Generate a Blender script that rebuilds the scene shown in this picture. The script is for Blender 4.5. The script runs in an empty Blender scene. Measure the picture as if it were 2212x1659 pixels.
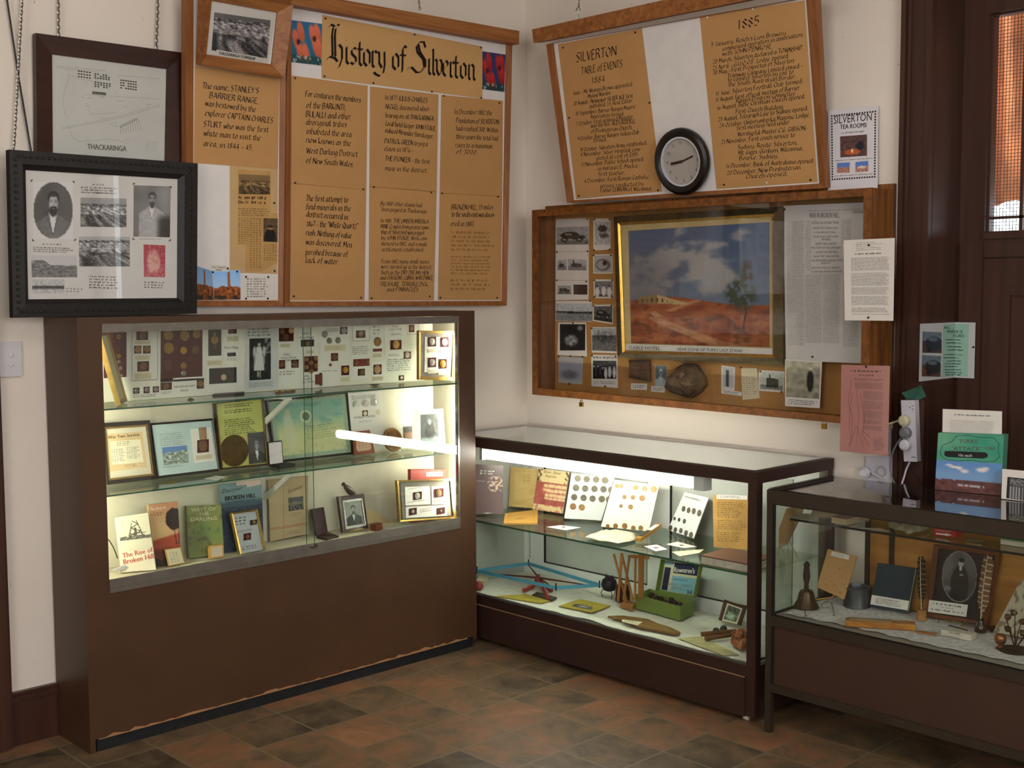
import bpy, math, random
from mathutils import Vector, Matrix, noise
V = Vector
SC = bpy.context.scene
COL = SC.collection
# ------------------------------------------------------------------ camera
W, H = 2212, 1659
CAM = V((-3.9711, -4.0111, 1.5163))
YAW, PIT, ROL, FPX = math.radians(45.9987), math.radians(-4.3473), math.radians(-.28), 2579.3
_f = V((math.cos(PIT)*math.cos(YAW), math.cos(PIT)*math.sin(YAW), math.sin(PIT)))
_r = V((math.sin(YAW), -math.cos(YAW), 0)); _u = _r.cross(_f)
CR = _r*math.cos(ROL) + _u*math.sin(ROL); CU = -_r*math.sin(ROL) + _u*math.cos(ROL); CF = _f
cd = bpy.data.cameras.new('camera'); cam = bpy.data.objects.new('camera', cd); COL.objects.link(cam)
cd.sensor_width = 36; cd.lens = FPX/W*36; cd.clip_start = .05; cd.clip_end = 80
cam.matrix_world = Matrix(((CR.x, CU.x, -CF.x, CAM.x), (CR.y, CU.y, -CF.y, CAM.y), (CR.z, CU.z, -CF.z, CAM.z), (0, 0, 0, 1)))
SC.camera = cam
# ------------------------------------------------------------------ exposure, sky
SC.view_settings.view_transform = 'Standard'; SC.view_settings.look = 'None'
SC.view_settings.gamma = 1; SC.view_settings.use_curve_mapping = False
SC.view_settings.exposure = 0.2
SC.cycles.max_bounces = 10; SC.cycles.transparent_max_bounces = 24; SC.cycles.caustics_reflective = False
SC.cycles.sample_clamp_indirect = 4
wd = bpy.data.worlds.new('daylight'); SC.world = wd; wd.use_nodes = True
wd.node_tree.nodes['Background'].inputs[0].default_value = (.86, .93, 1, 1)
wd.node_tree.nodes['Background'].inputs[1].default_value = 3.6
def area(name, loc, aim, sx, sy, power, rgb=(1, 1, 1), spread=180):
    l = bpy.data.lights.new(name, 'AREA'); l.shape = 'RECTANGLE'; l.size = sx; l.size_y = sy; l.energy = power; l.color = rgb
    l.spread = math.radians(spread)
    o = bpy.data.objects.new(name, l); COL.objects.link(o); o.location = loc
    o.rotation_euler = (V(aim)-V(loc)).to_track_quat('-Z', 'Y').to_euler(); return o
# area lights added in place of unseen windows and an unseen ceiling light
area('window_fill_south', (-3.2, -6.28, 1.95), (-2.6, 0, 1.5), 2.6, 1.7, 100, (1, .985, .97))
area('window_fill_west', (-6.28, -3.4, 1.95), (0, -2.4, 1.5), 2.2, 1.7, 70, (1, .985, .97))
area('ceiling_fill', (-2.7, -2.6, 3.32), (-2.7, -2.6, 0), 1.2, 1.2, 18, (1, .97, .93))
sl = bpy.data.lights.new('outdoor_sun', 'SUN'); sl.energy = 45; sl.angle = .01; so = bpy.data.objects.new('outdoor_sun', sl); COL.objects.link(so)
so.location = (-6, -4, 9); so.rotation_euler = V((0, .6, -.8)).to_track_quat('-Z', 'Y').to_euler()
# ------------------------------------------------------------------ materials
_mc = {}
def lin(h):
    h = h.lstrip('#'); c = [int(h[i:i+2], 16)/255 for i in (0, 2, 4)]
    return tuple((x/12.92 if x <= .04045 else ((x+.055)/1.055)**2.4) for x in c)
def _new(name):
    m = bpy.data.materials.new(name); m.use_nodes = True
    nt = m.node_tree; return m, nt, nt.nodes['Principled BSDF']
def M(hx, rough=.6, metal=0., spec=.5, var=.08, scale=9., bump=0., name=None):
    """painted, paper or metal surface: one colour with a slight cloudy variation"""
    k = (hx, rough, metal, spec, var, scale, bump)
    if k in _mc: return _mc[k]
    m, nt, b = _new(name or 'surface_'+hx.lstrip('#')); n = nt.nodes; L = nt.links.new
    c = lin(hx)
    tc = n.new('ShaderNodeTexCoord'); nz = n.new('ShaderNodeTexNoise'); nz.inputs['Scale'].default_value = scale; nz.inputs['Detail'].default_value = 4
    L(tc.outputs['Object'], nz.inputs['Vector'])
    r = n.new('ShaderNodeValToRGB'); r.color_ramp.elements[0].position = .3; r.color_ramp.elements[1].position = .7
    r.color_ramp.elements[0].color = (*[max(0, x*(1-var)) for x in c], 1); r.color_ramp.elements[1].color = (*[min(1, x*(1+var)) for x in c], 1)
    L(nz.outputs['Fac'], r.inputs[0]); L(r.outputs[0], b.inputs['Base Color'])
    b.inputs['Roughness'].default_value = rough; b.inputs['Metallic'].default_value = metal; b.inputs['Specular IOR Level'].default_value = spec
    if bump:
        bp = n.new('ShaderNodeBump'); bp.inputs['Strength'].default_value = bump; bp.inputs['Distance'].default_value = .002
        n2 = n.new('ShaderNodeTexNoise'); n2.inputs['Scale'].default_value = scale*12; L(tc.outputs['Object'], n2.inputs['Vector'])
        L(n2.outputs['Fac'], bp.inputs['Height']); L(bp.outputs[0], b.inputs['Normal'])
    _mc[k] = m; return m
def wood(h1, h2, rough=.4, axis=2, scale=10., stretch=.06, name='wood', spec=.4):
    k = ('w', h1, h2, rough, axis, scale, stretch)
    if k in _mc: return _mc[k]
    m, nt, b = _new(name); n = nt.nodes; L = nt.links.new
    tc = n.new('ShaderNodeTexCoord'); mp = n.new('ShaderNodeMapping'); s = [scale]*3; s[axis] = scale*stretch; mp.inputs['Scale'].default_value = s
    L(tc.outputs['Object'], mp.inputs[0])
    nz = n.new('ShaderNodeTexNoise'); nz.inputs['Scale'].default_value = 3; nz.inputs['Detail'].default_value = 7; nz.inputs['Distortion'].default_value = .9
    L(mp.outputs[0], nz.inputs['Vector'])
    r = n.new('ShaderNodeValToRGB'); e = r.color_ramp.elements; e[0].position = .32; e[1].position = .68
    e[0].color = (*lin(h1), 1); e[1].color = (*lin(h2), 1)
    L(nz.outputs['Fac'], r.inputs[0]); L(r.outputs[0], b.inputs['Base Color'])
    b.inputs['Roughness'].default_value = rough; b.inputs['Specular IOR Level'].default_value = spec
    bp = n.new('ShaderNodeBump'); bp.inputs['Strength'].default_value = .12; bp.inputs['Distance'].default_value = .002
    L(nz.outputs['Fac'], bp.inputs['Height']); L(bp.outputs[0], b.inputs['Normal'])
    _mc[k] = m; return m
def glass_mat(name, tint=(1, 1, 1), refl=1.0, rough=0.0):
    m, nt, b = _new(name); n = nt.nodes; L = nt.links.new; n.remove(b)
    t = n.new('ShaderNodeBsdfTransparent'); t.inputs[0].default_value = (*tint, 1)
    g = n.new('ShaderNodeBsdfGlossy'); g.inputs['Roughness'].default_value = rough
    fr = n.new('ShaderNodeFresnel'); ge = n.new('ShaderNodeNewGeometry')
    ir = n.new('ShaderNodeMath'); ir.operation = 'MULTIPLY_ADD'; ir.inputs[1].default_value = 1/1.5-1.5; ir.inputs[2].default_value = 1.5
    L(ge.outputs['Backfacing'], ir.inputs[0]); L(ir.outputs[0], fr.inputs[0])
    mu = n.new('ShaderNodeMath'); mu.operation = 'MULTIPLY'; mu.inputs[1].default_value = refl; L(fr.outputs[0], mu.inputs[0])
    mx = n.new('ShaderNodeMixShader'); L(mu.outputs[0], mx.inputs[0]); L(t.outputs[0], mx.inputs[1]); L(g.outputs[0], mx.inputs[2])
    L(mx.outputs[0], n['Material Output'].inputs[0]); return m
def emit(name, rgb, s):
    m, nt, b = _new(name); b.inputs['Base Color'].default_value = (*rgb, 1)
    b.inputs['Emission Color'].default_value = (*rgb, 1); b.inputs['Emission Strength'].default_value = s; return m
GLASS = glass_mat('clear_glass', (.965, .985, .97)); GLASS_SH = glass_mat('shelf_glass', (.88, .95, .90), 1.0)
GLASS_PIC = glass_mat('picture_glass', (.97, .97, .97), .8); GLASS_DK = glass_mat('cabinet_top_glass', (.80, .83, .80), 1.6)
PLASTIC_F = glass_mat('plastic_sleeve', (.97, .97, .96), 1.0, .06)
GEDGE = M('2f5a48', .15, 0, .6, .05, name='green_glass_edge')
CHROME = M('b9b6ad', .22, 1., .5, .05, name='chrome'); ALU = M('807b74', .42, .75, .5, .12, 22, name='dull_aluminium')
BRASS = M('b48a3c', .28, 1., .5, .12, 30, name='brass'); GOLD = M('cfa24a', .3, .9, .5, .15, 40, name='gilt'); BRONZE = M('5a4526', .45, .7, .5, .3, 60, name='bronze')
SILV = M('8f8c84', .35, .9, .5, .25, 70, name='silver_metal')
INK = M('1d1511', .7, 0, .2, .05, name='black_ink'); BLACK = M('121110', .5, 0, .4, .1, name='black_paint')
PINM = M('17130f', .35, 0, .5, .1, name='black_pin'); PINW = M('d9d4cc', .35, 0, .5, .05, name='white_pin')
WHITE = M('d8d3cb', .7, 0, .3, .03, name='white_paper'); CREAM = M('d2c8a8', .7, 0, .3, .05, name='cream_paper')
GREY = M('5d5c58', .8, 0, .1, .1, name='pencil_grey'); LGREY = M('7d7d77', .8, 0, .1, .1, name='pale_pencil')
MAROON = M('45191a', .85, 0, .2, .15, 40, name='maroon_velvet')
def paint_mat():
    m, nt, b = _new('printed_picture'); a = nt.nodes.new('ShaderNodeVertexColor'); a.layer_name = 'Col'
    nt.links.new(a.outputs[0], b.inputs['Base Color']); b.inputs['Roughness'].default_value = .45; b.inputs['Specular IOR Level'].default_value = .35; return m
PRINT = paint_mat()
# ------------------------------------------------------------------ geometry helpers
def ray(px, py): return (CF + CR*((px-W/2)/FPX) - CU*((py-H/2)/FPX)).normalized()
def hit(px, py, p0, n):
    d = ray(px, py); return CAM + d*((V(p0)-CAM).dot(n)/d.dot(n))
def onZ(px, py, z): return hit(px, py, (0, 0, z), V((0, 0, 1)))
def onX(px, py, x): return hit(px, py, (x, 0, 0), V((1, 0, 0)))
def onY(px, py, y): return hit(px, py, (0, y, 0), V((0, 1, 0)))
class Pl:
    """a measured plane: origin o, u to the right, v up, n towards the room"""
    def __init__(s, o, u, v):
        s.o = V(o); s.u = V(u).normalized(); s.v = V(v).normalized(); s.n = s.u.cross(s.v).normalized()
    def uv(s, px, py):
        p = hit(px, py, s.o, s.n)-s.o; return (min(s.umax, max(s.umin, p.dot(s.u))), min(s.vmax, max(s.vmin, p.dot(s.v))))
    def w(s, q, d=0.): return s.o + s.u*q[0] + s.v*q[1] + s.n*d
    def off(s, d):
        p = Pl(s.o+s.n*d, s.u, s.v); p.umin, p.umax, p.vmin, p.vmax = s.umin, s.umax, s.vmin, s.vmax; return p
    def lim(s, **k): s.__dict__.update(k); return s
    umin = vmin = -1e9; umax = vmax = 1e9
def wallL(y, lean=0., z=0.):
    a = math.radians(lean); return Pl((0, y, z), (1, 0, 0), (0, -math.sin(a), math.cos(a)))
def wallR(x, lean=0., z=0.):
    a = math.radians(lean); return Pl((x, 0, z), (0, -1, 0), (-math.sin(a), 0, math.cos(a)))
class MB:
    def __init__(s): s.v = []; s.f = []; s.m = []; s.mats = []; s.c = {}; s.smooth = set()
    def mi(s, m):
        if m not in s.mats: s.mats.append(m)
        return s.mats.index(m)
    def add(s, vs, fs, m, cols=None, smooth=False):
        b = len(s.v); s.v += [V(p) for p in vs]; k = s.mi(m)
        for f in fs:
            if smooth: s.smooth.add(len(s.f))
            s.f.append([b+i for i in f]); s.m.append(k)
        if cols:
            for i, c in enumerate(cols): s.c[b+i] = c
        return s
    def hexa(s, a, b, m):
        """8-corner solid from two matching quads"""
        s.add(list(a)+list(b), [(0, 1, 2, 3), (7, 6, 5, 4), (0, 4, 5, 1), (1, 5, 6, 2), (2, 6, 7, 3), (3, 7, 4, 0)], m); return s
    def box(s, x0, x1, y0, y1, z0, z1, m):
        return s.hexa([(x0, y0, z0), (x1, y0, z0), (x1, y1, z0), (x0, y1, z0)], [(x0, y0, z1), (x1, y0, z1), (x1, y1, z1), (x0, y1, z1)], m)
    def slab(s, pl, q, d0, d1, m):
        """prism on a plane from polygon q (uv list)"""
        n = len(q); a = [pl.w(p, d0) for p in q]; b = [pl.w(p, d1) for p in q]
        s.add(a+b, [tuple(range(n)), tuple(range(2*n-1, n-1, -1))]+[(i, i+n, (i+1) % n+n, (i+1) % n) for i in range(n)], m); return s
    def frame(s, pl, o, i, d0, d1, m, di=None):
        """mitred frame between outer quad o and inner quad i; di = depth of the inner edge front"""
        di = d1 if di is None else di
        for k in range(4):
            j = (k+1) % 4
            a = [pl.w(o[k], d0), pl.w(o[j], d0), pl.w(i[j], d0), pl.w(i[k], d0)]
            b = [pl.w(o[k], d1), pl.w(o[j], d1), pl.w(i[j], di), pl.w(i[k], di)]
            s.hexa(a, b, m)
        return s
    def tube(s, pts, r, m, n=8, closed=False, r1=None):
        pts = [V(p) for p in pts]; vs = []; fs = []; N = len(pts); up = None
        for k, p in enumerate(pts):
            a = pts[(k-1) % N] if (k or closed) else p; b = pts[(k+1) % N] if (k < N-1 or closed) else p
            t = (b-a).normalized()
            if up is None: up = t.orthogonal().normalized()
            up = (up-t*up.dot(t)); up = up.normalized() if up.length > 1e-6 else t.orthogonal().normalized()
            sd = t.cross(up); rr = r if r1 is None else r+(r1-r)*k/max(1, N-1)
            for j in range(n):
                an = 2*math.pi*j/n; vs.append(p+(up*math.cos(an)+sd*math.sin(an))*rr)
        for k in range(N if closed else N-1):
            for j in range(n):
                k2 = (k+1) % N
                fs.append((k*n+j, k*n+(j+1) % n, k2*n+(j+1) % n, k2*n+j))
        if not closed: fs += [tuple(range(n-1, -1, -1)), tuple((N-1)*n+j for j in range(n))]
        s.add(vs, fs, m, smooth=True); return s
    def lathe(s, o, prof, m, n=24, ax=None, flat=False):
        """revolve (radius, height) profile about axis ax through o"""
        o = V(o); ax = V(ax or (0, 0, 1)).normalized(); a = ax.orthogonal().normalized(); b = ax.cross(a); vs = []; fs = []
        for r, h in prof:
            for j in range(n):
                t = 2*math.pi*j/n; vs.append(o+ax*h+(a*math.cos(t)+b*math.sin(t))*r)
        P = len(prof)
        for k in range(P-1):
            for j in range(n): fs.append((k*n+j, k*n+(j+1) % n, (k+1)*n+(j+1) % n, (k+1)*n+j))
        fs += [tuple(range(n-1, -1, -1)), tuple((P-1)*n+j for j in range(n))]
        s.add(vs, fs, m, smooth=not flat); return s
    def disc(s, pl, c, ru, rv, d0, d1, m, n=28, dome=0.):
        q = [(c[0]+ru*math.cos(2*math.pi*k/n), c[1]+rv*math.sin(2*math.pi*k/n)) for k in range(n)]
        if not dome: return s.slab(pl, q, d0, d1, m)
        q2 = [(c[0]+.7*ru*math.cos(2*math.pi*k/n), c[1]+.7*rv*math.sin(2*math.pi*k/n)) for k in range(n)]
        a = [pl.w(p, d0) for p in q]; b = [pl.w(p, d1) for p in q]; e = [pl.w(p, d1+dome) for p in q2]
        s.add(a+b+e, [tuple(range(n))]+[(i, i+n, (i+1) % n+n, (i+1) % n) for i in range(n)]+[(i+n, i+2*n, (i+1) % n+2*n, (i+1) % n+n) for i in range(n)]+[tuple(range(3*n-1, 2*n-1, -1))], m); return s
    def ring(s, pl, c, ro, ri, d0, d1, m, n=36, sv=1.):
        vs = []; fs = []
        for k in range(n):
            t = 2*math.pi*k/n; x, y = math.cos(t), math.sin(t)*sv
            vs += [pl.w((c[0]+ro*x, c[1]+ro*y), d0), pl.w((c[0]+ro*x, c[1]+ro*y), d1), pl.w((c[0]+ri*x, c[1]+ri*y), d1), pl.w((c[0]+ri*x, c[1]+ri*y), d0)]
        for k in range(n):
            for j in range(4): fs.append((k*4+j, k*4+(j+1) % 4, ((k+1) % n)*4+(j+1) % 4, ((k+1) % n)*4+j))
        s.add(vs, fs, m); return s
    def pic(s, pl, q, d, fn, nx=40, ny=30):
        """coloured picture on quad q (TL,TR,BR,BL in uv); fn(s,t)->sRGB 0..1, t from the top"""
        vs = []; cs = []
        for j in range(ny+1):
            for i in range(nx+1):
                a, b = i/nx, j/ny; vs.append(pl.w(bil(q, a, b), d)); c = fn(a, b)
                if isinstance(c, (int, float)): c = (c, c, c)
                cs.append(tuple((lambda x: x/12.92 if x <= .04045 else ((x+.055)/1.055)**2.4)(min(1, max(0, x))) for x in c))
        fs = [(j*(nx+1)+i, j*(nx+1)+i+1, (j+1)*(nx+1)+i+1, (j+1)*(nx+1)+i) for j in range(ny) for i in range(nx)]
        s.add(vs, fs, PRINT, cs); return s
    def build(s, name, parent=None, loc=None):
        if not s.f: return None
        me = bpy.data.meshes.new(name)
        if loc is None:
            if parent is not None: loc = parent.get('_w', None) and V(parent['_w']) or V(parent.location)
            else:
                lo = V([min(p[k] for p in s.v) for k in range(3)]); hi = V([max(p[k] for p in s.v) for k in range(3)]); loc = V(((lo.x+hi.x)/2, (lo.y+hi.y)/2, lo.z))
        loc = V(loc)
        me.from_pydata([p-loc for p in s.v], [], s.f)
        for m in s.mats: me.materials.append(m)
        me.polygons.foreach_set('material_index', s.m)
        if s.smooth: me.polygons.foreach_set('use_smooth', [i in s.smooth for i in range(len(s.f))])
        if s.c:
            at = me.attributes.new('Col', 'FLOAT_COLOR', 'POINT'); buf = [0.]*(4*len(s.v))
            for i, c in s.c.items(): buf[4*i:4*i+4] = [*c, 1]
            at.data.foreach_set('color', buf)
        me.update()
        o = bpy.data.objects.new(name, me); COL.objects.link(o)
        if s.smooth:
            try:
                me.set_sharp_from_angle(angle=math.radians(40))
            except Exception: pass
        if parent is not None:
            o.parent = parent; o.location = loc-WORLD[parent]
        else: o.location = loc
        WORLD[o] = loc.copy()
        return o
WORLD = {}
_mb_build = MB.build
def _build(s, name, parent=None, loc=None):
    if parent is not None and loc is None: loc = WORLD[parent]
    return _mb_build(s, name, parent, loc)
MB.build = _build
def bil(q, a, b):
    """bilinear point in quad (TL,TR,BR,BL)"""
    x = [(1-a)*(1-b), a*(1-b), a*b, (1-a)*b]; return (sum(w*p[0] for w, p in zip(x, q)), sum(w*p[1] for w, p in zip(x, q)))
def tag(o, label, cat, group=None, kind=None):
    o['label'] = label; o['category'] = cat
    if group: o['group'] = group
    if kind: o['kind'] = kind
    return o
def root(name, loc, label, cat, group=None):
    o = bpy.data.objects.new(name, None); COL.objects.link(o); o.location = loc; o.empty_display_size = .05; WORLD[o] = V(loc)
    return tag(o, label, cat, group)
def struct(mb, name, parent=None):
    o = mb.build(name, parent); o['kind'] = 'structure'; return o
def copy_tree(o, d, parent=None):
    c = o.copy(); COL.objects.link(c)
    if parent is None: c.location = o.location+V(d)
    else: c.parent = parent
    WORLD[c] = WORLD[o]+V(d)
    for ch in list(o.children): copy_tree(ch, d, c)
    return c
# ------------------------------------------------------------------ lettering
_tc = {}
def glyphs(txt, font=None):
    if txt in _tc: return _tc[txt]
    cu = bpy.data.curves.new('t', 'FONT'); cu.body = txt; cu.resolution_u = 2; cu.size = 1
    o = bpy.data.objects.new('t', cu); me = bpy.data.meshes.new_from_object(o)
    vs = [(v.co.x, v.co.y) for v in me.vertices]; fs = [tuple(p.vertices) for p in me.polygons]
    bpy.data.objects.remove(o); bpy.data.curves.remove(cu); bpy.data.meshes.remove(me)
    x0 = min((v[0] for v in vs), default=0); x1 = max((v[0] for v in vs), default=1)
    _tc[txt] = (vs, fs, x0, x1); return _tc[txt]
def T(mb, pl, txt, x0, y0, x1, y1, h, m=None, d=.0004, shear=0., bold=0.):
    """text with its baseline from pixel (x0,y0) to (x1,y1), capital height h pixels"""
    a = V(pl.uv(x0, y0)); b = V(pl.uv(x1, y1)); c = V(pl.uv(x0, y0-h)); e = b-a; hh = (c-a).length
    L = e.length; e = e/L; up = V((-e.y, e.x))
    vs, fs, g0, g1 = glyphs(txt)
    if not fs: return
    sx = L/max(.01, g1-g0); sy = hh/.72
    for off in ((0,) if not bold else (-bold*hh, bold*hh)):
        mb.add([pl.w(a+e*((x-g0)*sx+shear*y*sy+off)+up*(y*sy), d+(.0002 if off > 0 else 0)) for x, y in vs], fs, m or INK)
def Q(pl, *px): return [pl.uv(px[i], px[i+1]) for i in range(0, len(px), 2)]
def PQ(pl, x0, y0, x1, y1): return Q(pl, x0, y0, x1, y0, x1, y1, x0, y1)
def words(mb, pl, q, rows, m=None, seed=1, fill=.55, d=.0004, ragged=.25, w0=.03, w1=.12, ind=0.):
    """rows of print too small to read: letter-sized specks gathered into words inside quad q"""
    R = random.Random(seed); P = [pl.w(bil(q, *p)) for p in ((0, 0), (1, 0), (0, 1))]; ln = (P[1]-P[0]).length; rh = (P[2]-P[0]).length/rows
    st = max(.5*rh/ln, 1/110); fill = min(.7, fill*1.25)
    for k in range(rows):
        x = ind*R.random(); e = 1-ragged*R.random()
        while x < e-.01:
            w = min(max(R.uniform(w0, w1), 2*st), e-x); y = x
            while y < x+w:
                g = R.uniform(.55, 1.)*fill; o = R.uniform(-.1, .1)*fill; t0 = (k+.5+o-g/2)/rows; t1 = (k+.5+o+g/2)/rows; wl = st*R.uniform(.35, .8)
                mb.add([pl.w(bil(q, *p), d) for p in ((y, t0), (y+wl, t0), (y+wl, t1), (y, t1))], [(3, 2, 1, 0)], m or INK); y += st
            x += w+st*1.1
_G = {}
for _l in """a7:6,8 3,10 0,6 1,1 3,0 6,4|6,10 6,1 8,1
b7:0,16 0,1 3,0 6,3 6,8 4,10 0,6
c6:6,8 3,10 0,6 1,1 4,0 6,2
d7:6,8 3,10 0,6 1,1 3,0 6,4|6,16 6,1 8,1
e6:0,5 5,7 5,9 3,10 0,6 1,1 3,0 6,2
f5:6,15 4,16 2,13 2,-2|0,10 5,10
g7:6,8 3,10 0,6 1,2 3,1 6,4|6,10 6,-2 3,-5 0,-4
h7:0,16 0,0|0,6 4,10 6,8 6,1 8,0
i3:0,9 1,10 1,1 3,0|1,13 2,14
j3:1,10 1,-3 -2,-5|1,13 2,14
k6:0,16 0,0|5,10 0,5 6,0
l3:0,16 0,2 2,0
m11:0,10 0,0|0,6 3,10 5,8 5,0|5,6 8,10 10,8 10,1 12,0
n7:0,10 0,0|0,6 4,10 6,8 6,1 8,0
o7:3,10 0,6 1,1 3,0 6,4 6,8 3,10
p7:0,10 0,-5|0,6 4,10 6,7 5,1 2,0 0,1
q7:6,8 3,10 0,6 1,1 3,0 6,4|6,10 6,-5
r5:0,10 0,0|0,6 3,10 5,9
s5:5,9 2,10 0,8 5,3 3,0 0,1
t5:2,13 2,1 5,0|0,10 5,10
u7:0,10 0,2 2,0 6,4|6,10 6,1 8,0
v6:0,10 2,0 6,10
w9:0,10 2,0 5,9 7,0 9,10
x6:0,10 6,0|6,10 0,0
y7:0,10 0,3 2,1 6,4|6,10 6,-2 2,-5 0,-4
z6:0,10 6,10 0,0 6,0
A9:0,0 4,15 9,0|1,5 7,5
B8:0,15 0,0 5,0 8,4 5,8 0,8|0,15 5,15 7,11 5,8
C8:8,13 4,15 0,9 1,3 4,0 8,2
D9:0,15 0,0 5,0 9,6 8,12 4,15 0,15
E7:7,15 0,15 0,0 7,0|0,8 5,8
F7:7,15 0,15 0,-1|0,8 5,8
G9:8,13 4,15 0,9 1,3 4,0 8,2 8,7 5,7
H9:0,15 0,0|9,15 9,0|0,8 9,8
I3:1,15 1,0
J5:4,15 4,1 0,-1
K8:0,15 0,0|8,15 0,7 8,0
L6:0,15 0,0 6,0
M11:0,0 1,15 5,4 9,15 11,0
N9:0,0 0,15 9,0 9,15
O10:5,15 0,9 1,3 5,0 9,5 9,11 5,15
P8:0,15 0,-1|0,15 5,15 8,11 5,7 0,7
Q10:5,15 0,9 1,3 5,0 9,5 9,11 5,15|6,3 10,-2
R8:0,15 0,0|0,15 5,15 7,11 5,8 0,8|4,8 8,0
S7:7,14 3,15 0,12 7,4 4,0 0,1
T8:0,15 9,15|4,15 4,0
U9:0,15 0,3 4,0 9,4|9,15 9,0
V8:0,15 4,0 8,15
W12:0,15 3,0 6,13 9,0 12,15
X8:0,15 8,0|8,15 0,0
Y8:0,15 4,8 8,15|4,8 4,0
Z8:0,15 8,15 0,0 8,0
07:3,14 0,9 1,2 3,0 6,5 6,11 3,14
14:0,12 2,14 2,0
27:0,12 3,14 6,11 0,0 7,0
36:0,13 4,14 6,11 3,8 6,4 3,0 0,1
47:5,0 5,14 0,4 7,4
56:6,14 1,14 1,8 5,8 6,4 3,0 0,1
66:5,14 1,8 0,3 3,0 6,3 4,7 1,5
76:0,14 6,14 2,0
86:3,8 0,11 3,14 6,11 3,8 0,4 3,0 6,4 3,8
96:6,9 3,7 0,10 3,14 6,11 4,0
.1:0,1 1,0
,1:1,1 0,-3
-4:0,5 4,5
'1:1,15 1,12
"2:0,15 0,12|2,15 2,12
(3:3,16 0,8 3,-2
)3:0,16 3,8 0,-2
£7:7,13 4,15 2,12 2,1 0,0 7,0|0,7 5,7
:1:0,8 1,8|0,1 1,1""".split('\n'):
    _k = _l[0]; _w, _s = _l[1:].split(':', 1); _G[_k] = (int(_w), [[tuple(map(int, p.split(','))) for p in st.split()] for st in _s.split('|')])
def CT(mb, pl, txt, x0, y0, x1, y1, h, m=None, d=.0004, slant=.12, nw=.19, ang=38):
    """hand lettering with a broad pen; baseline from pixel (x0,y0) to (x1,y1), capitals h pixels high"""
    a = V(pl.uv(x0, y0)); e = V(pl.uv(x1, y1))-a; hh = (V(pl.uv(x0, y0-h))-a).length; Ln = e.length; e = e/Ln; up = V((-e.y, e.x)); R = random.Random(len(txt)*7+ord(txt[0]))
    tot = sum((_G[c][0]+2.6 if c in _G else 5) for c in txt)-2.6; sx = Ln/tot; sy = hh/15; x = 0; c_, s_ = math.cos(math.radians(ang)), math.sin(math.radians(ang)); n = (e*c_+up*s_)*(hh*nw/2)
    for c in txt:
        if c not in _G: x += 5; continue
        w, sts = _G[c]; jy = R.uniform(-.4, .4)
        for st in sts:
            P = [a+e*((x+px+slant*py*sy/sx)*sx)+up*((py+jy)*sy) for px, py in st]
            for p, q in zip(P, P[1:]): mb.add([pl.w(v, d) for v in (p+n, p-n, q-n, q+n)], [(0, 1, 2, 3)], m or INK)
        x += w+2.6
def nib(mb, pl, org, e, up, sc, strokes, w, m=INK, d=.0005, ang=38):
    """broad-nib pen strokes (list of polylines in letter units)"""
    nx, ny = math.cos(math.radians(ang))*w/2, math.sin(math.radians(ang))*w/2; k = 0
    for st in strokes:
        for (ax, ay), (bx, by) in zip(st, st[1:]):
            q = [(ax+nx, ay+ny), (ax-nx, ay-ny), (bx-nx, by-ny), (bx+nx, by+ny)]; k += 1
            mb.add([pl.w(org+e*(x*sc)+up*(y*sc), d+k*1e-5) for x, y in q], [(0, 1, 2, 3)], m)
# ------------------------------------------------------------------ little pictures (sRGB values)
def nz(x, y, s=0.): return noise.noise(V((x, y, s)))
def fbm(x, y, s=0., o=4): return noise.fractal(V((x, y, s)), 1., 2., o)
def sm(a, b, x):
    t = min(1, max(0, (x-a)/(b-a))); return t*t*(3-2*t)
def mixc(a, b, t):
    if isinstance(a, (int, float)): a = (a,)*3
    if isinstance(b, (int, float)): b = (b,)*3
    return tuple(x+(y-x)*t for x, y in zip(a, b))
def ell(s, t, cx, cy, rx, ry, soft=.15): return 1-sm(1-soft, 1+soft, math.hypot((s-cx)/rx, (t-cy)/ry))
def town(seed, sky=.62, hor=.18, lo=.2, hi=.85, tone=(1, 1, 1)):
    def fn(s, t):
        h = hor+.04*nz(s*3, seed)
        if t < h: g = sky-.1*t
        else:
            p = (t-h)/(1-h); sc = 16-9*p; g = .45+.5*nz(s*sc, t*sc*1.6, seed)+.35*nz(s*31, t*40, seed+3)
            g += .12 if .1 < p < .45 else -.08; g = max(lo, min(hi, g))
        return (g*tone[0], g*tone[1], g*tone[2])
    return fn
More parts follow.
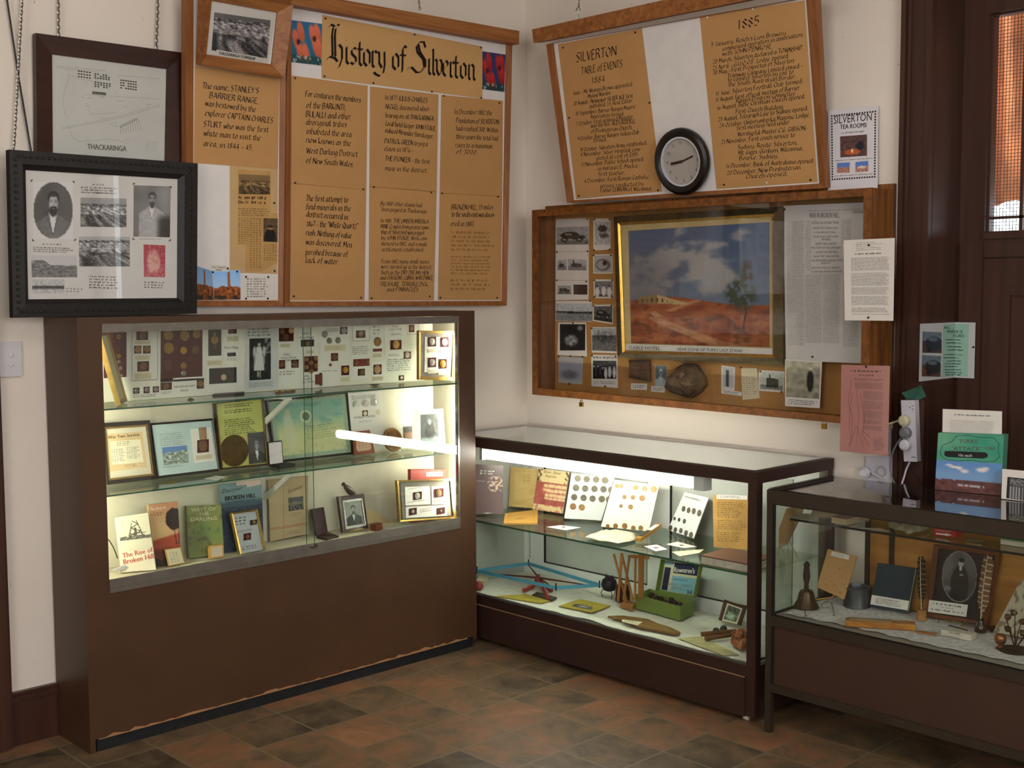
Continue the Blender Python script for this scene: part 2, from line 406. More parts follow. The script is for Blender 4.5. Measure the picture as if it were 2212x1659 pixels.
def portrait(seed, bg=.25, suit=.35, hair=.08, skin=.72, beard=True, cx=.5, head=.36, oval=False, tone=(1, 1, 1), back=.85, scale=1.):
    def fn(s, t):
        if oval and math.hypot((s-.5)/.5, (t-.5)/.5) > 1: return back
        k = scale; x = (s-cx)/k; y = (t-head)/k; g = bg+.1*nz(s*3, t*3, seed)+.1*(x-.2)*(t)
        bw = .13+.36*sm(.19, .42, y)
        if y > .17: g += (suit+.06*nz(s*9, t*14, seed)-.12*abs(x)-g)*(1-sm(bw*.95, bw*1.05, abs(x)))
        vw = .085*(1-sm(.2, .62, y))
        if y > .19: g += (.86-g)*(1-sm(vw*.85, vw*1.1+.001, abs(x+.01))); g -= .18*(1-sm(.0, .018, abs(abs(x+.01)-vw*1.7)))*(1-sm(.5, .6, y))
        g += (skin*.75-g)*ell(x, y, 0, .16, .07, .1, .15)*(y < .22)
        g += (hair-g)*ell(x, y, 0, -.075, .150, .125, .1)
        f = ell(x, y, .005, .02, .118, .165, .12); sh = skin*(1-.9*max(0, x))*(1-.25*sm(.06, .13, abs(x))); g += (sh-g)*f
        g += (hair-g)*f*sm(-.085, -.115, y)
        for ex in (-.05, .055): g -= .38*ell(x, y, ex, -.012, .026, .013, .5); g -= .25*ell(x, y, ex, -.038, .036, .010, .5)
        g -= .14*ell(x, y, .018, .04, .016, .045, .6)
        if beard:
            g += (hair+.05+.05*nz(s*30, t*30, seed)-g)*ell(x, y, .0, .145, .098, .105, .2)*sm(.07, .10, y); g += (hair+.05-g)*ell(x, y, .0, .085, .07, .022, .3); g += (.45-g)*ell(x, y, 0, .108, .03, .01, .4)
        else: g -= .22*ell(x, y, 0, .105, .042, .011, .5)
        g = max(.04, min(.95, g)); return (g*tone[0], g*tone[1], g*tone[2])
    return fn
def people(seed, n=5, bg=.55, dark=.12, tone=(1, 1, 1)):
    R = random.Random(seed); P = [((i+.5)/n+R.uniform(-.04, .04), R.uniform(.28, .42), R.choice([dark, dark, .8])) for i in range(n)]
    def fn(s, t):
        g = bg+.15*nz(s*7, t*7, seed)-(.15 if t > .8 else 0)
        for x, y, c in P:
            w = .38/n
            g = g+(c-g)*ell(s, t, x, y+.32, w, .30, .1); g = g+(.75-g)*ell(s, t, x, y, w*.5, .085, .15); g = g+(.1-g)*ell(s, t, x, y-.06, w*.55, .05, .2)
        return (g*tone[0], g*tone[1], g*tone[2])
    return fn
def vehicle(seed, bg=.62, dark=.12):
    def fn(s, t):
        g = bg+.12*nz(s*8, t*8, seed)-.2*sm(.72, .8, t)
        g = g+(dark-g)*ell(s, t, .42, .48, .3, .2, .08); g = g+(dark+.08-g)*ell(s, t, .62, .58, .3, .13, .08); g = g+(.5-g)*ell(s, t, .38, .42, .12, .07, .1)
        for x in (.25, .72):
            g = g+(.06-g)*ell(s, t, x, .72, .11, .14, .1); g = g+(.55-g)*ell(s, t, x, .72, .05, .07, .2)
        return g+.06*nz(s*25, t*25, seed+5)
    return fn
def ruin(seed, sky=.7):
    def fn(s, t):
        g = sky-.1*t+.05*nz(s*5, t*5, seed)
        if t > .62: g = .5+.25*nz(s*12, t*20, seed)
        g = g+(.25-g)*(ell(s, t, .45, .55, .3, .2, .1)); g = g+(.2-g)*ell(s, t, .3, .35, .03, .3, .2)
        return g+.12*nz(s*20, t*20, seed+2)
    return fn

def L(mb, pl, pts, w, m=None, d=.0004, closed=False):
    """drawn line through pixel points, w metres wide, lying on the plane"""
    p = [V(pl.uv(*x)) for x in pts]
    if closed: p.append(p[0])
    for a, b in zip(p, p[1:]):
        e = b-a
        if e.length < 1e-6: continue
        n = V((-e.y, e.x)).normalized()*w/2; mb.add([pl.w(x, d) for x in (a+n, a-n, b-n, b+n)], [(0, 1, 2, 3)], m or INK)
def blob(mb, pl, pts, m, d=.0004): mb.add([pl.w(pl.uv(*x), d) for x in pts][::-1], [tuple(range(len(pts)))], m)
def sheet(name, label, cat, pl, q, m, d=.001, th=.0008, group=None):
    o = MB().slab(pl, q, d, d+th, m).build(name); tag(o, label, cat, group); return o
def lay(parent, name, pl, fn):
    """a part printed or drawn on its thing"""
    mb = MB(); fn(mb, pl); return mb.build(name, parent)
def photo(parent, pl, q, fn, nx=32, ny=24, name='photograph', d=.0004): return MB().pic(pl, q, d, fn, nx, ny).build(name, parent)
_pins = {}
def pins(pl, pts, label, group, d=.0018, m=None, r=.0042):
    first = None
    for px, py in pts:
        w = pl.w(pl.uv(px, py), d)
        if first is None:
            q = pl.uv(px, py); first = MB().disc(pl, q, r, r, d, d+.0012, m or PINM, 10, .0022).build('drawing_pin', None, w); tag(first, label, 'pin', group)
        else: copy_tree(first, w-WORLD[first])
def link_chain(pts, pitch, r, m, name='hanging_chain'):
    mb = MB(); P = [V(p) for p in pts]; k = 0
    for a, b in zip(P, P[1:]):
        e = (b-a); n = max(1, round(e.length/pitch)); e2 = e/n; t = e.normalized(); s1 = t.orthogonal().normalized(); s2 = t.cross(s1)
        for i in range(n):
            c = a+e2*(i+.5); s = s1 if k % 2 else s2; k += 1; hl = pitch*.68
            mb.tube([c+t*(hl*math.cos(x))+s*(pitch*.32*math.sin(x)) for x in [2*math.pi*j/8 for j in range(8)]], r, m, 4, True)
    return mb.build(name)

def lean(zs, bl, br, deg=8., ylo=-.235, yhi=None, axis='y', hmax=.2):
    """upright plane standing on height zs, its foot line through two pixels"""
    a, b = onZ(*bl, zs), onZ(*br, zs)
    if yhi is None: yhi = (-.04 if axis == 'y' else -.06)-hmax*math.sin(math.radians(deg))
    if axis == 'y': a.y, b.y = [min(yhi, max(ylo, p.y)) for p in (a, b)]; a2, b2 = onY(*bl, a.y), onY(*br, b.y)
    else: a.x, b.x = [min(yhi, max(ylo, p.x)) for p in (a, b)]; a2, b2 = onX(*bl, a.x), onX(*br, b.x)
    a2.z = b2.z = zs; u = (b2-a2).normalized(); bk = V((-u.y, u.x, 0)); t = math.radians(deg)
    return Pl(a2, u, bk*math.sin(t)+V((0, 0, math.cos(t)))).lim(vmin=.0008+.032*math.sin(t))
def floorpl(z): return Pl((0, 0, z), (1, 0, 0), (0, 1, 0))
VPX = (3770, 628)
def QS(pl, x0, y0, x1, y1):
    """rectangle given at its left edge; its top and bottom run to the left wall's vanishing point"""
    f = lambda y: y+(VPX[1]-y)/(VPX[0]-x0)*(x1-x0); return Q(pl, x0, y0, x1, f(y0), x1, f(y1), x0, y1)
VEL = {'m': MAROON, 'k': None, 'r': None, 'd': None}
def dress(o, p, items, seed=1):
    """velvet squares, medals, labels and print on a card; p is the plane of the card's face"""
    pr = MB(); nv = 0
    for it in items:
        k, a = it[0], it[1:]
        if k in ('v', 'k', 'l', 'b'):
            m = {'v': MAROON, 'k': M('1f1c1c', .8, name='black_velvet'), 'l': M('c9bf9e', .7, name='label_paper'), 'b': M('6b2a1c', .8, name='brown_ribbon')}[k]
            MB().slab(p, QS(p, *a[:4]), 0, .0012, m).build({'v': 'velvet', 'k': 'velvet', 'l': 'label', 'b': 'ribbon'}[k], o)
            if k == 'l': words(pr, p.off(.0014), [bil(QS(p, *a[:4]), *t) for t in ((.08, .2), (.92, .2), (.92, .8), (.08, .8))], 2, LGREY, seed+int(a[0]), .4)
        elif k == 'm':
            c = p.uv(a[0], a[1]); r = abs(p.uv(a[0], a[1]-a[2])[1]-c[1]); mt = a[3] if len(a) > 3 else BRONZE
            MB().disc(p, c, r, r, .0012, .003, mt, 18).disc(p, c, r*.72, r*.72, .003, .0036, mt, 14, .0006).build('medal', o)
        elif k == 'w': words(pr, p, QS(p, *a[:4]), a[4], a[5] if len(a) > 5 else INK, seed+int(a[0]*3+a[1]), .45, .0005, .15, .05, .16)
        elif k == 't': T(pr, p, a[0], a[1], a[2], a[3], a[2]+(VPX[1]-a[2])/(VPX[0]-a[1])*(a[3]-a[1]), a[4], a[5] if len(a) > 5 else INK)
        elif k == 'o':
            q = QS(p, *a[:4])
            for i in range(4):
                e0, e1 = V(q[i]), V(q[(i+1) % 4]); e = e1-e0; n = V((-e.y, e.x)).normalized()*.0008; pr.add([p.w(x, .0005) for x in (e0+n, e0-n, e1-n, e1+n)], [(0, 1, 2, 3)], GREY)
    pr.build('print', o)
# ================================================================== THE ROOM
def wall_mat():
    m, nt, b = _new('cream_wall_paint'); n = nt.nodes; L = nt.links.new
    tc = n.new('ShaderNodeTexCoord'); a = n.new('ShaderNodeTexNoise'); a.inputs['Scale'].default_value = 1.3; a.inputs['Detail'].default_value = 6
    L(tc.outputs['Object'], a.inputs['Vector'])
    r = n.new('ShaderNodeValToRGB'); e = r.color_ramp.elements; e[0].position = .3; e[1].position = .75
    e[0].color = (*lin('d6cbbf'), 1); e[1].color = (*lin('e3d9ce'), 1); L(a.outputs['Fac'], r.inputs[0])
    s = n.new('ShaderNodeTexNoise'); s.inputs['Scale'].default_value = 26; s.inputs['Detail'].default_value = 2; L(tc.outputs['Object'], s.inputs['Vector'])
    r2 = n.new('ShaderNodeValToRGB'); r2.color_ramp.elements[0].position = .76; r2.color_ramp.elements[1].position = .8
    L(s.outputs['Fac'], r2.inputs[0])
    mx = n.new('ShaderNodeMixRGB'); mx.inputs['Color2'].default_value = (*lin('b9ab98'), 1); L(r2.outputs[0], mx.inputs[0]); L(r.outputs[0], mx.inputs[1])
    L(mx.outputs[0], b.inputs['Base Color']); b.inputs['Roughness'].default_value = .75; b.inputs['Specular IOR Level'].default_value = .2
    h = n.new('ShaderNodeTexNoise'); h.inputs['Scale'].default_value = 38; h.inputs['Detail'].default_value = 5; L(tc.outputs['Object'], h.inputs['Vector'])
    bp = n.new('ShaderNodeBump'); bp.inputs['Strength'].default_value = .15; bp.inputs['Distance'].default_value = .004; L(h.outputs['Fac'], bp.inputs['Height']); L(bp.outputs[0], b.inputs['Normal'])
    return m
def floor_mat():
    m, nt, b = _new('slate_look_tiles'); n = nt.nodes; L = nt.links.new
    tc = n.new('ShaderNodeTexCoord'); mp = n.new('ShaderNodeMapping'); mp.inputs['Location'].default_value = (.835, .815, 0); L(tc.outputs['Object'], mp.inputs[0])
    sc = n.new('ShaderNodeVectorMath'); sc.operation = 'DIVIDE'; sc.inputs[1].default_value = (.236, .243, 1); L(mp.outputs[0], sc.inputs[0])
    fl = n.new('ShaderNodeVectorMath'); fl.operation = 'FLOOR'; L(sc.outputs[0], fl.inputs[0])
    wn = n.new('ShaderNodeTexWhiteNoise'); wn.noise_dimensions = '2D'; L(fl.outputs[0], wn.inputs['Vector'])
    # clouding inside each tile, shifted from tile to tile
    ad = n.new('ShaderNodeVectorMath'); ad.operation = 'MULTIPLY_ADD'; ad.inputs[1].default_value = (3.7, 3.7, 3.7); L(wn.outputs['Color'], ad.inputs[0]); L(sc.outputs[0], ad.inputs[2])
    nzn = n.new('ShaderNodeTexNoise'); nzn.inputs['Scale'].default_value = 1.5; nzn.inputs['Detail'].default_value = 9; nzn.inputs['Roughness'].default_value = .68; nzn.inputs['Distortion'].default_value = .7; L(ad.outputs[0], nzn.inputs['Vector'])
    ma = n.new('ShaderNodeMath'); ma.operation = 'MULTIPLY_ADD'; ma.inputs[1].default_value = .45; L(wn.outputs['Value'], ma.inputs[0])
    m2 = n.new('ShaderNodeMath'); m2.operation = 'MULTIPLY_ADD'; m2.inputs[1].default_value = 1.5; m2.inputs[2].default_value = -.48; L(nzn.outputs['Fac'], m2.inputs[0]); L(m2.outputs[0], ma.inputs[2])
    r = n.new('ShaderNodeValToRGB'); e = r.color_ramp.elements; e[0].position = .12; e[0].color = (*lin('3a3024'), 1); e[1].position = .95; e[1].color = (*lin('936a4a'), 1)
    for p, c in ((.38, '5a4b37'), (.55, '6e573e'), (.72, '80593e')): x = e.new(p); x.color = (*lin(c), 1)
    L(ma.outputs[0], r.inputs[0])
    fr = n.new('ShaderNodeVectorMath'); fr.operation = 'FRACTION'; L(sc.outputs[0], fr.inputs[0]); sx = n.new('ShaderNodeSeparateXYZ'); L(fr.outputs[0], sx.inputs[0])
    mn = None
    for ax in ('X', 'Y'):
        p = n.new('ShaderNodeMath'); p.operation = 'PINGPONG'; p.inputs[1].default_value = .5; L(sx.outputs[ax], p.inputs[0])
        if mn is None: mn = p
        else:
            q = n.new('ShaderNodeMath'); q.operation = 'MINIMUM'; L(mn.outputs[0], q.inputs[0]); L(p.outputs[0], q.inputs[1]); mn = q
    gr = n.new('ShaderNodeMath'); gr.operation = 'LESS_THAN'; gr.inputs[1].default_value = .016; L(mn.outputs[0], gr.inputs[0])
    mx = n.new('ShaderNodeMixRGB'); mx.inputs['Color2'].default_value = (*lin('73664f'), 1); L(gr.outputs[0], mx.inputs[0]); L(r.outputs[0], mx.inputs[1]); L(mx.outputs[0], b.inputs['Base Color'])
    b.inputs['Roughness'].default_value = .5; b.inputs['Specular IOR Level'].default_value = .35
    bp = n.new('ShaderNodeBump'); bp.inputs['Strength'].default_value = .25; bp.inputs['Distance'].default_value = .003; L(nzn.outputs['Fac'], bp.inputs['Height']); L(bp.outputs[0], b.inputs['Normal'])
    return m
WALL = wall_mat(); DKW = wood('331c15', '43271d', .38, 2, 8, .05, 'dark_brown_joinery'); PINE = wood('7c4a25', 'a06a3a', .45, 0, 14, .07, 'oiled_pine', .3)
PINEV = wood('7c4a25', '98633a', .45, 2, 14, .07, 'oiled_pine_upright', .3)
BROWN = M('47301f', .42, 0, .4, .1, 5, .05, name='brown_cabinet_paint'); BROWND = M('32201a', .45, 0, .4, .12, 8, name='dark_brown_paint')
BRZ = M('3d342a', .4, .4, .5, .12, 14, name='bronze_metal_section')
XW, YW, HC = -6.4, -6.4, 3.4
struct(MB().box(XW-.2, 1.2, YW-.2, .2, -.1, 0, floor_mat()), 'floor')
struct(MB().box(XW-.2, .5, YW-.2, .2, HC, HC+.1, M('cfc8bc', .8, name='ceiling_paint')), 'ceiling')
mb = MB().box(-2.56, .25, 0, .2, 0, HC, WALL).box(-3.62, -2.56, 0, .2, 2.15, HC, WALL).box(XW, -3.62, 0, .2, 0, HC, WALL); struct(mb, 'wall_left')
YJ = -2.012; YE = -2.99; DJ = .21
mb = MB().box(0, .25, YJ, 0, 0, HC, WALL).box(0, .25, YE, YJ, 2.75, HC, WALL).box(0, .25, -4.35, YE, 0, HC, WALL)
mb.box(0, .25, -4.95, -4.35, 0, 1.25, WALL).box(0, .25, -4.95, -4.35, 2.45, HC, WALL).box(0, .25, YW, -4.95, 0, HC, WALL); struct(mb, 'wall_right')
struct(MB().box(XW-.2, .25, YW-.2, YW, 0, HC, WALL), 'wall_south'); struct(MB().box(XW-.2, XW, YW, .2, 0, HC, WALL), 'wall_west')
# window in the right-hand wall past the picture, and the door ajar in the left-hand wall
mb = MB(); p = wallR(.12); mb.frame(p, [(4.35, 2.45), (4.95, 2.45), (4.95, 1.25), (4.35, 1.25)], [(4.4, 2.4), (4.9, 2.4), (4.9, 1.3), (4.4, 1.3)], 0, .05, DKW); struct(mb, 'window_2')
struct(MB().box(-16, 2, 4.6, 4.8, -1, 3.2, M('d9cfb4', .8, name='sunlit_render')), 'bounce_wall')  # unseen wall added to catch sun and brighten the door gap in reflections
mb = MB().box(-3.6, -2.7, .03, .08, .01, 2.13, DKW).box(-2.7, -2.6, .03, .08, 1.27, 2.13, DKW); struct(mb, 'door_2')  # upper box added to close the gap, ending its reflected daylight slit
x0 = onY(20, 1400, -.02).x
mb = MB().box(-2.67, x0, -.03, 0, 0, 2.2, DKW).box(-2.6, x0-.012, -.042, -.028, .0, 2.2, DKW); struct(mb, 'trim_1')
a = onY(60, 1480, -.025); b = onY(78, 1592, -.025)
mb = MB().box(x0, -2.305, -.022, 0, 0, .155, DKW).box(x0, -2.305, -.03, -.0, .155, .172, DKW).box(x0, -2.305, -.02, 0, .172, .182, DKW); struct(mb, 'baseboard_left')
# door recess at the right: architrave, lining, frame, fanlight
mb = MB()
for y0, y1, d in ((-1.897, -1.915, .03), (-1.915, -1.925, .02), (-1.925, -1.935, .028), (-1.935, -1.99, .02), (-1.99, YJ, .028)): mb.box(-d, 0, y1, y0, 0, 2.86, DKW)
mb.box(-.025, 0, YE-.11, YE, 0, 2.86, DKW).box(-.026, 0, YE, YJ, 2.75, 2.86, DKW); struct(mb, 'trim_2')
mb = MB().box(0, DJ, YJ, YJ-.0015, 0, 2.75, DKW).box(0, DJ, YE, YE+.012, 0, 2.75, DKW).box(0, DJ, YE, YJ, 2.735, 2.75, DKW)
struct(mb, 'trim_3')
yl = -2.106
mb = MB().box(DJ, DJ+.07, -2.104, YJ, 0, 2.75, DKW).box(DJ, DJ+.07, YE, YE+.09, 0, 2.75, DKW).box(DJ, DJ+.07, YE+.09, -2.104, 2.487, 2.75, DKW).box(DJ, DJ+.07, YE+.09, -2.104, 1.635, 1.722, DKW)
mb.box(DJ-.012, DJ, -2.104, YJ-.012, 0, 1.69, DKW).box(DJ-.012, DJ, YE+.09, -2.104, 1.70, 1.722, DKW)
struct(mb, 'trim_4')
dr = MB().box(DJ+.02, DJ+.06, YE+.09, -2.104, .01, 1.635, DKW); 
for ya, yb in ((-2.104, -2.2), (-2.45, -2.55), (-2.81, -2.9)): dr.box(DJ+.005, DJ+.02, yb, ya, .01, 1.63, DKW)
for z0, z1 in ((.01, .2), (.75, .9), (1.5, 1.63)): dr.box(DJ+.006, DJ+.02, -2.9, -2.104, z0, z1, DKW)
struct(dr, 'door_1')
w1 = MB().frame(wallR(DJ+.04), [(2.104, 2.49), (2.9, 2.49), (2.9, 1.72), (2.104, 1.72)], [(2.112, 2.48), (2.89, 2.48), (2.89, 1.728), (2.112, 1.728)], -.02, .02, DKW)
for yb in (2.222, 2.5, 2.7): w1.box(DJ+.025, DJ+.045, -yb-.006, -yb+.006, 1.72, 2.49, DKW)
for zb in (1.775,): w1.box(DJ+.025, DJ+.045, -2.9, -2.104, zb-.005, zb+.005, DKW)
w1 = struct(w1, 'window_1')
ms = MB(); wm = M('4a3a30', .6, .3, name='wire_screen')
for k in range(66): y = -2.108-k*.012; ms.box(DJ+.058, DJ+.0592, y-.001, y+.001, 1.722, 2.487, wm)
for k in range(64): z = 1.725+k*.012; ms.box(DJ+.0592, DJ+.0604, -2.9, -2.106, z-.001, z+.001, wm)
o = ms.build('wire_mesh', w1)
gl = MB().box(DJ+.034, DJ+.037, -2.9, -2.106, 1.722, 2.487, GLASS); gl.build('glass_pane', w1)
# the verandah cloth seen through the fanlight
mb = MB(); n1, n2 = 40, 30; vs = []; fs = []
for j in range(n2+1):
    for i in range(n1+1):
        y = -1.75-i*.045; z = 1.86+.03*math.sin(i*.6)+j*.045; vs.append((.95+.06*math.sin(i*.75+j*.1)+.03*math.sin(i*1.9), y, z))
for j in range(n2):
    for i in range(n1): fs.append((j*(n1+1)+i, j*(n1+1)+i+1, (j+1)*(n1+1)+i+1, (j+1)*(n1+1)+i))
mb.add(vs, fs, M('b06c48', .9, 0, .1, .45, 5, name='rust_cloth'), smooth=True)
sh = mb.build('shade_cloth'); tag(sh, 'rust orange hanging cloth outside behind the wire mesh fanlight', 'cloth')
md = sh.modifiers.new('thickness', 'SOLIDIFY'); md.thickness = .004

# ================================================================== DISPLAY CASES
LINING = M('d9d3bd', .8, name='case_lining')
# ---- tall brown case against the left wall
CX0, CX1, CY, CZ = -2.3038, -.5736, -.2673, 1.4437
U0, U1 = -2.2209, -.6652
c1 = root('display_cabinet', (-1.44, -.14, 0), 'tall brown painted display cabinet with lit glass front and framed glass shelves', 'display cabinet')
MB().box(CX0, CX0+.018, CY, -.012, 0, CZ, BROWN).build('side_panel', c1)
MB().box(CX1-.018, CX1, CY, -.012, .03, CZ, BROWN).build('side_panel', c1)
MB().box(CX0+.018, CX1-.018, CY, -.012, CZ-.02, CZ, BROWN).build('top', c1)
MB().box(CX0+.018, CX1-.018, -.016, -.012, .04, CZ-.02, LINING).build('back_panel', c1)
mb = MB().box(CX0+.018, U0, CY, CY+.018, .045, CZ-.02, BROWN).box(U1, CX1-.018, CY, CY+.018, .045, CZ-.02, BROWN).box(U0, U1, CY, CY+.018, .045, .528, BROWN)
mb.build('front_panel', c1)
R = random.Random(4); mb = MB(); x = CX0+.03; pf_ = Pl((0, CY, 0), (1, 0, 0), (0, 0, 1)); top = []
while x < CX1-.02: top.append((x, .0445+R.uniform(0, 1)*R.uniform(0, .012))); x += R.uniform(.012, .045)
mb.slab(pf_, [(top[0][0], .0415)]+[(top[-1][0], .0415)]+top[::-1], .0003, .0008, M('9a7048', .8, name='bare_chipboard')); mb.build('chipped_edge', c1)
MB().box(CX0+.025, CX1-.02, CY+.006, CY+.02, 0, .045, M('14171a', .55, 0, .4, .4, 30, name='black_plinth')).build('plinth', c1)
mb = MB().box(U0, U1, CY-.004, CY+.016, 1.394, CZ-.0215, ALU).build('top_rail', c1)
mb = MB().box(U0, U1, CY-.004, CY+.004, .528, .573, ALU).box(U0, U1, CY-.007, CY-.004, .543, .546, ALU).box(U0, U1, CY+.004, CY+.016, .528, .552, ALU).build('bottom_rail', c1)
mb = MB().box(U1-.008, U1, CY-.002, CY+.016, .573, 1.394, CHROME).build('side_channel', c1)
mb = MB().box(CX0+.0182, CX0+.021, CY+.02, -.017, .5516, 1.42, LINING).box(CX1-.021, CX1-.0182, CY+.02, -.017, .5516, 1.42, LINING).build('side_lining', c1)
MB().box(CX0+.018, CX1-.018, CY+.018, -.016, .535, .5515, M('cfc8ad', .8, name='case_floor')).build('case_floor', c1)
XS = -1.415
MB().box(U0, XS+.02, CY+.009, CY+.013, .5525, 1.4, GLASS).build('sliding_pane', c1)
MB().box(XS-.02, U1-.008, CY+.002, CY+.006, .5525, 1.4, GLASS).build('sliding_pane', c1)
MB().box(XS-.0205, XS-.02, CY+.002, CY+.006, .5525, 1.394, GEDGE).box(XS+.02, XS+.0205, CY+.009, CY+.013, .5525, 1.394, GEDGE).build('glass_edge', c1)
for zs in (1.141, .852):
    s = MB().box(CX0+.02, CX1-.02, -.2445, -.018, zs-.0055, zs, GLASS_SH).build('shelf', c1)
    MB().box(CX0+.02, CX1-.02, -.2455, -.2445, zs-.0057, zs+.0001, GEDGE).build('shelf_edge', s)
for zs, px in ((1.141, 632), (.852, 630)):
    mb = MB(); xx = onY(573, 1100, -.03).x
    mb.slab(Pl((xx, -.02, zs), (0, -1, 0), (0, 0, 1)), [(0, -.012), (.2, -.012), (.2, -.02), (.02, -.13), (0, -.13), (0, -.118), (.165, -.021), (0, -.021)], -.006, .006, M('d8d5cb', .5, name='white_bracket')); mb.build('shelf_bracket', c1)
xx = onY(573, 1100, -.03).x; MB().box(xx-.012, xx+.012, -.021, -.0165, .5525, 1.13, M('d8d5cb', .5, name='white_bracket')).build('bracket_post', c1)
mb = MB().lathe((XS+.005, CY-.004, .566), [(.008, 0), (.008, .012)], CHROME, 14, (0, -1, 0)).box(XS-.012, XS+.02, CY-.012, CY-.004, .561, .566, CHROME).build('lock', c1)
TUBE = emit('lamp_tube_glow', (1, .93, .74), 46); TUBE2 = emit('bright_tube_glow', (1, .955, .84), 33); TUBE3 = emit('strong_tube_glow', (1, .94, .78), 80)
mb = MB().tube([(-.614, -.234, .6), (-.614, -.234, 1.37)], .011, TUBE3, 12).build('lamp_tube', c1)
mb = MB().tube([(-2.272, -.236, .6), (-2.272, -.236, 1.37)], .011, TUBE, 12).build('lamp_tube', c1)
# ---- middle case in the corner
C2 = dict(x0=-.5181, x1=-.0224, y0=-1.653, y1=-.0176, z=.90)
c2 = root('counter_cabinet', (-.27, -.84, 0), 'dark brown framed glass counter cabinet in the room corner with a lit tube', 'display counter')
P2 = BROWND; s = .036; WHP = M('d5d6d2', .6, 0, .3, .05, 6, name='white_gloss_paint')
for n, (x, y) in enumerate(((C2['x0'], C2['y0']), (C2['x0'], C2['y1']-s), (C2['x1']-s, C2['y0']), (C2['x1']-s, C2['y1']-s))): MB().box(x, x+s, y, y+s, .022, .855, WHP if n == 3 else P2).build('post', c2)
for (xa, xb, ya, yb) in ((C2['x0']-.002, C2['x0']+s, C2['y0']-.002, C2['y1']), (C2['x1']-s, C2['x1']+.002, C2['y0']+s, C2['y1']), (C2['x0']+s, C2['x1']+.002, C2['y0']-.002, C2['y0']+s), (C2['x0']+s, C2['x1']-s, C2['y1']-s, C2['y1'])):
    o = MB().box(xa, xb, ya, yb, .853, .894, P2 if (xa < -.4 and xb < -.4) or ya < -1 and yb < -1 else WHP).build('top_rail', c2)
MB().box(C2['x0']+.004, C2['x1']-.004, C2['y0']+.004, C2['y1']-.004, .894, .90, GLASS).build('top_glass', c2)
mb = MB().box(C2['x0']-.012, C2['x0']+.01, C2['y0']+s+.0, C2['y1']-.0, .022, .164, P2).build('base_panel', c2)
mb = MB().box(C2['x0']-.0125, C2['x0']-.005, C2['y0']+s, C2['y1'], .1635, .166, M('8a6c48', .7, name='worn_edge')).build('worn_edge', c2)
mb = MB().box(C2['x0'], C2['x0']+.02, C2['y0']+s, C2['y1']-s, .166, .204, P2).build('bottom_rail', c2)
mb = MB().box(C2['x0']+s, C2['x1']-s, C2['y0'], C2['y0']+.02, .022, .204, P2).build('base_panel', c2)
WHP = M('d5d6d2', .6, 0, .3, .05, 6, name='white_gloss_paint'); GRP = M('a9aca4', .55, 0, .3, .06, 9, name='grey_panel')
MB().box(C2['x0']+.02, C2['x1'], C2['y0']+.02, C2['y1'], .188, .2, WHP).build('case_floor', c2)
MB().box(C2['x0']+s, C2['x1']-s, C2['y1']-.02, C2['y1']-.012, .2, .853, GRP).build('end_panel', c2)
bk = MB().box(C2['x1']-.014, C2['x1']-.008, C2['y0']+s, C2['y1']-s, .2, .853, GRP).build('back_panel', c2)
xb = C2['x1']-.014; mb = MB()
mb.box(xb-.012, xb, -1.617, -.054, .2, .262, WHP).box(xb-.012, xb, -1.617, -.054, .8, .853, WHP)
for ya, yb in ((-.068, -.158), (-.78, -.9), (-1.5, -1.617)): mb.box(xb-.012, xb, yb, ya, .262, .8, WHP)
mb.build('door_frame', c2)
mb = MB()
for ya, yb in ((-.158, -.78), (-.9, -1.5)):
    mb.box(xb-.0125, xb-.0005, yb, ya, .262, .2655, BLACK).box(xb-.0125, xb-.0005, ya-.003, ya, .262, .8, BLACK).box(xb-.0125, xb-.0005, yb, yb+.003, .262, .8, BLACK)
mb.box(xb-.004, xb+.001, -.068, -.062, .2, .853, BLACK); mb.build('dark_gap', c2)  # black strips along the panel edges
MB().box(C2['x0']+.006, C2['x0']+.011, C2['y0']+s, C2['y1']-s, .2045, .8525, GLASS).build('front_glass', c2)
MB().box(C2['x0']+s, C2['x1']-s, C2['y0']+.006, C2['y0']+.011, .2045, .8525, GLASS).build('side_glass', c2)
sh = MB().box(C2['x0']+.026, C2['x1']-.03, C2['y0']+.04, C2['y1']-.04, .5185, .525, GLASS_SH).build('shelf', c2)
MB().box(C2['x0']+.025, C2['x0']+.026, C2['y0']+.04, C2['y1']-.04, .518, .5252, GEDGE).build('shelf_edge', sh)
for x, y in ((C2['x0']+.02, C2['y0']+.045), (C2['x0']+.02, C2['y1']-.06), (C2['x1']-.04, C2['y0']+.045), (C2['x1']-.04, C2['y1']-.06)):
    k = MB().lathe((x, y-.009, .015), [(.011, 0), (.015, .002), (.015, .016), (.011, .018)], M('c9c0aa', .5, name='nylon_wheel'), 18, (0, 1, 0)).build('caster', c2)
    MB().box(x-.004, x+.004, y-.014, y+.014, .016, .022, CHROME).build('caster_fork', k)
lt = root('fluorescent_lamp', (-.492, -.8, .845), 'white fluorescent tube lamp glowing under the front rail of the counter cabinet', 'lamp')
y0, y1 = onX(1046, 985, -.495).y, onX(1503, 1046, -.495).y
MB().box(-.503, -.457, y1-.05, y0+.02, .846, .8525, WHP).build('housing', lt)
MB().tube([(-.48, y0-.004, .8225), (-.48, y1+.004, .8225)], .0225, TUBE2, 18).build('tube', lt)
for yy in (y0+.018, y1-.042): MB().box(-.505, -.455, yy-.016 if yy > y1 else yy-.0, yy if yy > y1 else yy+.045, .798, .8465, WHP).build('end_cap', lt)
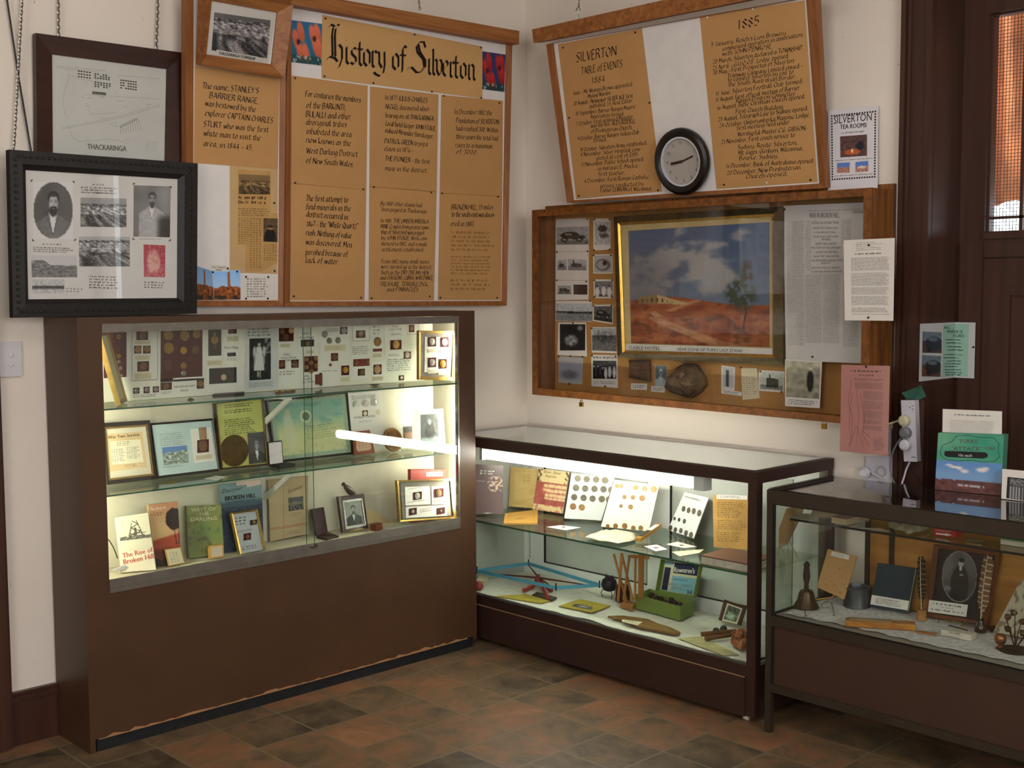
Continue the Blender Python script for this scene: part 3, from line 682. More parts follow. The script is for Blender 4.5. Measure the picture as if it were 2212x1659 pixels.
# ---- bronze framed case in front of the door
C3 = dict(x0=-.5492, x1=-.147, y0=-3.2, y1=-1.716, z=.8504); q = .022
c3 = root('bronze_cabinet', (-.35, -2.46, 0), 'low glass display cabinet with bronze metal frame standing before the dark door', 'display cabinet')
for x, y in ((C3['x0'], C3['y1']-q), (C3['x0'], C3['y0']), (C3['x1']-q, C3['y1']-q), (C3['x1']-q, C3['y0'])): MB().box(x, x+q, y, y+q, 0, .80, BRZ).build('leg', c3)
for z0, z1 in ((.80, .8455), (.378, .412), (.146, .174)):
    MB().box(C3['x0']-.001, C3['x0']+q, C3['y0'], C3['y1'], z0, z1, BRZ).build('rail', c3); MB().box(C3['x1']-q, C3['x1']+.001, C3['y0'], C3['y1'], z0, z1, BRZ).build('rail', c3)
    MB().box(C3['x0']+q, C3['x1']-q, C3['y1']-q, C3['y1'], z0, z1, BRZ).build('rail', c3); MB().box(C3['x0']+q, C3['x1']-q, C3['y0'], C3['y0']+q, z0, z1, BRZ).build('rail', c3)
mb = MB()
mb.box(C3['x0']-.0012, C3['x0']+.004, C3['y0']+q, C3['y1']-q, .412, .415, BLACK).box(C3['x0']-.0012, C3['x0']+.004, C3['y0']+q, C3['y1']-q, .797, .80, BLACK).box(C3['x0']+.001, C3['x0']+.004, C3['y1']-q-.012, C3['y1']-q, .415, .797, BLACK).box(C3['x0']+.001, C3['x0']+.004, C3['y1']-q-.008, C3['y1']-q, .174, .378, BLACK)
mb.build('rubber_seal', c3)
MB().box(C3['x0']+.003, C3['x1']-.003, C3['y0']+.003, C3['y1']-.003, .8455, .8505, GLASS_DK).build('top_glass', c3)
MB().box(C3['x0']+.006, C3['x0']+.01, C3['y0']+q, C3['y1']-q, .412, .80, GLASS).build('front_glass', c3)
MB().box(C3['x0']+q, C3['x1']-q, C3['y1']-.012, C3['y1']-.008, .412, .80, GLASS).build('side_glass', c3)
MB().box(C3['x0']+.008, C3['x0']+.014, C3['y0']+q, C3['y1']-q, .174, .378, M('3a2519', .5, name='brown_board')).build('lower_panel', c3)
MB().box(C3['x0']+.014, C3['x1']-.002, C3['y0']+.01, C3['y1']-.01, .398, .412, M('8d867b', .7, name='cabinet_floor')).build('case_floor', c3)
PLY = wood('a06b32', 'b9823f', .5, 1, 7, .1, 'plywood_door')
MB().box(C3['x1']-.012, C3['x1']-.006, C3['y0']+q, -1.888, .415, .80, PLY).build('sliding_door', c3)
for yy in (-1.872, -1.965, -2.62): MB().box(C3['x1']-.022, C3['x1']-.0125, yy-.016, yy, .412, .80, BRZ).build('door_stile', c3)
sh = MB().box(C3['x0']+.045, C3['x1']-.03, C3['y0']+.03, -1.78, .7425, .7485, GLASS_SH).build('shelf', c3)
MB().box(C3['x0']+.044, C3['x0']+.045, C3['y0']+.03, -1.78, .742, .749, BLACK).build('shelf_edge', sh)
# ================================================================== LEFT WALL
KRAFT = M('b98d5a', .75, 0, .2, .06, 5, name='brown_card'); KRAFTL = M('c49b66', .75, 0, .2, .05, 5, name='title_card')
BOARD = M('dcd8d6', .8, 0, .2, .04, 12, name='white_board'); FADED = M('8a5f35', .8, 0, .1, .1, name='faded_ink')
PB = wallL(-.04, 3.363, 1.467)
hb = root('history_board', PB.w(PB.uv(850, 655)), 'large pine framed board headed History of Silverton with three columns of cards', 'notice board')
MB().frame(PB, Q(PB, 617, 3, 1101.5, 94, 1089.8, 659.7, 609, 661), Q(PB, 628.5, 12, 1092.5, 96, 1083, 650, 624.5, 651), -.02, .016, PINEV, .006).build('frame', hb)
MB().slab(PB, Q(PB, 626, 5, 1095, 96, 1086, 650, 622, 654), -.012, 0, BOARD).build('backing_board', hb)
pr = PB.off(.06); q = Q(pr, 630, -20, 1122, 67, 1121, 96, 630, 9.5)
MB().slab(pr, q, -.062, 0, PINE).build('top_rail', hb)
c = PB.off(.0005); pt = PB.off(.0015)
title = sheet('title_card', 'brown card lettered History of Silverton in black gothic script', 'card', PB, Q(PB, 695.7, 32.3, 1041.3, 100.7, 1041, 212.6, 694, 169), KRAFTL, .0012, .0012)
GL = dict(
 i=[[(-.12, .88), (0, .97), (0, .12), (.15, -.02)], [(-.05, 1.3), (.06, 1.4)]],
 s=[[(.36, .92), (.2, 1), (.02, .8), (.05, .62), (.34, .4), (.36, .18), (.18, 0), (-.04, .1)]],
 t=[[(.02, 1.38), (.0, 1.2), (0, .12), (.17, -.02)], [(-.17, .95), (.25, .95)]],
 o=[[(.22, 1), (0, .8), (0, .2), (.22, 0), (.44, .2), (.44, .78), (.22, 1)]],
 r=[[(-.1, .88), (0, .97), (0, .1), (.14, -.02)], [(.04, .8), (.2, 1), (.34, .86)]],
 y=[[(-.1, .95), (0, .85), (0, .28), (.2, .02), (.42, .2)], [(.4, 1), (.42, .2), (.32, -.3), (.05, -.5), (-.25, -.42), (-.42, -.3)]],
 f=[[(.36, 1.42), (.2, 1.55), (.06, 1.3), (.04, .05), (-.02, -.1)], [(-.16, .95), (.32, .95)]],
 l=[[(-.05, 1.6), (.0, 1.5), (0, .12), (.15, -.02)]],
 v=[[(-.08, 1.0), (.04, .86), (.04, .3), (.24, 0)], [(.2, .95), (.36, 1), (.46, .8), (.44, .3), (.24, 0)]],
 e=[[(.22, 1), (0, .8), (0, .2), (.2, 0), (.4, .16)], [(.22, 1), (.4, .84), (.34, .66), (.02, .46)]],
 n=[[(-.1, .88), (0, .97), (0, .1), (.12, -.02)], [(.04, .8), (.24, 1), (.42, .84), (.42, .12), (.56, -.02)]],
 S=[[(.95, 1.62), (.8, 1.95), (.45, 1.9), (.2, 1.6), (.3, 1.25), (.75, .9), (.85, .45), (.6, .08), (.25, 0), (-.2, .3), (-.35, .2)], [(.36, 1.75), (.5, 1.3), (.95, .8), (.95, .4), (.65, .1)], [(-.35, .3), (-.5, .12)]],
 H=[[(.18, 2.0), (.1, 1.5), (.14, .3)], [(.36, 1.95), (.3, 1.5), (.34, .3)], [(-.15, 1.95), (.02, 2.15), (.3, 2.05), (.5, 2.2), (.62, 2.15)], [(-.3, .05), (-.1, .28), (.3, .22), (.5, .05)], [(.4, .9), (.62, 1.05), (.82, .85), (.82, .25), (.62, -.25), (.5, -.3)]])
a = V(pt.uv(714, 133)); b = V(pt.uv(1024, 173)); e = (b-a).normalized(); up = V((-e.y, e.x)); sc = (b-a).length/11.5
mb = MB()
for ch, x in zip('HistoryofSilverton', (0, 1.15, 1.5, 2.12, 2.45, 3.1, 3.62, 4.68, 5.4, 6.35, 7.6, 7.95, 8.22, 8.8, 9.42, 9.87, 10.3, 11.02)): nib(mb, PB, a+e*(x*sc), e, up, sc, GL[ch], .2, INK, .0026)
mb.build('lettering', title)
def textcard(name, label, q, lines, h, extra=None, group='brown text cards'):
    o = sheet(name, label, 'card', PB, q, KRAFT, .0004, .0008, group); p2 = PB.off(.0012); mb = MB()
    for t, x0, y0, x1, y1 in lines: CT(mb, p2, t, x0, y0, x1, y1, h)
    if extra: extra(mb, p2)
    mb.build('lettering', o); return o
G1 = 'cards of the history board'
textcard('text_card', 'brown card on the aboriginal tribes, upper card of the first column', Q(PB, 630, 163, 794, 185, 791, 411, 627, 396), [
 ('For centuries the members', 659.7, 208, 778.5, 222), ('of the BARKINTI,', 662, 232.5, 746, 238), ('BULALLI and other', 661, 252, 757, 258), ('aboriginal tribes', 661, 269.5, 748, 275),
 ('inhabited the area', 662, 289, 758.5, 296), ('now known as the', 662, 307.5, 757, 315.5), ('West Darling District', 661.7, 331, 771.5, 338.5), ('of New South Wales.', 661, 352, 763, 360.5)], 12.5, None, G1)
textcard('text_card', 'brown card on the first search for minerals, lower card of the first column', Q(PB, 627, 395, 791, 410, 787, 649, 627, 649), [
 ('The first attempt to', 661, 433.5, 751, 437.5), ('find minerals in the', 661, 452, 757, 456), ('district occurred in', 661.7, 468, 750.5, 474.5), ('1867 - the "White Quartz"', 662, 488.7, 771.5, 494),
 ('rush. Nothing of value', 661, 508, 759, 515), ('was discovered. Men', 660.4, 528, 759, 534.6), ('perished because of', 660.4, 550, 750, 555), ('lack of water.', 660.4, 567.7, 731, 571)], 12.5, None, G1)
textcard('text_card', 'brown card on the discovery of silver ore, upper card of the middle column', Q(PB, 799, 186.5, 947, 204, 943, 415, 797.5, 403), [
 ('In 1877 JULIUS CHARLES', 831.7, 215, 922.7, 222), ('NICKEL discovered silver-', 833, 235, 929.4, 240.7), ('bearing ore at THACKARINGA.', 833, 253.6, 937.6, 261), ('Local hotel-keeper JOHN STOKIE,', 833, 271, 941, 283),
 ('induced Menindee Storekeeper,', 831.7, 286, 935.6, 299.6), ('PATRICK GREEN to peg a', 830.7, 309.5, 923, 315.8), ('claim in 1876 -', 830, 325.7, 892, 329.4), ('THE PIONEER - the first', 831.7, 346.8, 927.7, 354), ('mine in the district.', 832.5, 368, 922.5, 373)], 10.5, None, G1)
textcard('text_card', 'brown card on the early mines, lower card of the middle column', Q(PB, 797.5, 402, 943, 414, 937, 649, 796, 649), [
 ('By 1880 other claims had', 822, 443.4, 911, 447.6), ('been pegged at Thackaringa.', 825, 455.8, 922.5, 460.8), ('In 1881, THE UMBERUMBERKA', 822.5, 480.7, 925, 483), ('MINE (2 miles from present town-', 822.5, 493, 927, 495.6),
 ('ship of Silverton) was pegged', 823, 505, 915, 507), ('by JOHN STOKIE. Work com-', 823.8, 518, 924, 519), ('menced in 1882, and a small', 823.8, 530, 921.5, 531.7), ('settlement established.', 825, 543, 915, 543.4),
 ('From 1882 many small mines', 823.8, 569, 926, 569.5), ('were opened up in the district,', 823, 579.7, 932, 581), ('Such as the DRY DREAM, HEN', 823, 592.6, 925, 593.3), ('and CHICKENS, LUBRA, WAR DANCE,', 822, 603.8, 935.7, 604.5),
 ('TREASURE, TERRIBLE DICK,', 821, 618, 925, 618), ('and PINNACLES.', 835.7, 629.4, 904.6, 629.4)], 9, None, G1)
textcard('text_card', 'brown card on the town population, upper card of the third column', Q(PB, 953, 205, 1086, 217.6, 1084.5, 425, 949.5, 417), [
 ('In December 1882 the', 982, 246, 1062.5, 248.6), ('Population of SILVERTON', 985.4, 264.8, 1077, 268.5), ('had reached 300. Within', 985.4, 282, 1075, 286), ('three years the total had', 985, 299.6, 1075, 303.8),
 ('risen to a maximum', 984, 318, 1063, 320.7), ('of 3000.', 985, 332, 1031, 334.4)], 10.5, None, G1)
def faded(mb, p):
    words(mb, p, Q(p, 975, 497, 1068, 499, 1066, 545, 975, 544), 5, FADED, 3, .5, .0004, .15); words(mb, p, Q(p, 974, 551, 1062, 552, 1060, 595, 974, 594), 6, FADED, 4, .5, .0004, .1); words(mb, p, Q(p, 973, 601, 1058, 602, 1055, 629, 973, 628), 3, FADED, 5, .5, .0004, .1)
textcard('text_card', 'brown card on nearby Broken Hill with faded lower lines, lower card of the third column', Q(PB, 949.5, 416, 1084.5, 424, 1081.5, 648, 945.6, 648.5), [
 ('BROKEN HILL, 15 miles', 975, 452.6, 1064.4, 452.6), ('to the south-east was discov-', 975, 468, 1069.4, 469), ('ered in 1883.', 974, 488, 1024, 489)], 11, faded, G1)
def desert_pea(c1, c2, bg):
    def fn(s, t):
        g = mixc(bg, (.1, .3, .3), .5*sm(.5, 1, t)+.3*nz(s*6, t*6, 2))
        for k, (x, y, a) in enumerate(((.15, .45, .3), (.3, .25, .25), (.28, .7, .35), (.48, .75, .3), (.7, .3, .25), (.85, .25, .3), (.8, .55, .3), (.92, .6, .25))):
            dx, dy = s-x, t-y; u = dx*math.cos(a)+dy*math.sin(a); v = -dx*math.sin(a)+dy*math.cos(a); u, v = -dx*.95+dy*.3, dx*.3+dy*.95
            w = 1-sm(.8, 1.1, math.hypot(u/.11, v/.27)); g = mixc(g, mixc(c1, c2, sm(-.2, .2, v)), w)
        for x, y in ((.22, .5), (.75, .38)): g = mixc(g, (.15, .12, .12), ell(s, t, x, y, .06, .07, .3))
        if t > .82: g = mixc(g, (.75, .8, .75) if nz(s*14, t*9, 4) > .25 else (.12, .25, .25), .7)
        return g
    return fn
for lab, q, f in (('white edged postcard of orange desert flowers before the gothic title', (630, 43.5, 695.2, 51.5, 694, 142, 628.8, 134), desert_pea((.86, .45, .33), (.78, .38, .25), (.15, .42, .58))),
                  ('small postcard of deep red desert flowers past the end of the gothic title', (1041.6, 110.6, 1091.5, 118, 1089, 199, 1041.6, 192.7), desert_pea((.72, .2, .2), (.6, .12, .14), (.2, .22, .42)))):
    o = sheet('flower_postcard', lab, 'postcard', PB, Q(PB, *q), WHITE, .0004, .0006, 'flower postcards'); photo(o, PB.off(.001), Q(PB, *q), f, 26, 34)
pins(PB, [(637, 169), (637, 395), (784, 409), (634, 640), (779, 643), (807, 404), (931, 416), (802, 644), (927.5, 640), (954, 417.5), (1075, 425), (950.5, 643), (1073, 643), (958, 207), (1078, 222.5)], 'black drawing pin in a brown text card of the history board', 'pins in the text cards of the history board')
pins(PB, [(702, 40), (894.6, 75), (1038, 103), (700, 165), (805.6, 179.5), (932, 198), (1038.6, 211.5)], 'black drawing pin in the edge of the gothic title card', 'pins in the gothic title card', .0026)
pc = onY(907, 21, -.1); o = link_chain([pc, pc+V((0, .02, .13))], .012, .0016, SILV); tag(o, 'short chain dropping to the top rail of the large history board', 'chain')
# ---- narrower board beside it
nb = root('notice_board', PB.w(PB.uv(505, 655)), 'narrow pine framed white board holding a brown card and newspaper cutting', 'notice board')
MB().frame(PB, Q(PB, 397.6, -16, 616, 0, 608, 661, 398, 661), Q(PB, 417, -8, 605.5, 6, 600.5, 649, 416, 649), -.02, .012, PINEV, .004).build('frame', nb)
MB().slab(PB, Q(PB, 414, -12, 608, 2, 602, 651, 413, 652), -.012, 0, BOARD).build('backing_board', nb)
textcard('text_card', 'brown card on the naming of the ranges, under the township picture', Q(PB, 420.4, 141.5, 603, 169.6, 600, 366, 419, 352), [
 ("The name, STANLEY'S", 437, 190.6, 558, 201.8), ('BARRIER RANGE,', 452.6, 210.8, 557.7, 224), ('was bestowed by the', 442.8, 228.4, 551.6, 242.4), ('explorer CAPTAIN CHARLES', 442.8, 249.4, 588.6, 266.3), ('STURT who was the first', 439.5, 273.3, 578.8, 285.9), ('white man to visit the', 440, 292.9, 562, 304), ('area, in 1844 - 45.', 439.5, 315.3, 545, 325)], 12.5)
NEWS = M('b9925c', .8, 0, .2, .12, 9, name='yellowed_newsprint'); NEWSK = M('4a3520', .8, 0, .1, .1, name='old_newsprint_ink'); KB = M('c0a072', .8, 0, .2, .05, name='pale_card')
o = sheet('newspaper_cutting', 'yellowed newspaper cutting on pale card with two small pictures', 'newspaper', PB, Q(PB, 496, 358, 600, 366, 599, 592, 496, 589), KB, .0003, .0005); p = PB.off(.0008)
MB().slab(p, Q(p, 514, 366, 585, 370, 585, 460, 600, 461, 599.5, 567, 566, 587, 530, 587, 530, 530, 514, 529), 0, .0004, NEWS).build('newsprint', o); p = p.off(.0004)
photo(o, p, Q(p, 515.7, 376, 583, 379, 583, 420, 515.7, 419), lambda s, t: tuple(x*y for x, y in zip(town(12, .6, .3)(s, t), (.85, .68, .45))))
photo(o, p, Q(p, 569, 471, 600, 472, 599.5, 523, 569, 522), lambda s, t: tuple(x*y for x, y in zip(people(8, 1, .45)(s, t), (.8, .64, .42))), 16, 24)
mb = MB(); words(mb, p, Q(p, 515, 422, 580, 423, 575, 443, 515, 442), 2, NEWSK, 6, .6, .0004, .1, .06, .2)
for k, q in enumerate(((515, 448, 583, 450, 583, 468, 515, 467), (515, 470, 538, 470, 538, 528, 515, 527), (540, 470, 566, 471, 566, 580, 540, 579), (570, 526, 598, 527, 598, 564, 570, 563))): words(mb, p, Q(p, *q), (4, 12, 22, 8)[k], NEWSK, 20+k, .35, .0004, .12)
mb.build('print', o)
def chimney(top):
    def fn(s, t):
        g = (.45+.2*t, .62+.1*t, .8) if t < top+.12*abs(s-.5)+.05*nz(s*5, 1) else mixc((.62, .34, .16), (.3, .18, .12), .5+nz(s*9, t*9, 3))
        if abs(s-.55) < .05 and .05 < t < top+.05: g = (.5, .32, .2)
        if t > .85 and nz(s*5, t*5, 9) > 0: g = (.2, .16, .12)
        return g
    return fn
o = sheet('postcard', 'darker red hill postcard partly behind the black carved frame', 'postcard', PB, Q(PB, 418.5, 573, 458, 585, 462, 648, 418.5, 648), WHITE, .0003, .0005, 'hill postcards'); photo(o, PB.off(.0008), Q(PB, 418.5, 573, 458, 585, 462, 648, 418.5, 648), chimney(.5), 24, 30)
o = sheet('postcard', 'bright postcard of an orange hill with a stone chimney under blue sky', 'postcard', PB, Q(PB, 459.6, 586, 518.5, 583, 519, 647, 462.4, 648), WHITE, .0012, .0005, 'hill postcards'); photo(o, PB.off(.0017), Q(PB, 459.6, 586, 518.5, 583, 519, 647, 462.4, 648), lambda s, t: tuple(min(1, x*1.2) for x in chimney(.52)(s, t)), 30, 30)
o = sheet('caption_card', 'small white caption card pinned above the orange hill postcard', 'card', PB, Q(PB, 453.5, 571, 491.5, 574, 491.5, 587, 454, 585), WHITE, .0018, .0005); mb = MB(); p = PB.off(.0023); T(mb, p, 'DAY DREAM', 458, 578.5, 487, 580, 4); T(mb, p, 'MINE.', 466, 584.5, 480, 585.3, 4); mb.build('lettering', o)
o = sheet('typed_sheet', 'white typed sheet pinned in the bottom corner of the narrow board', 'paper', PB, Q(PB, 521, 593, 599.5, 594, 599.5, 648.5, 521, 648.5), WHITE, .0004, .0005); mb = MB(); p = PB.off(.0009)
words(mb, p, Q(p, 533, 600, 577, 600, 577, 643, 533, 643), 8, NEWSK, 33, .45, .0004, .15); mb.build('print', o)
pins(PB, [(592, 438.5), (592.5, 585)], 'black drawing pin in the pale card behind the newspaper cutting', 'pins in the newspaper cutting', .0014)
pins(PB, [(459, 588), (491, 580), (511.5, 586.5)], 'black drawing pin by the caption card over the orange hill postcard', 'pins by the hill postcards', .0023)
pins(PB, [(531, 598), (579, 598.5), (531, 645), (578, 645)], 'black drawing pin in the white typed sheet', 'pins in the typed sheet', .0009)
# township picture with a deep pine frame, leaning out in front
PT = wallL(0, 9.5); PT = Pl(PB.w(PB.uv(514, 154), .018), PT.u, PT.v)
o = root('framed_photograph', PT.o, 'grey township photograph in a wide sloping pine frame above the brown card', 'picture')
MB().frame(PT, Q(PT, 428.5, -22, 622.8, 8.8, 603.8, 168.9, 423.4, 139.7), Q(PT, 453.9, 1.4, 595.7, 27, 583.4, 139, 442.4, 117), -.002, .034, PINE, .012).build('frame', o)
MB().slab(PT, Q(PT, 449, -3, 600, 24, 587, 143, 438, 121), 0, .004, WHITE).build('mount', o)
qq = Q(PT, 461.4, 26.4, 583, 44, 575.3, 126, 455.3, 108.5); photo(o, PT.off(.0045), qq, town(5, .42, .12, .12, .9, (.98, .95, .95)), 60, 44)
lb = MB().slab(PT, Q(PT, 466, 107, 556, 122.7, 555, 135, 464.8, 120), .005, .0062, WHITE).build('caption', o); mb = MB(); p = PT.off(.0064); T(mb, p, 'THACKARINGA TOWNSHIP', 472, 117.5, 551.6, 130.5, 7, bold=.03); mb.build('lettering', lb)
MB().slab(PT, Q(PT, 453.9, 1.4, 595.7, 27, 583.4, 139, 442.4, 117), .008, .0095, GLASS_PIC).build('glass', o)
# ---- hanging pictures
PM = wallL(-.019); PF = wallL(-.1)
BW = wood('2a1510', '3a1d15', .35, 0, 10, .06, 'dark_stained_frame')
o = root('framed_map', PM.w(PM.uv(230, 345)), 'hand drawn town map in a plain dark stained frame hung on chains', 'picture')
qo = Q(PM, 71.5, 73.4, 393.8, 116.3, 395, 366, 75, 345); qi = Q(PM, 109.3, 118.3, 357.3, 150, 353, 356, 111, 338)
MB().frame(PM, qo, qi, -.005, .022, BW, .012).build('frame', o); MB().slab(PM, qi, 0, .006, M('c9cac4', .7, 0, .3, .05, 10, name='map_paper')).build('map_sheet', o)
GREY = M('5d5c58', .8, 0, .1, .1, name='pencil_grey'); LGREY = M('8d8d88', .8, 0, .1, .1, name='pale_pencil'); p = PM.off(.0064)
mb = MB(); R = random.Random(7)
for (xa, ya, xb, yb, r, n) in ((167, 150, 197, 168, 3, 5), (203, 157, 238, 170, 3, 6), (203, 175, 240, 188, 3, 6), (259, 170, 296, 192, 4, 7)):
    for i in range(r):
        for j in range(n):
            if R.random() < .85: x = xa+(xb-xa)*(j+.5)/n; y = ya+(yb-ya)*(i+.5)/r+.13*(x-xa); blob(mb, p, [(x-2, y-1.4), (x+2, y-.9), (x+2, y+1.6), (x-2, y+1.2)], INK)
blob(mb, p, [(199, 197), (229, 200), (229, 206), (199, 203)], GREY); mb.build('drawing', o)
mb = MB()
for pts in ([(132, 276), (190, 266), (260, 250), (345, 226)], [(132, 279), (190, 269), (262, 254), (345, 229)], [(150, 165), (138, 200), (136, 225), (142, 250), (148, 255)], [(146, 265), (155, 295), (170, 306), (215, 303), (232, 300), (265, 306), (280, 300)], [(178, 204), (345, 214)], [(190, 228), (196, 247), (250, 243)], [(145, 160), (170, 170), (240, 182)], [(253, 163), (345, 170)], [(318, 305), (340, 307), (338, 327), (314, 325), (318, 305)], [(240, 268), (250, 264), (252, 274), (241, 272)]): L(mb, p, pts, .0009, LGREY)
for k in range(9):
    x = 262+k*4.3; L(mb, p, [(x, 268-k*1.9), (x-2+k*1.5, 290-k*1)], .0009, GREY); L(mb, p, [(x-3, 272-k*2), (x-1, 276-k*2)], .0022, GREY)
for k in range(14):
    x, y = R.uniform(175, 335), R.uniform(194, 232); L(mb, p, [(x, y), (x+R.uniform(4, 12), y+1)], .0012, LGREY)
T(mb, p, 'THACKARINGA', 189, 322, 273, 327, 12, GREY, bold=.03); words(mb, p, Q(p, 121, 140, 238, 152, 238, 160, 121, 148), 2, LGREY, 9, .3); words(mb, p, Q(p, 318, 308, 337, 310, 336, 324, 317, 322), 4, LGREY, 10, .35); mb.build('lettering', o)
MB().slab(PM, qi, .008, .0095, GLASS_PIC).build('glass', o)
CARV = M('16120f', .5, 0, .45, .25, 60, .6, name='black_carved_wood')
o = root('framed_collage', PF.w(PF.uv(220, 684)), 'wide black carved frame holding old portraits and town photographs on white mount', 'picture')
qo = Q(PF, 15.4, 324, 421.8, 353.6, 420, 677.5, 23.8, 686.5); qi = Q(PF, 53, 367.6, 382.6, 387, 381, 643.7, 58.9, 646.5); qm = [bil([a, b, (0, 0), (0, 0)], .72, 0) for a, b in zip(qo, qi)]
MB().frame(PF, qo, qm, -.012, .018, CARV, .024).frame(PF, qm, qi, -.012, .02, BLACK, .008).build('frame', o)
mb = MB(); # carved beading along the frame
for k in range(4):
    a, b = [V(bil([qo[j], qm[j], (0, 0), (0, 0)], .45, 0)) for j in (k, (k+1) % 4)]; n = int((b-a).length/.02)
    for i in range(n): mb.disc(PF, a+(b-a)*((i+.5)/n), .0065, .005, .017, .0235, CARV, 6, .002)
mb.build('beading', o)
MB().slab(PF, qi, 0, .003, M('d6d4d0', .75, 0, .3, .03, name='white_mount')).build('mount', o); p = PF.off(.0032)
photo(o, p, Q(p, 72, 393, 157.5, 393, 157.5, 516, 72, 516), portrait(3, .32, .45, .07, .72, True, .5, .36, True, back=.86), 44, 60, 'oval_portrait')
photo(o, p, Q(p, 288.7, 400, 368.6, 402.7, 367, 512.8, 288, 511), lambda s, t: portrait(6, .5, .72, .2, .6, True, .5, .26, scale=.72)(s, t)[0]*(1-.75*sm(.55, .8, s)*sm(.5, .7, t)), 40, 52, 'seated_portrait')
photo(o, p, Q(p, 173.8, 426.5, 273, 429, 273, 491, 173.8, 489.6), town(21, .62, .2, .15, .95), 54, 36); photo(o, p, Q(p, 170, 510.6, 280.3, 511.4, 280.3, 575.6, 171.2, 575.6), town(23, .7, .12, .1, .9), 54, 36)
photo(o, p, Q(p, 67.3, 552, 165.4, 552, 166.8, 599, 68.7, 599), lambda s, t: (.78 if t < .45-.3*ell(s, t, .15, .4, .2, .25, .4)-.05*nz(s*7, 2) else .45+.25*nz(s*12, t*14, 4)), 44, 26); photo(o, p, Q(p, 69.5, 603.6, 138.7, 603.6, 138.7, 634, 69.5, 634), lambda s, t: .75-.5*sm(.4, .5, t)*(1-sm(.6, .75, t))+.15*nz(s*12, t*9, 5), 34, 16)
photo(o, p, Q(p, 310, 528, 357, 530, 356.5, 599, 311, 598), lambda s, t: mixc((.68, .2, .28), (.86, .66, .62), max(0, min(1, .9*ell(s, t, .45, .5, .3, .35, .3)+.6*nz(s*9, t*9, 6)+(.3 if t > .6 else 0)))), 28, 38)
mb = MB()
for k, (q, r) in enumerate((((200, 396, 228, 397, 228, 402, 200, 401), 1), ((175, 402, 258, 405, 254, 421, 175, 418), 3), ((92, 525, 131, 525.5, 131, 531, 92, 530), 1), ((72, 532, 162, 535, 158, 548, 72, 545), 3), ((193, 594, 261, 596, 258, 626, 193, 624), 5), ((143, 621, 182, 622, 178, 633, 143, 632), 2), ((312, 607, 361, 608, 356, 625, 312, 623), 3), ((300, 515, 352, 515.5, 352, 518, 300, 517.5), 1))): words(mb, p, Q(p, *q), r, INK, 40+k, .5, .0004, .2)
for x, y, a, b in ((66, 388, 1, 1), (161, 391, -1, 1), (69, 521, 1, -1), (164, 520, -1, -1), (287, 395, 1, 1), (371, 402, -1, 1), (286, 518, 1, -1), (369, 521, -1, -1)): blob(mb, p, [(x, y), (x+6*a, y), (x, y+6*b)][::a*b], GREY)
mb.build('print', o)
MB().slab(PF, qi, .0045, .006, GLASS_PIC).build('glass', o)
PC = wallL(-.018)
W3 = lambda x, y, d=0: PC.w(PC.uv(x, y), d)
for lab, pts in (('long steel chain running down to the outer top corner of the black frame', [(45, -8), (36.4, 154), (27, 322)]), ('short steel chain meeting the map frame near its doorway end', [(126, -8), (126.7, 79)]), ('short steel chain meeting the map frame near the pine board', [(341.5, -8), (337.7, 107)]), ('long steel chain hanging beside the edge of the narrow pine board', [(398.5, -8), (396, 120), (396.5, 352)])):
    o = link_chain([W3(x, y, (.022 if x > 390 else .012 if x < 50 else 0)) for x, y in pts], .0125, .0019, SILV); tag(o, lab, 'chain', 'picture hanging chains')
o = MB().tube([W3(13.5, -8), W3(15.4, 0), W3(40, 165), W3(67.3, 326.5)], .0032, BLACK, 8).build('hanging_flex'); tag(o, 'black cord slanting down the cream wall behind the map frame', 'cord')
# light switch by the doorway
PS = wallL(-.0005); SWM = M('c6c4c6', .35, 0, .5, .03, name='switch_plastic')
o = root('light_switch', PS.w(PS.uv(12, 812)), 'grey white light switch plate with two round buttons on the cream wall', 'light switch')
u0, v0 = PS.uv(43, 738); u1, v1 = PS.uv(42, 812); MB().slab(PS, [(u0-.075, v0), (u0, v0), (u0, v1), (u0-.075, v1)], 0, .009, SWM).build('plate', o)
for y in (767, 787.5): MB().disc(PS, PS.uv(21.5, y), .0075, .0075, .009, .012, SWM, 18, .001).build('button', o)
# ================================================================== RIGHT WALL
PE = wallR(-.05, 9.6, 1.906)
eb = root('events_board', PE.w(PE.uv(1500, 420)), 'pine framed white board tilted off the wall holding two brown sheets of dated events', 'notice board')
MB().frame(PE, Q(PE, 1184.4, 96, 1767, -8, 1787.6, 405.7, 1229.4, 437.5), Q(PE, 1196, 93, 1743, -6, 1771.7, 396, 1240, 432.5), -.02, .014, PINEV, .006).build('frame', eb)
MB().slab(PE, Q(PE, 1194, 92, 1746, -6, 1774, 398, 1238, 434), -.014, 0, BOARD).build('backing_board', eb)
pr = PE.off(.05); MB().slab(pr, Q(pr, 1149, 63.6, 1800, -82, 1800, -37, 1152.5, 93), -.052, 0, PINE).build('top_rail', eb)
def evsheet(name, label, q, lines, h):
    o = sheet(name, label, 'paper', PE, q, KRAFT, .0006, .0008, 'brown event sheets'); p = PE.off(.0014); mb = MB()
    for l in lines: CT(mb, p, *l[:5], l[5] if len(l) > 5 else h, nw=.15 if len(l) > 5 else .2)
    mb.build('lettering', o); return o
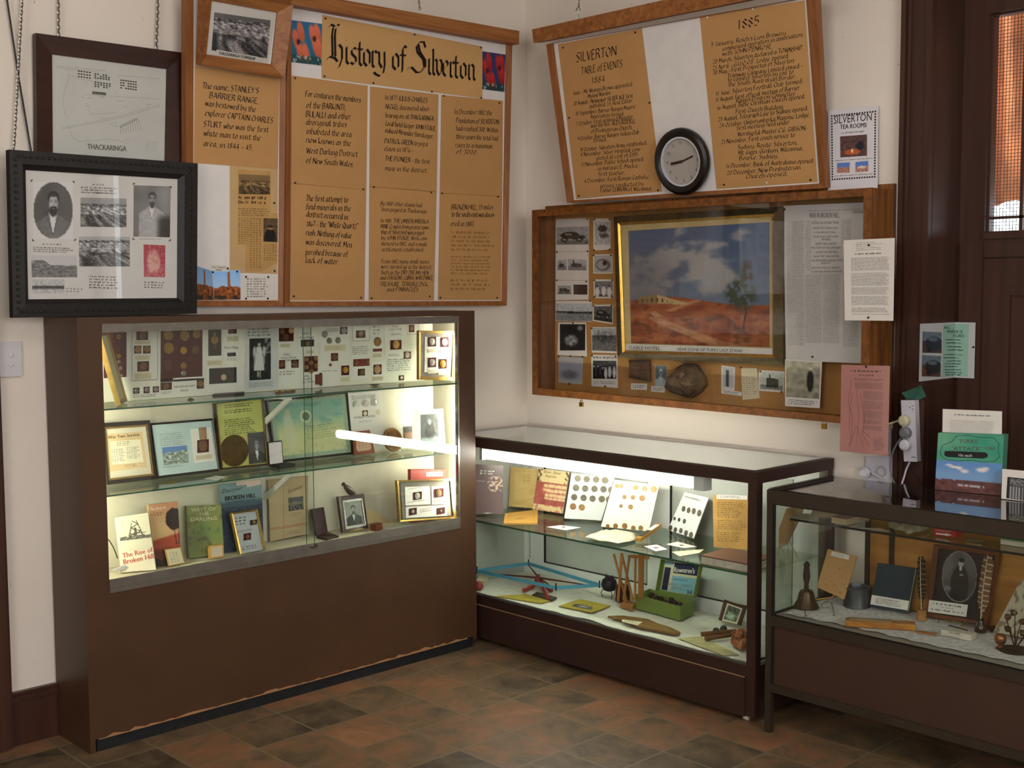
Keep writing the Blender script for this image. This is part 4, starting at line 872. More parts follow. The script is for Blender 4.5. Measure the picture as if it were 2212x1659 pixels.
evsheet('event_sheet', 'brown sheet headed 1884 at the corner end of the tilted board', Q(PE, 1205.6, 95.5, 1387, 61, 1429.7, 413.7, 1245.4, 429.6), [
 ('SILVERTON', 1245.4, 134, 1331, 119.3, 20), ('TABLE of EVENTS', 1256, 161, 1344.3, 144.5, 15), ('1884', 1279, 180.3, 1306.3, 176.3, 14), ('June - Mr Wyman Brown appointed', 1238.2, 205.5, 1365.2, 185.6), ('Mining Warden.', 1270.5, 212, 1320, 203.7),
 ('20 August - Newspaper SILVER AGE first', 1239.3, 227.5, 1366.8, 210.8), ('published. J.S. Reid, Editor.', 1274.5, 233.4, 1367.3, 220.6), ("10 September. Barrier Ranges Miners'", 1244, 249.3, 1373, 234.7), ('Association formed.', 1275.9, 256, 1348, 249.3),
 ('7 October. First ordained Minister', 1245.4, 271.8, 1367.3, 256), ('was the Rev. ALEX RIDDELL', 1277.2, 275.8, 1372.6, 265.2), ('of Presbyterian Church.', 1277.2, 287.7, 1366, 278.4), ('9 October. Barrier Ranges Jockey Club', 1248.8, 303.6, 1380.6, 289), ('formed.', 1282.5, 307.6, 1310.3, 305),
 ('18 October. Salvation Army established.', 1253.3, 327.5, 1397.3, 312.4), ('4 November. Silver Hospital com-', 1254.6, 338, 1384.6, 325.6), ('pleted at cost of \u00a3185.', 1289, 346, 1378.7, 336.8), ('17 November. Public School opened', 1256.8, 360, 1388.6, 347.4), ('in marquee E. Mackie,', 1291.8, 368, 1379.8, 361.2),
 ('first teacher.', 1293, 379.7, 1350, 376.6), ('4 December. First Roman Catholic', 1262.6, 395, 1401.8, 385.8), ('service conducted by', 1297, 405.7, 1389.9, 400.4), ('Father CURRAN of Wilcannia', 1297.6, 415, 1405.8, 411)], 8.5)
evsheet('event_sheet', 'brown sheet headed 1885 at the door end of the tilted board', Q(PE, 1511.8, 34.5, 1738, 1, 1766, 393, 1548.4, 408.4), [
 ('1885', 1594, 63.6, 1639, 54.4, 21), ("5 January. Resch's Lion Brewery", 1537, 100.8, 1697.5, 75.6), ('commenced operation in association', 1560.9, 110, 1732.7, 79), ('with JOHN PENROSE.', 1560.9, 120.7, 1668.3, 104), ('20 March. Silverton declared a TOWNSHIP.', 1540.5, 137.9, 1735, 107.4),
 ('21 April - G.U.O.O.F. Lodge opened.', 1539.7, 151.2, 1704, 124.6), ('30 May - First Prospectus of Silverton', 1541, 161.8, 1714.7, 134.7), ('Tramway Company Limited issued -', 1571.5, 168.4, 1733.2, 145.9), ('to connect Silverton by rail to', 1572.3, 177, 1714, 159), ('the South Australian Border.', 1574, 187, 1719.5, 169.2),
 ('11 June. Silverton Football Club formed.', 1546.8, 206.8, 1733.8, 179), ('11 August. First official meeting of Barrier', 1546.8, 220, 1727, 193.6), ('Ranges Progress Committee.', 1590.8, 222, 1719.5, 205.5), ('16 August. Bible Christian Church opened.', 1549.5, 237.3, 1738.6, 212), ('First Church Building', 1590, 245.3, 1690.8, 234.7),
 ('25 August. Telegraph Line to Sydney opened.', 1552, 262.5, 1744.7, 238), ('24 October. Umberumberka Masonic Lodge,', 1554.3, 275.8, 1749, 252), ('first meeting held under', 1592, 281, 1705.4, 267.8), ('Worshipful Master C.G. GIBSON.', 1594, 294.4, 1741.2, 281), ('21 November. First coach service to', 1558.8, 310.8, 1716.8, 295.7),
 ('Sydney. Route: Silverton,', 1594, 322.2, 1721.8, 312.4), ('Mt. Gipps, Glenlyon, Wilcannia,', 1595.4, 334.7, 1733.2, 324), ('Bourke, Sydney.', 1597.5, 346, 1680.7, 340.8), ('16 December. Bank of Australasia opened', 1568.8, 362.8, 1755.8, 351.4), ('20 December. New Presbyterian', 1570.7, 377.9, 1728.7, 365.4), ('Church opened.', 1612, 385.8, 1700.6, 379.2)], 9.2)
pins(PE, [(1217, 103), (1373, 70), (1230, 254.5), (1403.5, 222), (1251, 423), (1422, 411)], 'black drawing pin in the brown sheet headed 1884', 'pins in the 1884 sheet', .0014)
pins(PE, [(1564.5, 399), (1751.5, 388.5)], 'black drawing pin in a bottom corner of the brown sheet headed 1885', 'black pins in the 1885 sheet', .0014)
pins(PE, [(1528.5, 37.5), (1626.5, 20), (1701, 3), (1656.5, 394.5)], 'white drawing pin in the edge of the brown sheet headed 1885', 'white pins in the 1885 sheet', .0014, PINW)
PCH = wallR(-.16); w3 = lambda x, y: PCH.w(PCH.uv(x, y))
o = link_chain([w3(1251.5, -6), w3(1250, 14)], .011, .0016, SILV); tag(o, 'short chain above the wire hook over the tilted board', 'chain')
o = MB().tube([w3(1244, 23), w3(1250, 13), w3(1253, 20), w3(1249.5, 30), w3(1247, 50), w3(1246.5, 73)], .0026, SILV, 6).tube([w3(1249.5, 30), w3(1251, 50), w3(1247.5, 73)], .0022, SILV, 6).build('wire_hook'); tag(o, 'twisted wire hook gripping the top rail of the tilted board', 'hook')
# clock leaning on the board
pk = PE.off(.016); cc = pk.uv(1477, 348.2); ro = abs(pk.uv(1477, 421)[1]-cc[1]); ri = ro*.72
ck = root('wall_clock', pk.w((cc[0], cc[1]-ro)), 'round black rimmed clock with white face standing on the lower edge of the tilted board', 'clock')
mb = MB(); vs = []; fs = []; n = 48; prof = [(ro*.97, 0), (ro, .012), (ro*.98, .024), (ro*.9, .032), (ri*1.08, .03), (ri*1.02, .024)]
for k in range(n):
    t = 2*math.pi*k/n
    for r, d in prof: vs.append(pk.w((cc[0]+r*math.cos(t), cc[1]+r*math.sin(t)), d))
P = len(prof)
for k in range(n):
    for j in range(P-1): fs.append((k*P+j, ((k+1) % n)*P+j, ((k+1) % n)*P+j+1, k*P+j+1))
mb.add(vs, fs, M('100f0f', .35, 0, .5, .1, name='black_clock_rim'), smooth=True); mb.build('rim', ck)
MB().ring(pk, cc, ri*1.03, ri*.955, .004, .0235, M('c9c9d0', .4, name='white_bezel')).build('bezel', ck)
fc = MB().disc(pk, cc, ri*.97, ri*.97, 0, .01, M('b9b4ae', .6, 0, .3, .03, name='clock_face'), 40).build('face', ck)
mb = MB(); p = pk.off(.0104)
for k in range(1, 13):
    t = math.radians(90-30*k); x, y = cc[0]+ri*.78*math.cos(t), cc[1]+ri*.78*math.sin(t); vs, f2, g0, g1 = glyphs(str(k)); sc = ri*.2
    mb.add([p.w((x+(a-(g0+g1)/2)*sc, y+(b-.36)*sc), .0002) for a, b in vs], f2, M('55504c', .7, name='clock_numeral'))
for k in range(60):
    t = math.radians(6*k); c, s = math.cos(t), math.sin(t); r0, r1 = ri*.9, ri*.935; wv = .0007
    mb.add([p.w((cc[0]+r*c-o*s, cc[1]+r*s+o*c), .0002) for r, o in ((r0, wv), (r1, wv), (r1, -wv), (r0, -wv))], [(3, 2, 1, 0)], M('55504c', .7, name='clock_numeral'))
mb.build('numerals', fc)
for nm, px, w, d in (('minute_hand', (1501, 336.5), .006, .013), ('hour_hand', (1454.5, 353.5), .010, .016)):
    e = V(pk.uv(*px))-V(cc); n2 = V((-e.y, e.x)).normalized()*w/2; b = V(cc)-e*.12
    MB().slab(pk, [b+n2, b-n2, V(cc)+e-n2, V(cc)+e+n2], d, d+.0012, BLACK).build(nm, ck)
MB().disc(pk, cc, ri*.96, ri*.96, .019, .0205, GLASS_PIC, 40).build('glass', ck)
# tea rooms poster
PP = wallR(-.024); o = sheet('poster', 'white tea rooms poster with three small photographs and a dotted border', 'poster', PP, Q(PP, 1789, 238.6, 1896.9, 227, 1895.5, 409, 1788, 414), M('d6d3d8', .6, 0, .3, .03, name='poster_paper'), -.0008, .0008)
mb = MB(); T(mb, PP, 'SILVERTON', 1800.9, 267.8, 1883, 259.9, 17); T(mb, PP, 'TEA ROOMS', 1814.7, 279.2, 1872, 274.5, 10, bold=.03); words(mb, PP, Q(PP, 1817, 285, 1868, 281, 1868, 286, 1817, 290), 1, GREY, 3, .8, .0004, 0, .06, .2)
words(mb, PP, Q(PP, 1803, 346, 1885, 340, 1885, 343, 1803, 349), 1, GREY, 4, .8, .0004, 0, .04, .15); words(mb, PP, Q(PP, 1803, 379, 1884, 374, 1884, 377, 1803, 382), 1, GREY, 5, .8, .0004, 0, .04, .15)
b = Q(PP, 1796.9, 250.6, 1891, 240.8, 1889.7, 381.9, 1798.2, 387.7)
for k in range(4):
    a, c = V(b[k]), V(b[(k+1) % 4]); n = (17, 24)[k % 2]
    for i in range(n):
        m_ = a+(c-a)*(i/n); mb.add([PP.w(m_+V(d), .0004) for d in ((-.003, -.003), (.003, -.003), (.003, .003), (-.003, .003))], [(0, 1, 2, 3)], INK)
mb.build('lettering', o)
def dining(s, t):
    g = mixc((.28, .2, .2), (.42, .3, .28), .5+nz(s*9, t*9, 1)); g = mixc(g, (.72, .35, .2), ell(s, t, .45, .78, .3, .14, .1)); g = mixc(g, (.95, .85, .65), ell(s, t, .45, .72, .04, .1, .3)); return mixc(g, (.12, .14, .2), ell(s, t, .75, .5, .15, .2, .2))
photo(o, PP, Q(PP, 1814.9, 294.9, 1873, 290.4, 1873, 336.3, 1815.5, 340.2), dining, 28, 24)
for k, q in enumerate(((1808.3, 352.2, 1835.9, 350.6, 1835.3, 372.6, 1808, 373.9), (1848, 350, 1875.7, 347.4, 1875.7, 370, 1847.8, 371.8))):
    photo(o, PP, Q(PP, *q), (lambda k: lambda s, t: ((.35, .5, .78) if t < .45+.1*nz(s*4, k) else mixc((.62, .36, .28), (.75, .62, .55), .5+nz(s*8, t*8, k))) if not (k and ell(s, t, .5, .55, .3, .12) > .3) else (.85, .8, .75))(k), 18, 14)
# ---- wall showcase with the painting
PX = wallR(-.16); WC = wood('573214', '835022', .4, 0, 12, .06, 'varnished_case_wood', .4); WCV = wood('573214', '865426', .4, 2, 12, .06, 'varnished_case_upright', .4)
ya, yb, za, zb = -.2, -1.873, 1.05, 1.88
wc = root('wall_showcase', (-.08, -1.04, 1.05), 'shallow varnished timber showcase on the wall framing a desert painting behind glass', 'showcase')
qo = Q(PX, 1149.5, 454, 1884, 405, 1877, 920, 1150, 852); qi = Q(PX, 1161, 468, 1866, 424, 1858, 903, 1161, 838)
mb = MB(); qb = [(u, v) for u, v in qo]
for k, nm in ((0, 'case_top'), (1, 'case_side'), (2, 'case_bottom'), (3, 'case_side')):
    j = (k+1) % 4; i_ = [tuple(V(a)+(V(b)-V(a)).normalized()*.024) for a, b in zip(qo, qi)]
    m = WC if k % 2 == 0 else WCV
    MB().hexa([PX.w(qo[k], -.158), PX.w(qo[j], -.158), PX.w(i_[j], -.158), PX.w(i_[k], -.158)], [PX.w(qo[k], -.001), PX.w(qo[j], -.001), PX.w(i_[j], -.001), PX.w(i_[k], -.001)], m).build(nm, wc)
MB().frame(PX, qo, qi, -.0009, .0015, WC).build('front_frame', wc)
P0 = wallR(0); MB().slab(P0, Q(P0, 1184.5, 446, 1937, 397, 1930, 905, 1184, 850), .0005, .02, WCV).build('wall_board', wc)
FELT = M('a5773f', .85, 0, .2, .1, 7, name='tan_pinboard')
PI = wallR(-.03); MB().slab(PI, [(.2, 1.06), (1.87, 1.045), (1.868, 1.87), (.2, 1.88)], -.009, 0, FELT).build('backing_board', wc)
MB().slab(PX, qi, -.012, -.008, GLASS_PIC).build('glass', wc)
p = PI.off(.0012)
def inner(name, label, cat, q, m=WHITE, grp=None, d=.0004): return sheet(name, label, cat, PI, Q(PI, *q), m, d, .0006, grp)
def ph(o, q, fn, nx=28, ny=20): photo(o, p, Q(p, *q), fn, nx, ny)
GP = 'old photographs in the wall showcase'
o = inner('photo_sheet', 'white sheet with one photograph of a dark car, topmost beside the painting', 'photograph', (1201, 473.5, 1272.6, 470.6, 1272, 543, 1201, 543), WHITE, GP); ph(o, (1202.5, 491, 1271.5, 489, 1271.5, 528, 1202.5, 528.5), vehicle(3))
o = inner('photo_sheet', 'white sheet with two small photographs of rubble under the car photograph', 'photograph', (1201, 543.6, 1272, 543.6, 1272, 605, 1200.5, 605), WHITE, GP); ph(o, (1204, 562, 1224, 560.5, 1224, 583.5, 1204, 583.5), ruin(4)); ph(o, (1227, 559, 1267, 561, 1267, 584, 1227, 584), ruin(6))
o = inner('photo_sheet', 'white sheet with two small photographs, one of them nearly black', 'photograph', (1200.5, 605.6, 1272, 605.6, 1271.5, 647, 1200, 648.6), WHITE, GP); ph(o, (1204.5, 617, 1234, 617, 1234, 635.5, 1204.5, 635.5), vehicle(9)); ph(o, (1239, 614.5, 1269, 615, 1269, 636.5, 1239, 636), lambda s, t: (.2+.08*nz(s*6, t*6), .16, .15))
o = inner('photo_sheet', 'pale grey photograph of a railway line and fences', 'photograph', (1200.5, 650, 1278.5, 650, 1279, 695, 1200.5, 693.5), WHITE, GP); ph(o, (1201, 656, 1279, 656, 1279, 694, 1201, 693), lambda s, t: (.72 if t < .45 else .5)+.2*nz(s*14, t*16, 8)-(.35 if abs(t-.48-.05*s) < .05 else 0), 40, 22)
o = inner('photo_sheet', 'white bordered dark photograph of people around a low table', 'photograph', (1206, 696.5, 1266, 696.5, 1268.5, 770, 1204.5, 767), WHITE, GP); ph(o, (1209.5, 700, 1264.5, 700.5, 1264, 757, 1209.5, 757), lambda s, t: .12+.7*ell(s, t, .45, .62, .25, .2, .4)*(.6+.5*nz(s*10, t*10))+.4*ell(s, t, .8, .15, .1, .1))
o = inner('photo_sheet', 'faded blue grey photograph at the bottom of its column', 'photograph', (1206.5, 769, 1260, 772.5, 1258, 830.5, 1206.5, 826.5), M('a9a8a6', .7, name='faded_photo_paper'), GP); ph(o, (1207.5, 781, 1258.5, 785, 1257.5, 822, 1207.5, 819), lambda s, t: tuple(x*(.62-.2*ell(s, t, .45, .7, .35, .25, .5)) for x in (1, 1.03, 1.1)))
o = inner('photo_sheet', 'photograph of a pale horse with rider, top of the second column', 'photograph', (1282, 472, 1319.5, 472, 1319.5, 538.5, 1282, 541.5), WHITE, GP); ph(o, (1285, 479, 1318.5, 480, 1318.5, 528.5, 1285, 528.5), lambda s, t: .68+.2*nz(s*9, t*9, 2)-.5*ell(s, t, .5, .3, .3, .15, .3)-.4*ell(s, t, .6, .6, .3, .1, .4), 20, 26)
o = inner('photo_sheet', 'round looking light photograph of a hat on the ground', 'photograph', (1281, 550, 1323, 549, 1324, 591, 1282, 591), WHITE, GP); ph(o, (1283.5, 552, 1321.5, 551.5, 1322, 589, 1283.5, 589), lambda s, t: .66-.3*ell(s, t, .5, .55, .42, .35, .1)+.25*ell(s, t, .45, .55, .3, .25, .2)-.6*ell(s, t, .6, .45, .12, .13, .2), 22, 22)
o = inner('photo_sheet', 'photograph of men standing by dark posts in the second column', 'photograph', (1282.5, 603.5, 1325.5, 603.5, 1325.5, 644, 1283, 644), WHITE, GP); ph(o, (1285, 607.5, 1323.5, 607.5, 1323.5, 641, 1285, 641), people(14, 3, .45))
o = inner('photo_sheet', 'photograph of an old open motor car in the second column', 'photograph', (1280.5, 658.5, 1324.5, 658, 1324, 700, 1280.5, 693.5), WHITE, GP); ph(o, (1283, 661.5, 1323, 661, 1322.5, 697, 1283, 691), vehicle(15, .35, .08))
o = inner('photo_sheet', 'grey photograph of horsemen on a rise in the second column', 'photograph', (1277, 706.5, 1331, 706.5, 1332.5, 763, 1279, 761.5), WHITE, GP); ph(o, (1278, 708, 1331, 708, 1332, 759, 1279.5, 757), lambda s, t: (.68 if t < .35 else .4)+.2*nz(s*12, t*12, 5)-.3*ell(s, t, .5, .35, .4, .25, .5)*(.5+nz(s*16, 3)))
o = inner('photo_sheet', 'photograph of a family group below a printed heading', 'photograph', (1277.5, 766, 1334, 767, 1335, 838, 1278, 834), WHITE, GP); ph(o, (1281, 779, 1331.5, 779.5, 1331.5, 818.5, 1281, 818), people(31, 6, .25, .1), 34, 24)
mb = MB(); words(mb, p, Q(p, 1281, 769, 1332, 770, 1332, 776, 1281, 775), 1, INK, 4, .6, .0004, 0, .05, .16); words(mb, p, Q(p, 1282, 822, 1330, 823, 1330, 831, 1282, 829), 2, GREY, 4, .4); mb.build('print', o)
# the painting
PA = wallR(-.085); GILT = M('57482c', .38, .6, .5, .25, 50, name='aged_gilt'); LINER = M('b3a070', .7, 0, .3, .08, name='linen_liner')
fo = Q(PA, 1327, 467.7, 1692.8, 446, 1692.8, 790, 1335.4, 771.6); fi = Q(PA, 1339.8, 486.6, 1668, 467.7, 1668.8, 765.8, 1350, 758.5); fl = Q(PA, 1354, 498.7, 1659.5, 479.3, 1660, 750.4, 1360, 741.8)
pg = root('framed_painting', PA.w(PA.uv(1510, 785)), 'large gilt framed painting of a red desert road, ruined building and lone tree', 'painting')
mid = [bil([a, b, (0, 0), (0, 0)], .72, 0) for a, b in zip(fo, fi)]
MB().frame(PA, fo, mid, -.045, .004, GILT, .012).frame(PA, mid, fi, -.045, .006, GOLD, .0).build('frame', pg)
MB().frame(PA, fi, fl, -.045, -.004, LINER, -.008).build('liner', pg)
def desert(s, t):
    sky = mixc((.29, .36, .48), (.40, .45, .52), t*1.3)
    c = sm(-.05, .45, fbm(s*3.2+.4, t*4.6, 5.)+.65*ell(s, t, .38, .32, .28, .2, .9)+.35*ell(s, t, .72, .42, .22, .14, .9)+.3*ell(s, t, .1, .5, .25, .25, .9)-.25)*(1-sm(.5, .66, t)); sky = mixc(sky, (.66, .64, .62), .85*c)
    sky = mixc(sky, (.30, .31, .36), .55*ell(s, t, .1, .45, .22, .25, .9))
    hz = .68-.02*s+.02*nz(s*3, 7)-(.085*ell(s, .5, .25, .5, .32, 1, .9)); g = sky
    if t > hz:
        q = (t-hz)/(1-hz); g = mixc((.63, .37, .21), (.49, .24, .13), .5+.8*fbm(s*7, t*12, 3.)); g = mixc(g, (.30, .16, .10), .6*sm(.15, .5, fbm(s*10, t*16, 9.)))
        # the pale road: from the ruin down and across
        xr = .26-.10*math.sin(min(1, q/.42)*math.pi*.9) if q < .42 else .17+.55*((q-.42)/.58)**1.15
        wr = .02+.05*q if q < .42 else .05+.14*(q-.42)
        if q < .3: xr = .30+.25*(1-q/.3)*.9; 
        rd = 1-sm(.6, 1.1, abs(s-xr)/max(.01, wr)); g = mixc(g, (.74, .56, .40), .85*rd*(.8+.4*nz(s*20, t*30)))
        if s > .6 and q > .25: g = mixc(g, (.36, .15, .08), .35*sm(.0, .4, fbm(s*8, t*8, 1.)))
    # ruin
    top = .565+abs(s-.2)*.18 if s < .2 else .565+(s-.2)*.33
    if .06 < s < .44 and top < t < .645+.04*abs(s-.2):
        g = (.50, .42, .27) if s < .21 else (.70, .60, .42)
        k = (s*26) % 1
        if .3 < k < .62 and t > top+.025 and t < .64: g = (.30, .23, .16)
    # tree
    if abs(s-.832-.01*math.sin(t*20)) < .0055 and .62 < t < .88: g = (.2, .15, .12)
    tr = ell(s, t, .82, .58, .085, .12, .5)+ell(s, t, .845, .45, .04, .14, .5)+.6*ell(s, t, .75, .56, .05, .08, .6)
    g = mixc(g, (.26, .29, .22), min(.92, tr*1.2)*sm(-.15, .3, fbm(s*26, t*22, 4.)+.25))
    if t > .84: g = mixc(g, (.30, .20, .14), .7*ell(s, t, .81, .92, .07, .07, .6)*(.6+nz(s*30, t*30)))
    return g
photo(pg, PA.off(-.011), fl, desert, 150, 120, 'canvas')
cp = MB().slab(PA, Q(PA, 1352, 742.6, 1668.8, 752.8, 1668.8, 766, 1350.5, 755.6), .0, .001, M('c4c0b8', .7, name='caption_strip')).build('caption', pg)
mb = MB(); T(mb, PA.off(.0012), 'CABLE HOTEL', 1360, 754.3, 1426.6, 756.4, 7.5); T(mb, PA.off(.0012), 'NEAR SCENE OF TURKS LAST STAND', 1462.8, 757.2, 1604.5, 761, 6.5); mb.build('lettering', cp)
# relics along the bottom
def boulder(name, label, px, x, th, m, seed):
    P_ = wallR(x); q = [V(P_.uv(*a)) for a in px]; c = sum(q, V((0, 0)))/len(q); vs = []; fs = []; n = len(q); rings = [(1, -.5), (1.0, 0), (.82, .55), (.5, .9), (.15, 1.0)]
    for s_, d in rings:
        for k, a in enumerate(q): f = 1+.10*nz(k*1.7, s_*3, seed); pt_ = c+(a-c)*s_*f if s_ < 1 else a; vs.append(P_.w(pt_, th*d*(1+.25*nz(k*.9, s_*5, seed+2))))
    for r in range(len(rings)-1):
        for k in range(n): fs.append((r*n+k, r*n+(k+1) % n, (r+1)*n+(k+1) % n, (r+1)*n+k))
    fs += [tuple(range(n-1, -1, -1)), tuple((len(rings)-1)*n+k for k in range(n))]
    o = MB().add(vs, fs, m).build(name); return tag(o, label, 'rock')
STONE = M('5b4330', .8, 0, .3, .45, 30, .8, name='dark_stone')
boulder('stone_fragment', 'flat brown stone fragment with straight sides beneath the painting frame', [(1358, 778), (1402, 778), (1404.5, 824.5), (1380, 820), (1359, 816)], -.045, .02, M('52331f', .75, 0, .3, .35, 25, .6, name='red_brown_stone'), 3)
boulder('boulder', 'large rough dark brown rock below the middle of the painting', [(1435, 837), (1441, 815), (1454, 804), (1462, 793), (1477, 785), (1490, 786), (1503, 789), (1512, 803), (1521, 817), (1523, 831), (1512, 846), (1500, 855), (1491, 860), (1471, 855), (1449, 848)], -.058, .045, STONE, 8)
o = inner('portrait_print', 'small portrait of a woman in a white head covering beside the rock', 'photograph', (1415, 789, 1441, 789.8, 1439, 837, 1415, 834)); ph(o, (1415.5, 789.5, 1440.5, 790.3, 1438.7, 836, 1415.5, 833), lambda s, t: tuple(x*portrait(5, .42, .78, .8, .62, False, .5, .34)(s, t)[0] for x in (.88, .95, .98)), 22, 30)
for k, (q, lab) in enumerate((((1363.5, 828, 1398.5, 828.6, 1397.5, 842.5, 1363.5, 841), 'small white label under the flat stone fragment'), ((1407.5, 833.8, 1438, 836, 1436.5, 848, 1407, 846), 'small white label under the portrait of the woman'), ((1558.5, 840, 1603, 847, 1602.5, 855.5, 1558.5, 849.7), 'small white label under the picture of a post'))):
    o = inner('label_card', lab, 'label', q, WHITE, 'labels in the wall showcase', .0012); pp = PI.off(.002); mb = MB(); words(mb, pp, [bil(Q(pp, *q), a, b) for a, b in ((.1, .2), (.9, .2), (.9, .8), (.1, .8))], 2, INK, 50+k, .5); mb.build('print', o)
o = inner('photo_sheet', 'white card with a photograph of a dark upright post', 'photograph', (1558.5, 789, 1588, 793, 1586.6, 845, 1558.5, 841), WHITE, GP); ph(o, (1562, 793, 1585, 796, 1584, 838, 1562, 835), lambda s, t: .72-.5*(1-sm(.12, .17, abs(s-.42+.0*t)))*(1 if .1 < t < .98 else 0))
o = inner('document', 'folded cream document leaning beside the post picture', 'paper', (1601, 795, 1635, 795.5, 1641.5, 860, 1604.5, 864), CREAM); mb = MB(); words(mb, p, Q(p, 1605, 812, 1632, 812, 1636, 852, 1607, 854), 9, GREY, 61, .3); mb.build('print', o)
o = inner('photo_sheet', 'white bordered photograph of a square stone house', 'photograph', (1639.5, 799, 1694.5, 802.5, 1693.5, 848, 1638.5, 844), WHITE, GP); ph(o, (1643, 803, 1692, 806, 1691, 843.5, 1642.5, 840), lambda s, t: tuple(x*g for g in [(.75 if t < .75 else .5)+.1*nz(s*8, t*8)-.55*(1 if .25 < s < .82 and .32+.1*abs(s-.35) < t < .86 else 0)-.5*(1 if abs(s-.4) < .03 and t < .4 and t > .1 else 0)] for x in (.95, 1, .95)))
NEWSP = M('bfbcb8', .75, 0, .3, .04, 9, name='grey_newsprint'); NK = M('77736f', .8, 0, .1, .1, name='news_ink')
q0 = (1692, 444.6, 1865.6, 437.4, 1859.8, 784.6, 1697.7, 778.8); pn = PI.off(.05); qn = Q(pn, *q0)
o = sheet('newspaper_page', 'large grey newspaper page reporting the Broken Hill war beside the painting', 'newspaper', pn, qn, NEWSP, 0, .001); pn = pn.off(.001)
mb = MB()
for k, (a0, a1, b0, b1) in enumerate(((.04, .27, .1, .9), (.28, .5, .44, .88), (.51, .73, .44, .88), (.29, .36, .1, .42), (.77, .97, .26, .9), (.74, .86, .1, .25))): words(mb, pn, [bil(qn, a, b) for a, b in ((a0, b0), (a1, b0), (a1, b1), (a0, b1))], int((b1-b0)*150), NK, 70+k, .4, .0004, .08, .03, .2)
for x0, y0, x1, s_, h in ((1747.8, 470.6, 1813.5, 'WAR IN BROKEN HILL.', 11), (1753.6, 484, 1812, 'ATTACK ON A PICNIC TRAIN.', 5.5), (1756.5, 495, 1810.6, 'UNDER THE TURKISH FLAG.', 4.5), (1761, 504.5, 1806, 'FOUR MEN SHOT DEAD', 4.5), (1757, 513.5, 1811, 'FOUR KILLED AND SEVEN', 4.5), (1775, 519.5, 1795, 'WOUNDED.', 4.5), (1762, 529, 1808, 'ENEMY WELL ARMED.', 4.5), (1752, 537.5, 1817, 'THE STORY OF THE SURVIVORS.', 4.5), (1762, 547, 1810, 'A FIGHT ON THE HILLS.', 4.5), (1758, 556, 1814, 'NEAR THE CABLE HOTEL.', 4.5), (1752, 565, 1821, 'THE MURDERERS RIDDLED WITH', 4.5), (1775, 570.5, 1795, 'BULLETS.', 4.5), (1754, 581, 1816, 'BOTH PAY THE LAST PENALTY.', 4.5), (1752, 589, 1820, 'A CONSTABLE AMONG WOUNDED.', 4.5), (1842, 461, 1865, 'THE WAR', 6)): T(mb, pn, s_, x0, y0, x1, y0-.6, h, NK, bold=.02)
L(mb, pn, [(1744, 456), (1864, 452)], .0012, NK); mb.build('print', o)
q0 = (1696, 776, 1775.9, 781.7, 1771, 882, 1696, 877); p6 = PI.off(.052); o = sheet('photo_sheet', 'tall pale sheet with a standing man photograph below the newspaper page', 'photograph', p6, Q(p6, *q0), WHITE, 0, .0006, GP)
photo(o, p6.off(.0008), [bil(Q(p6, *q0), a, b) for a, b in ((.03, .02), (.97, .02), (.97, .8), (.03, .8))], lambda s, t: tuple(x*g for g in [.68+.15*nz(s*6, t*8)-.15*sm(.1, .35, t)-.55*ell(s, t, .72, .52, .1, .3, .15)+.2*ell(s, t, .72, .22, .05, .07)] for x in (1, .98, .85)), 30, 34)
mb = MB(); words(mb, p6.off(.0008), [bil(Q(p6, *q0), a, b) for a, b in ((.1, .84), (.92, .84), (.92, .96), (.1, .96))], 3, INK, 90, .45); mb.build('print', o)
pins(PI, [(1269.5, 473.5), (1204, 544.5), (1270, 543), (1204, 605.5), (1267.5, 608.5), (1276, 650.5), (1285, 474), (1318, 474), (1284, 540), (1318, 539), (1283, 552), (1320.5, 551.5), (1285, 605.5), (1323.5, 605.5), (1285, 642), (1323.5, 642), (1283, 660.5), (1322, 660), (1279, 709), (1238.5, 698), (1208, 769.5), (1233.5, 769.5), (1259, 770.5), (1279.5, 768), (1330.5, 770), (1230.5, 829), (1308, 834.5), (1643, 802), (1689, 846.5), (1601, 794)], 'small black pin in one of the old photographs inside the wall showcase', 'pins inside the wall showcase', .0022)
pins(PI, [(1712, 453.5), (1702, 765.5), (1771.5, 769.5)], 'black pin in the grey newspaper page', 'pins in the newspaper page', .0525)
for k, (px, py, lab) in enumerate(((1255.5, 872, 'small padlock under the showcase edge nearest the room corner'), (1780, 919, 'small padlock under the showcase edge near the pink sheet'))):
    pl_ = PX.off(-.006); c = pl_.uv(px, py); o = root('padlock', pl_.w((c[0], c[1]-.012)), lab, 'padlock', 'padlocks under the wall showcase')
    MB().slab(pl_, [(c[0]-.009, c[1]-.013), (c[0]+.009, c[1]-.013), (c[0]+.009, c[1]+.006), (c[0]-.009, c[1]+.006)], -.006, .004, BRASS).build('body', o)
    MB().tube([pl_.w((c[0]+.006*math.cos(t), c[1]+.006+.012*math.sin(t)), -.001) for t in [math.pi*j/8 for j in range(9)]], .0016, CHROME, 6).build('shackle', o)
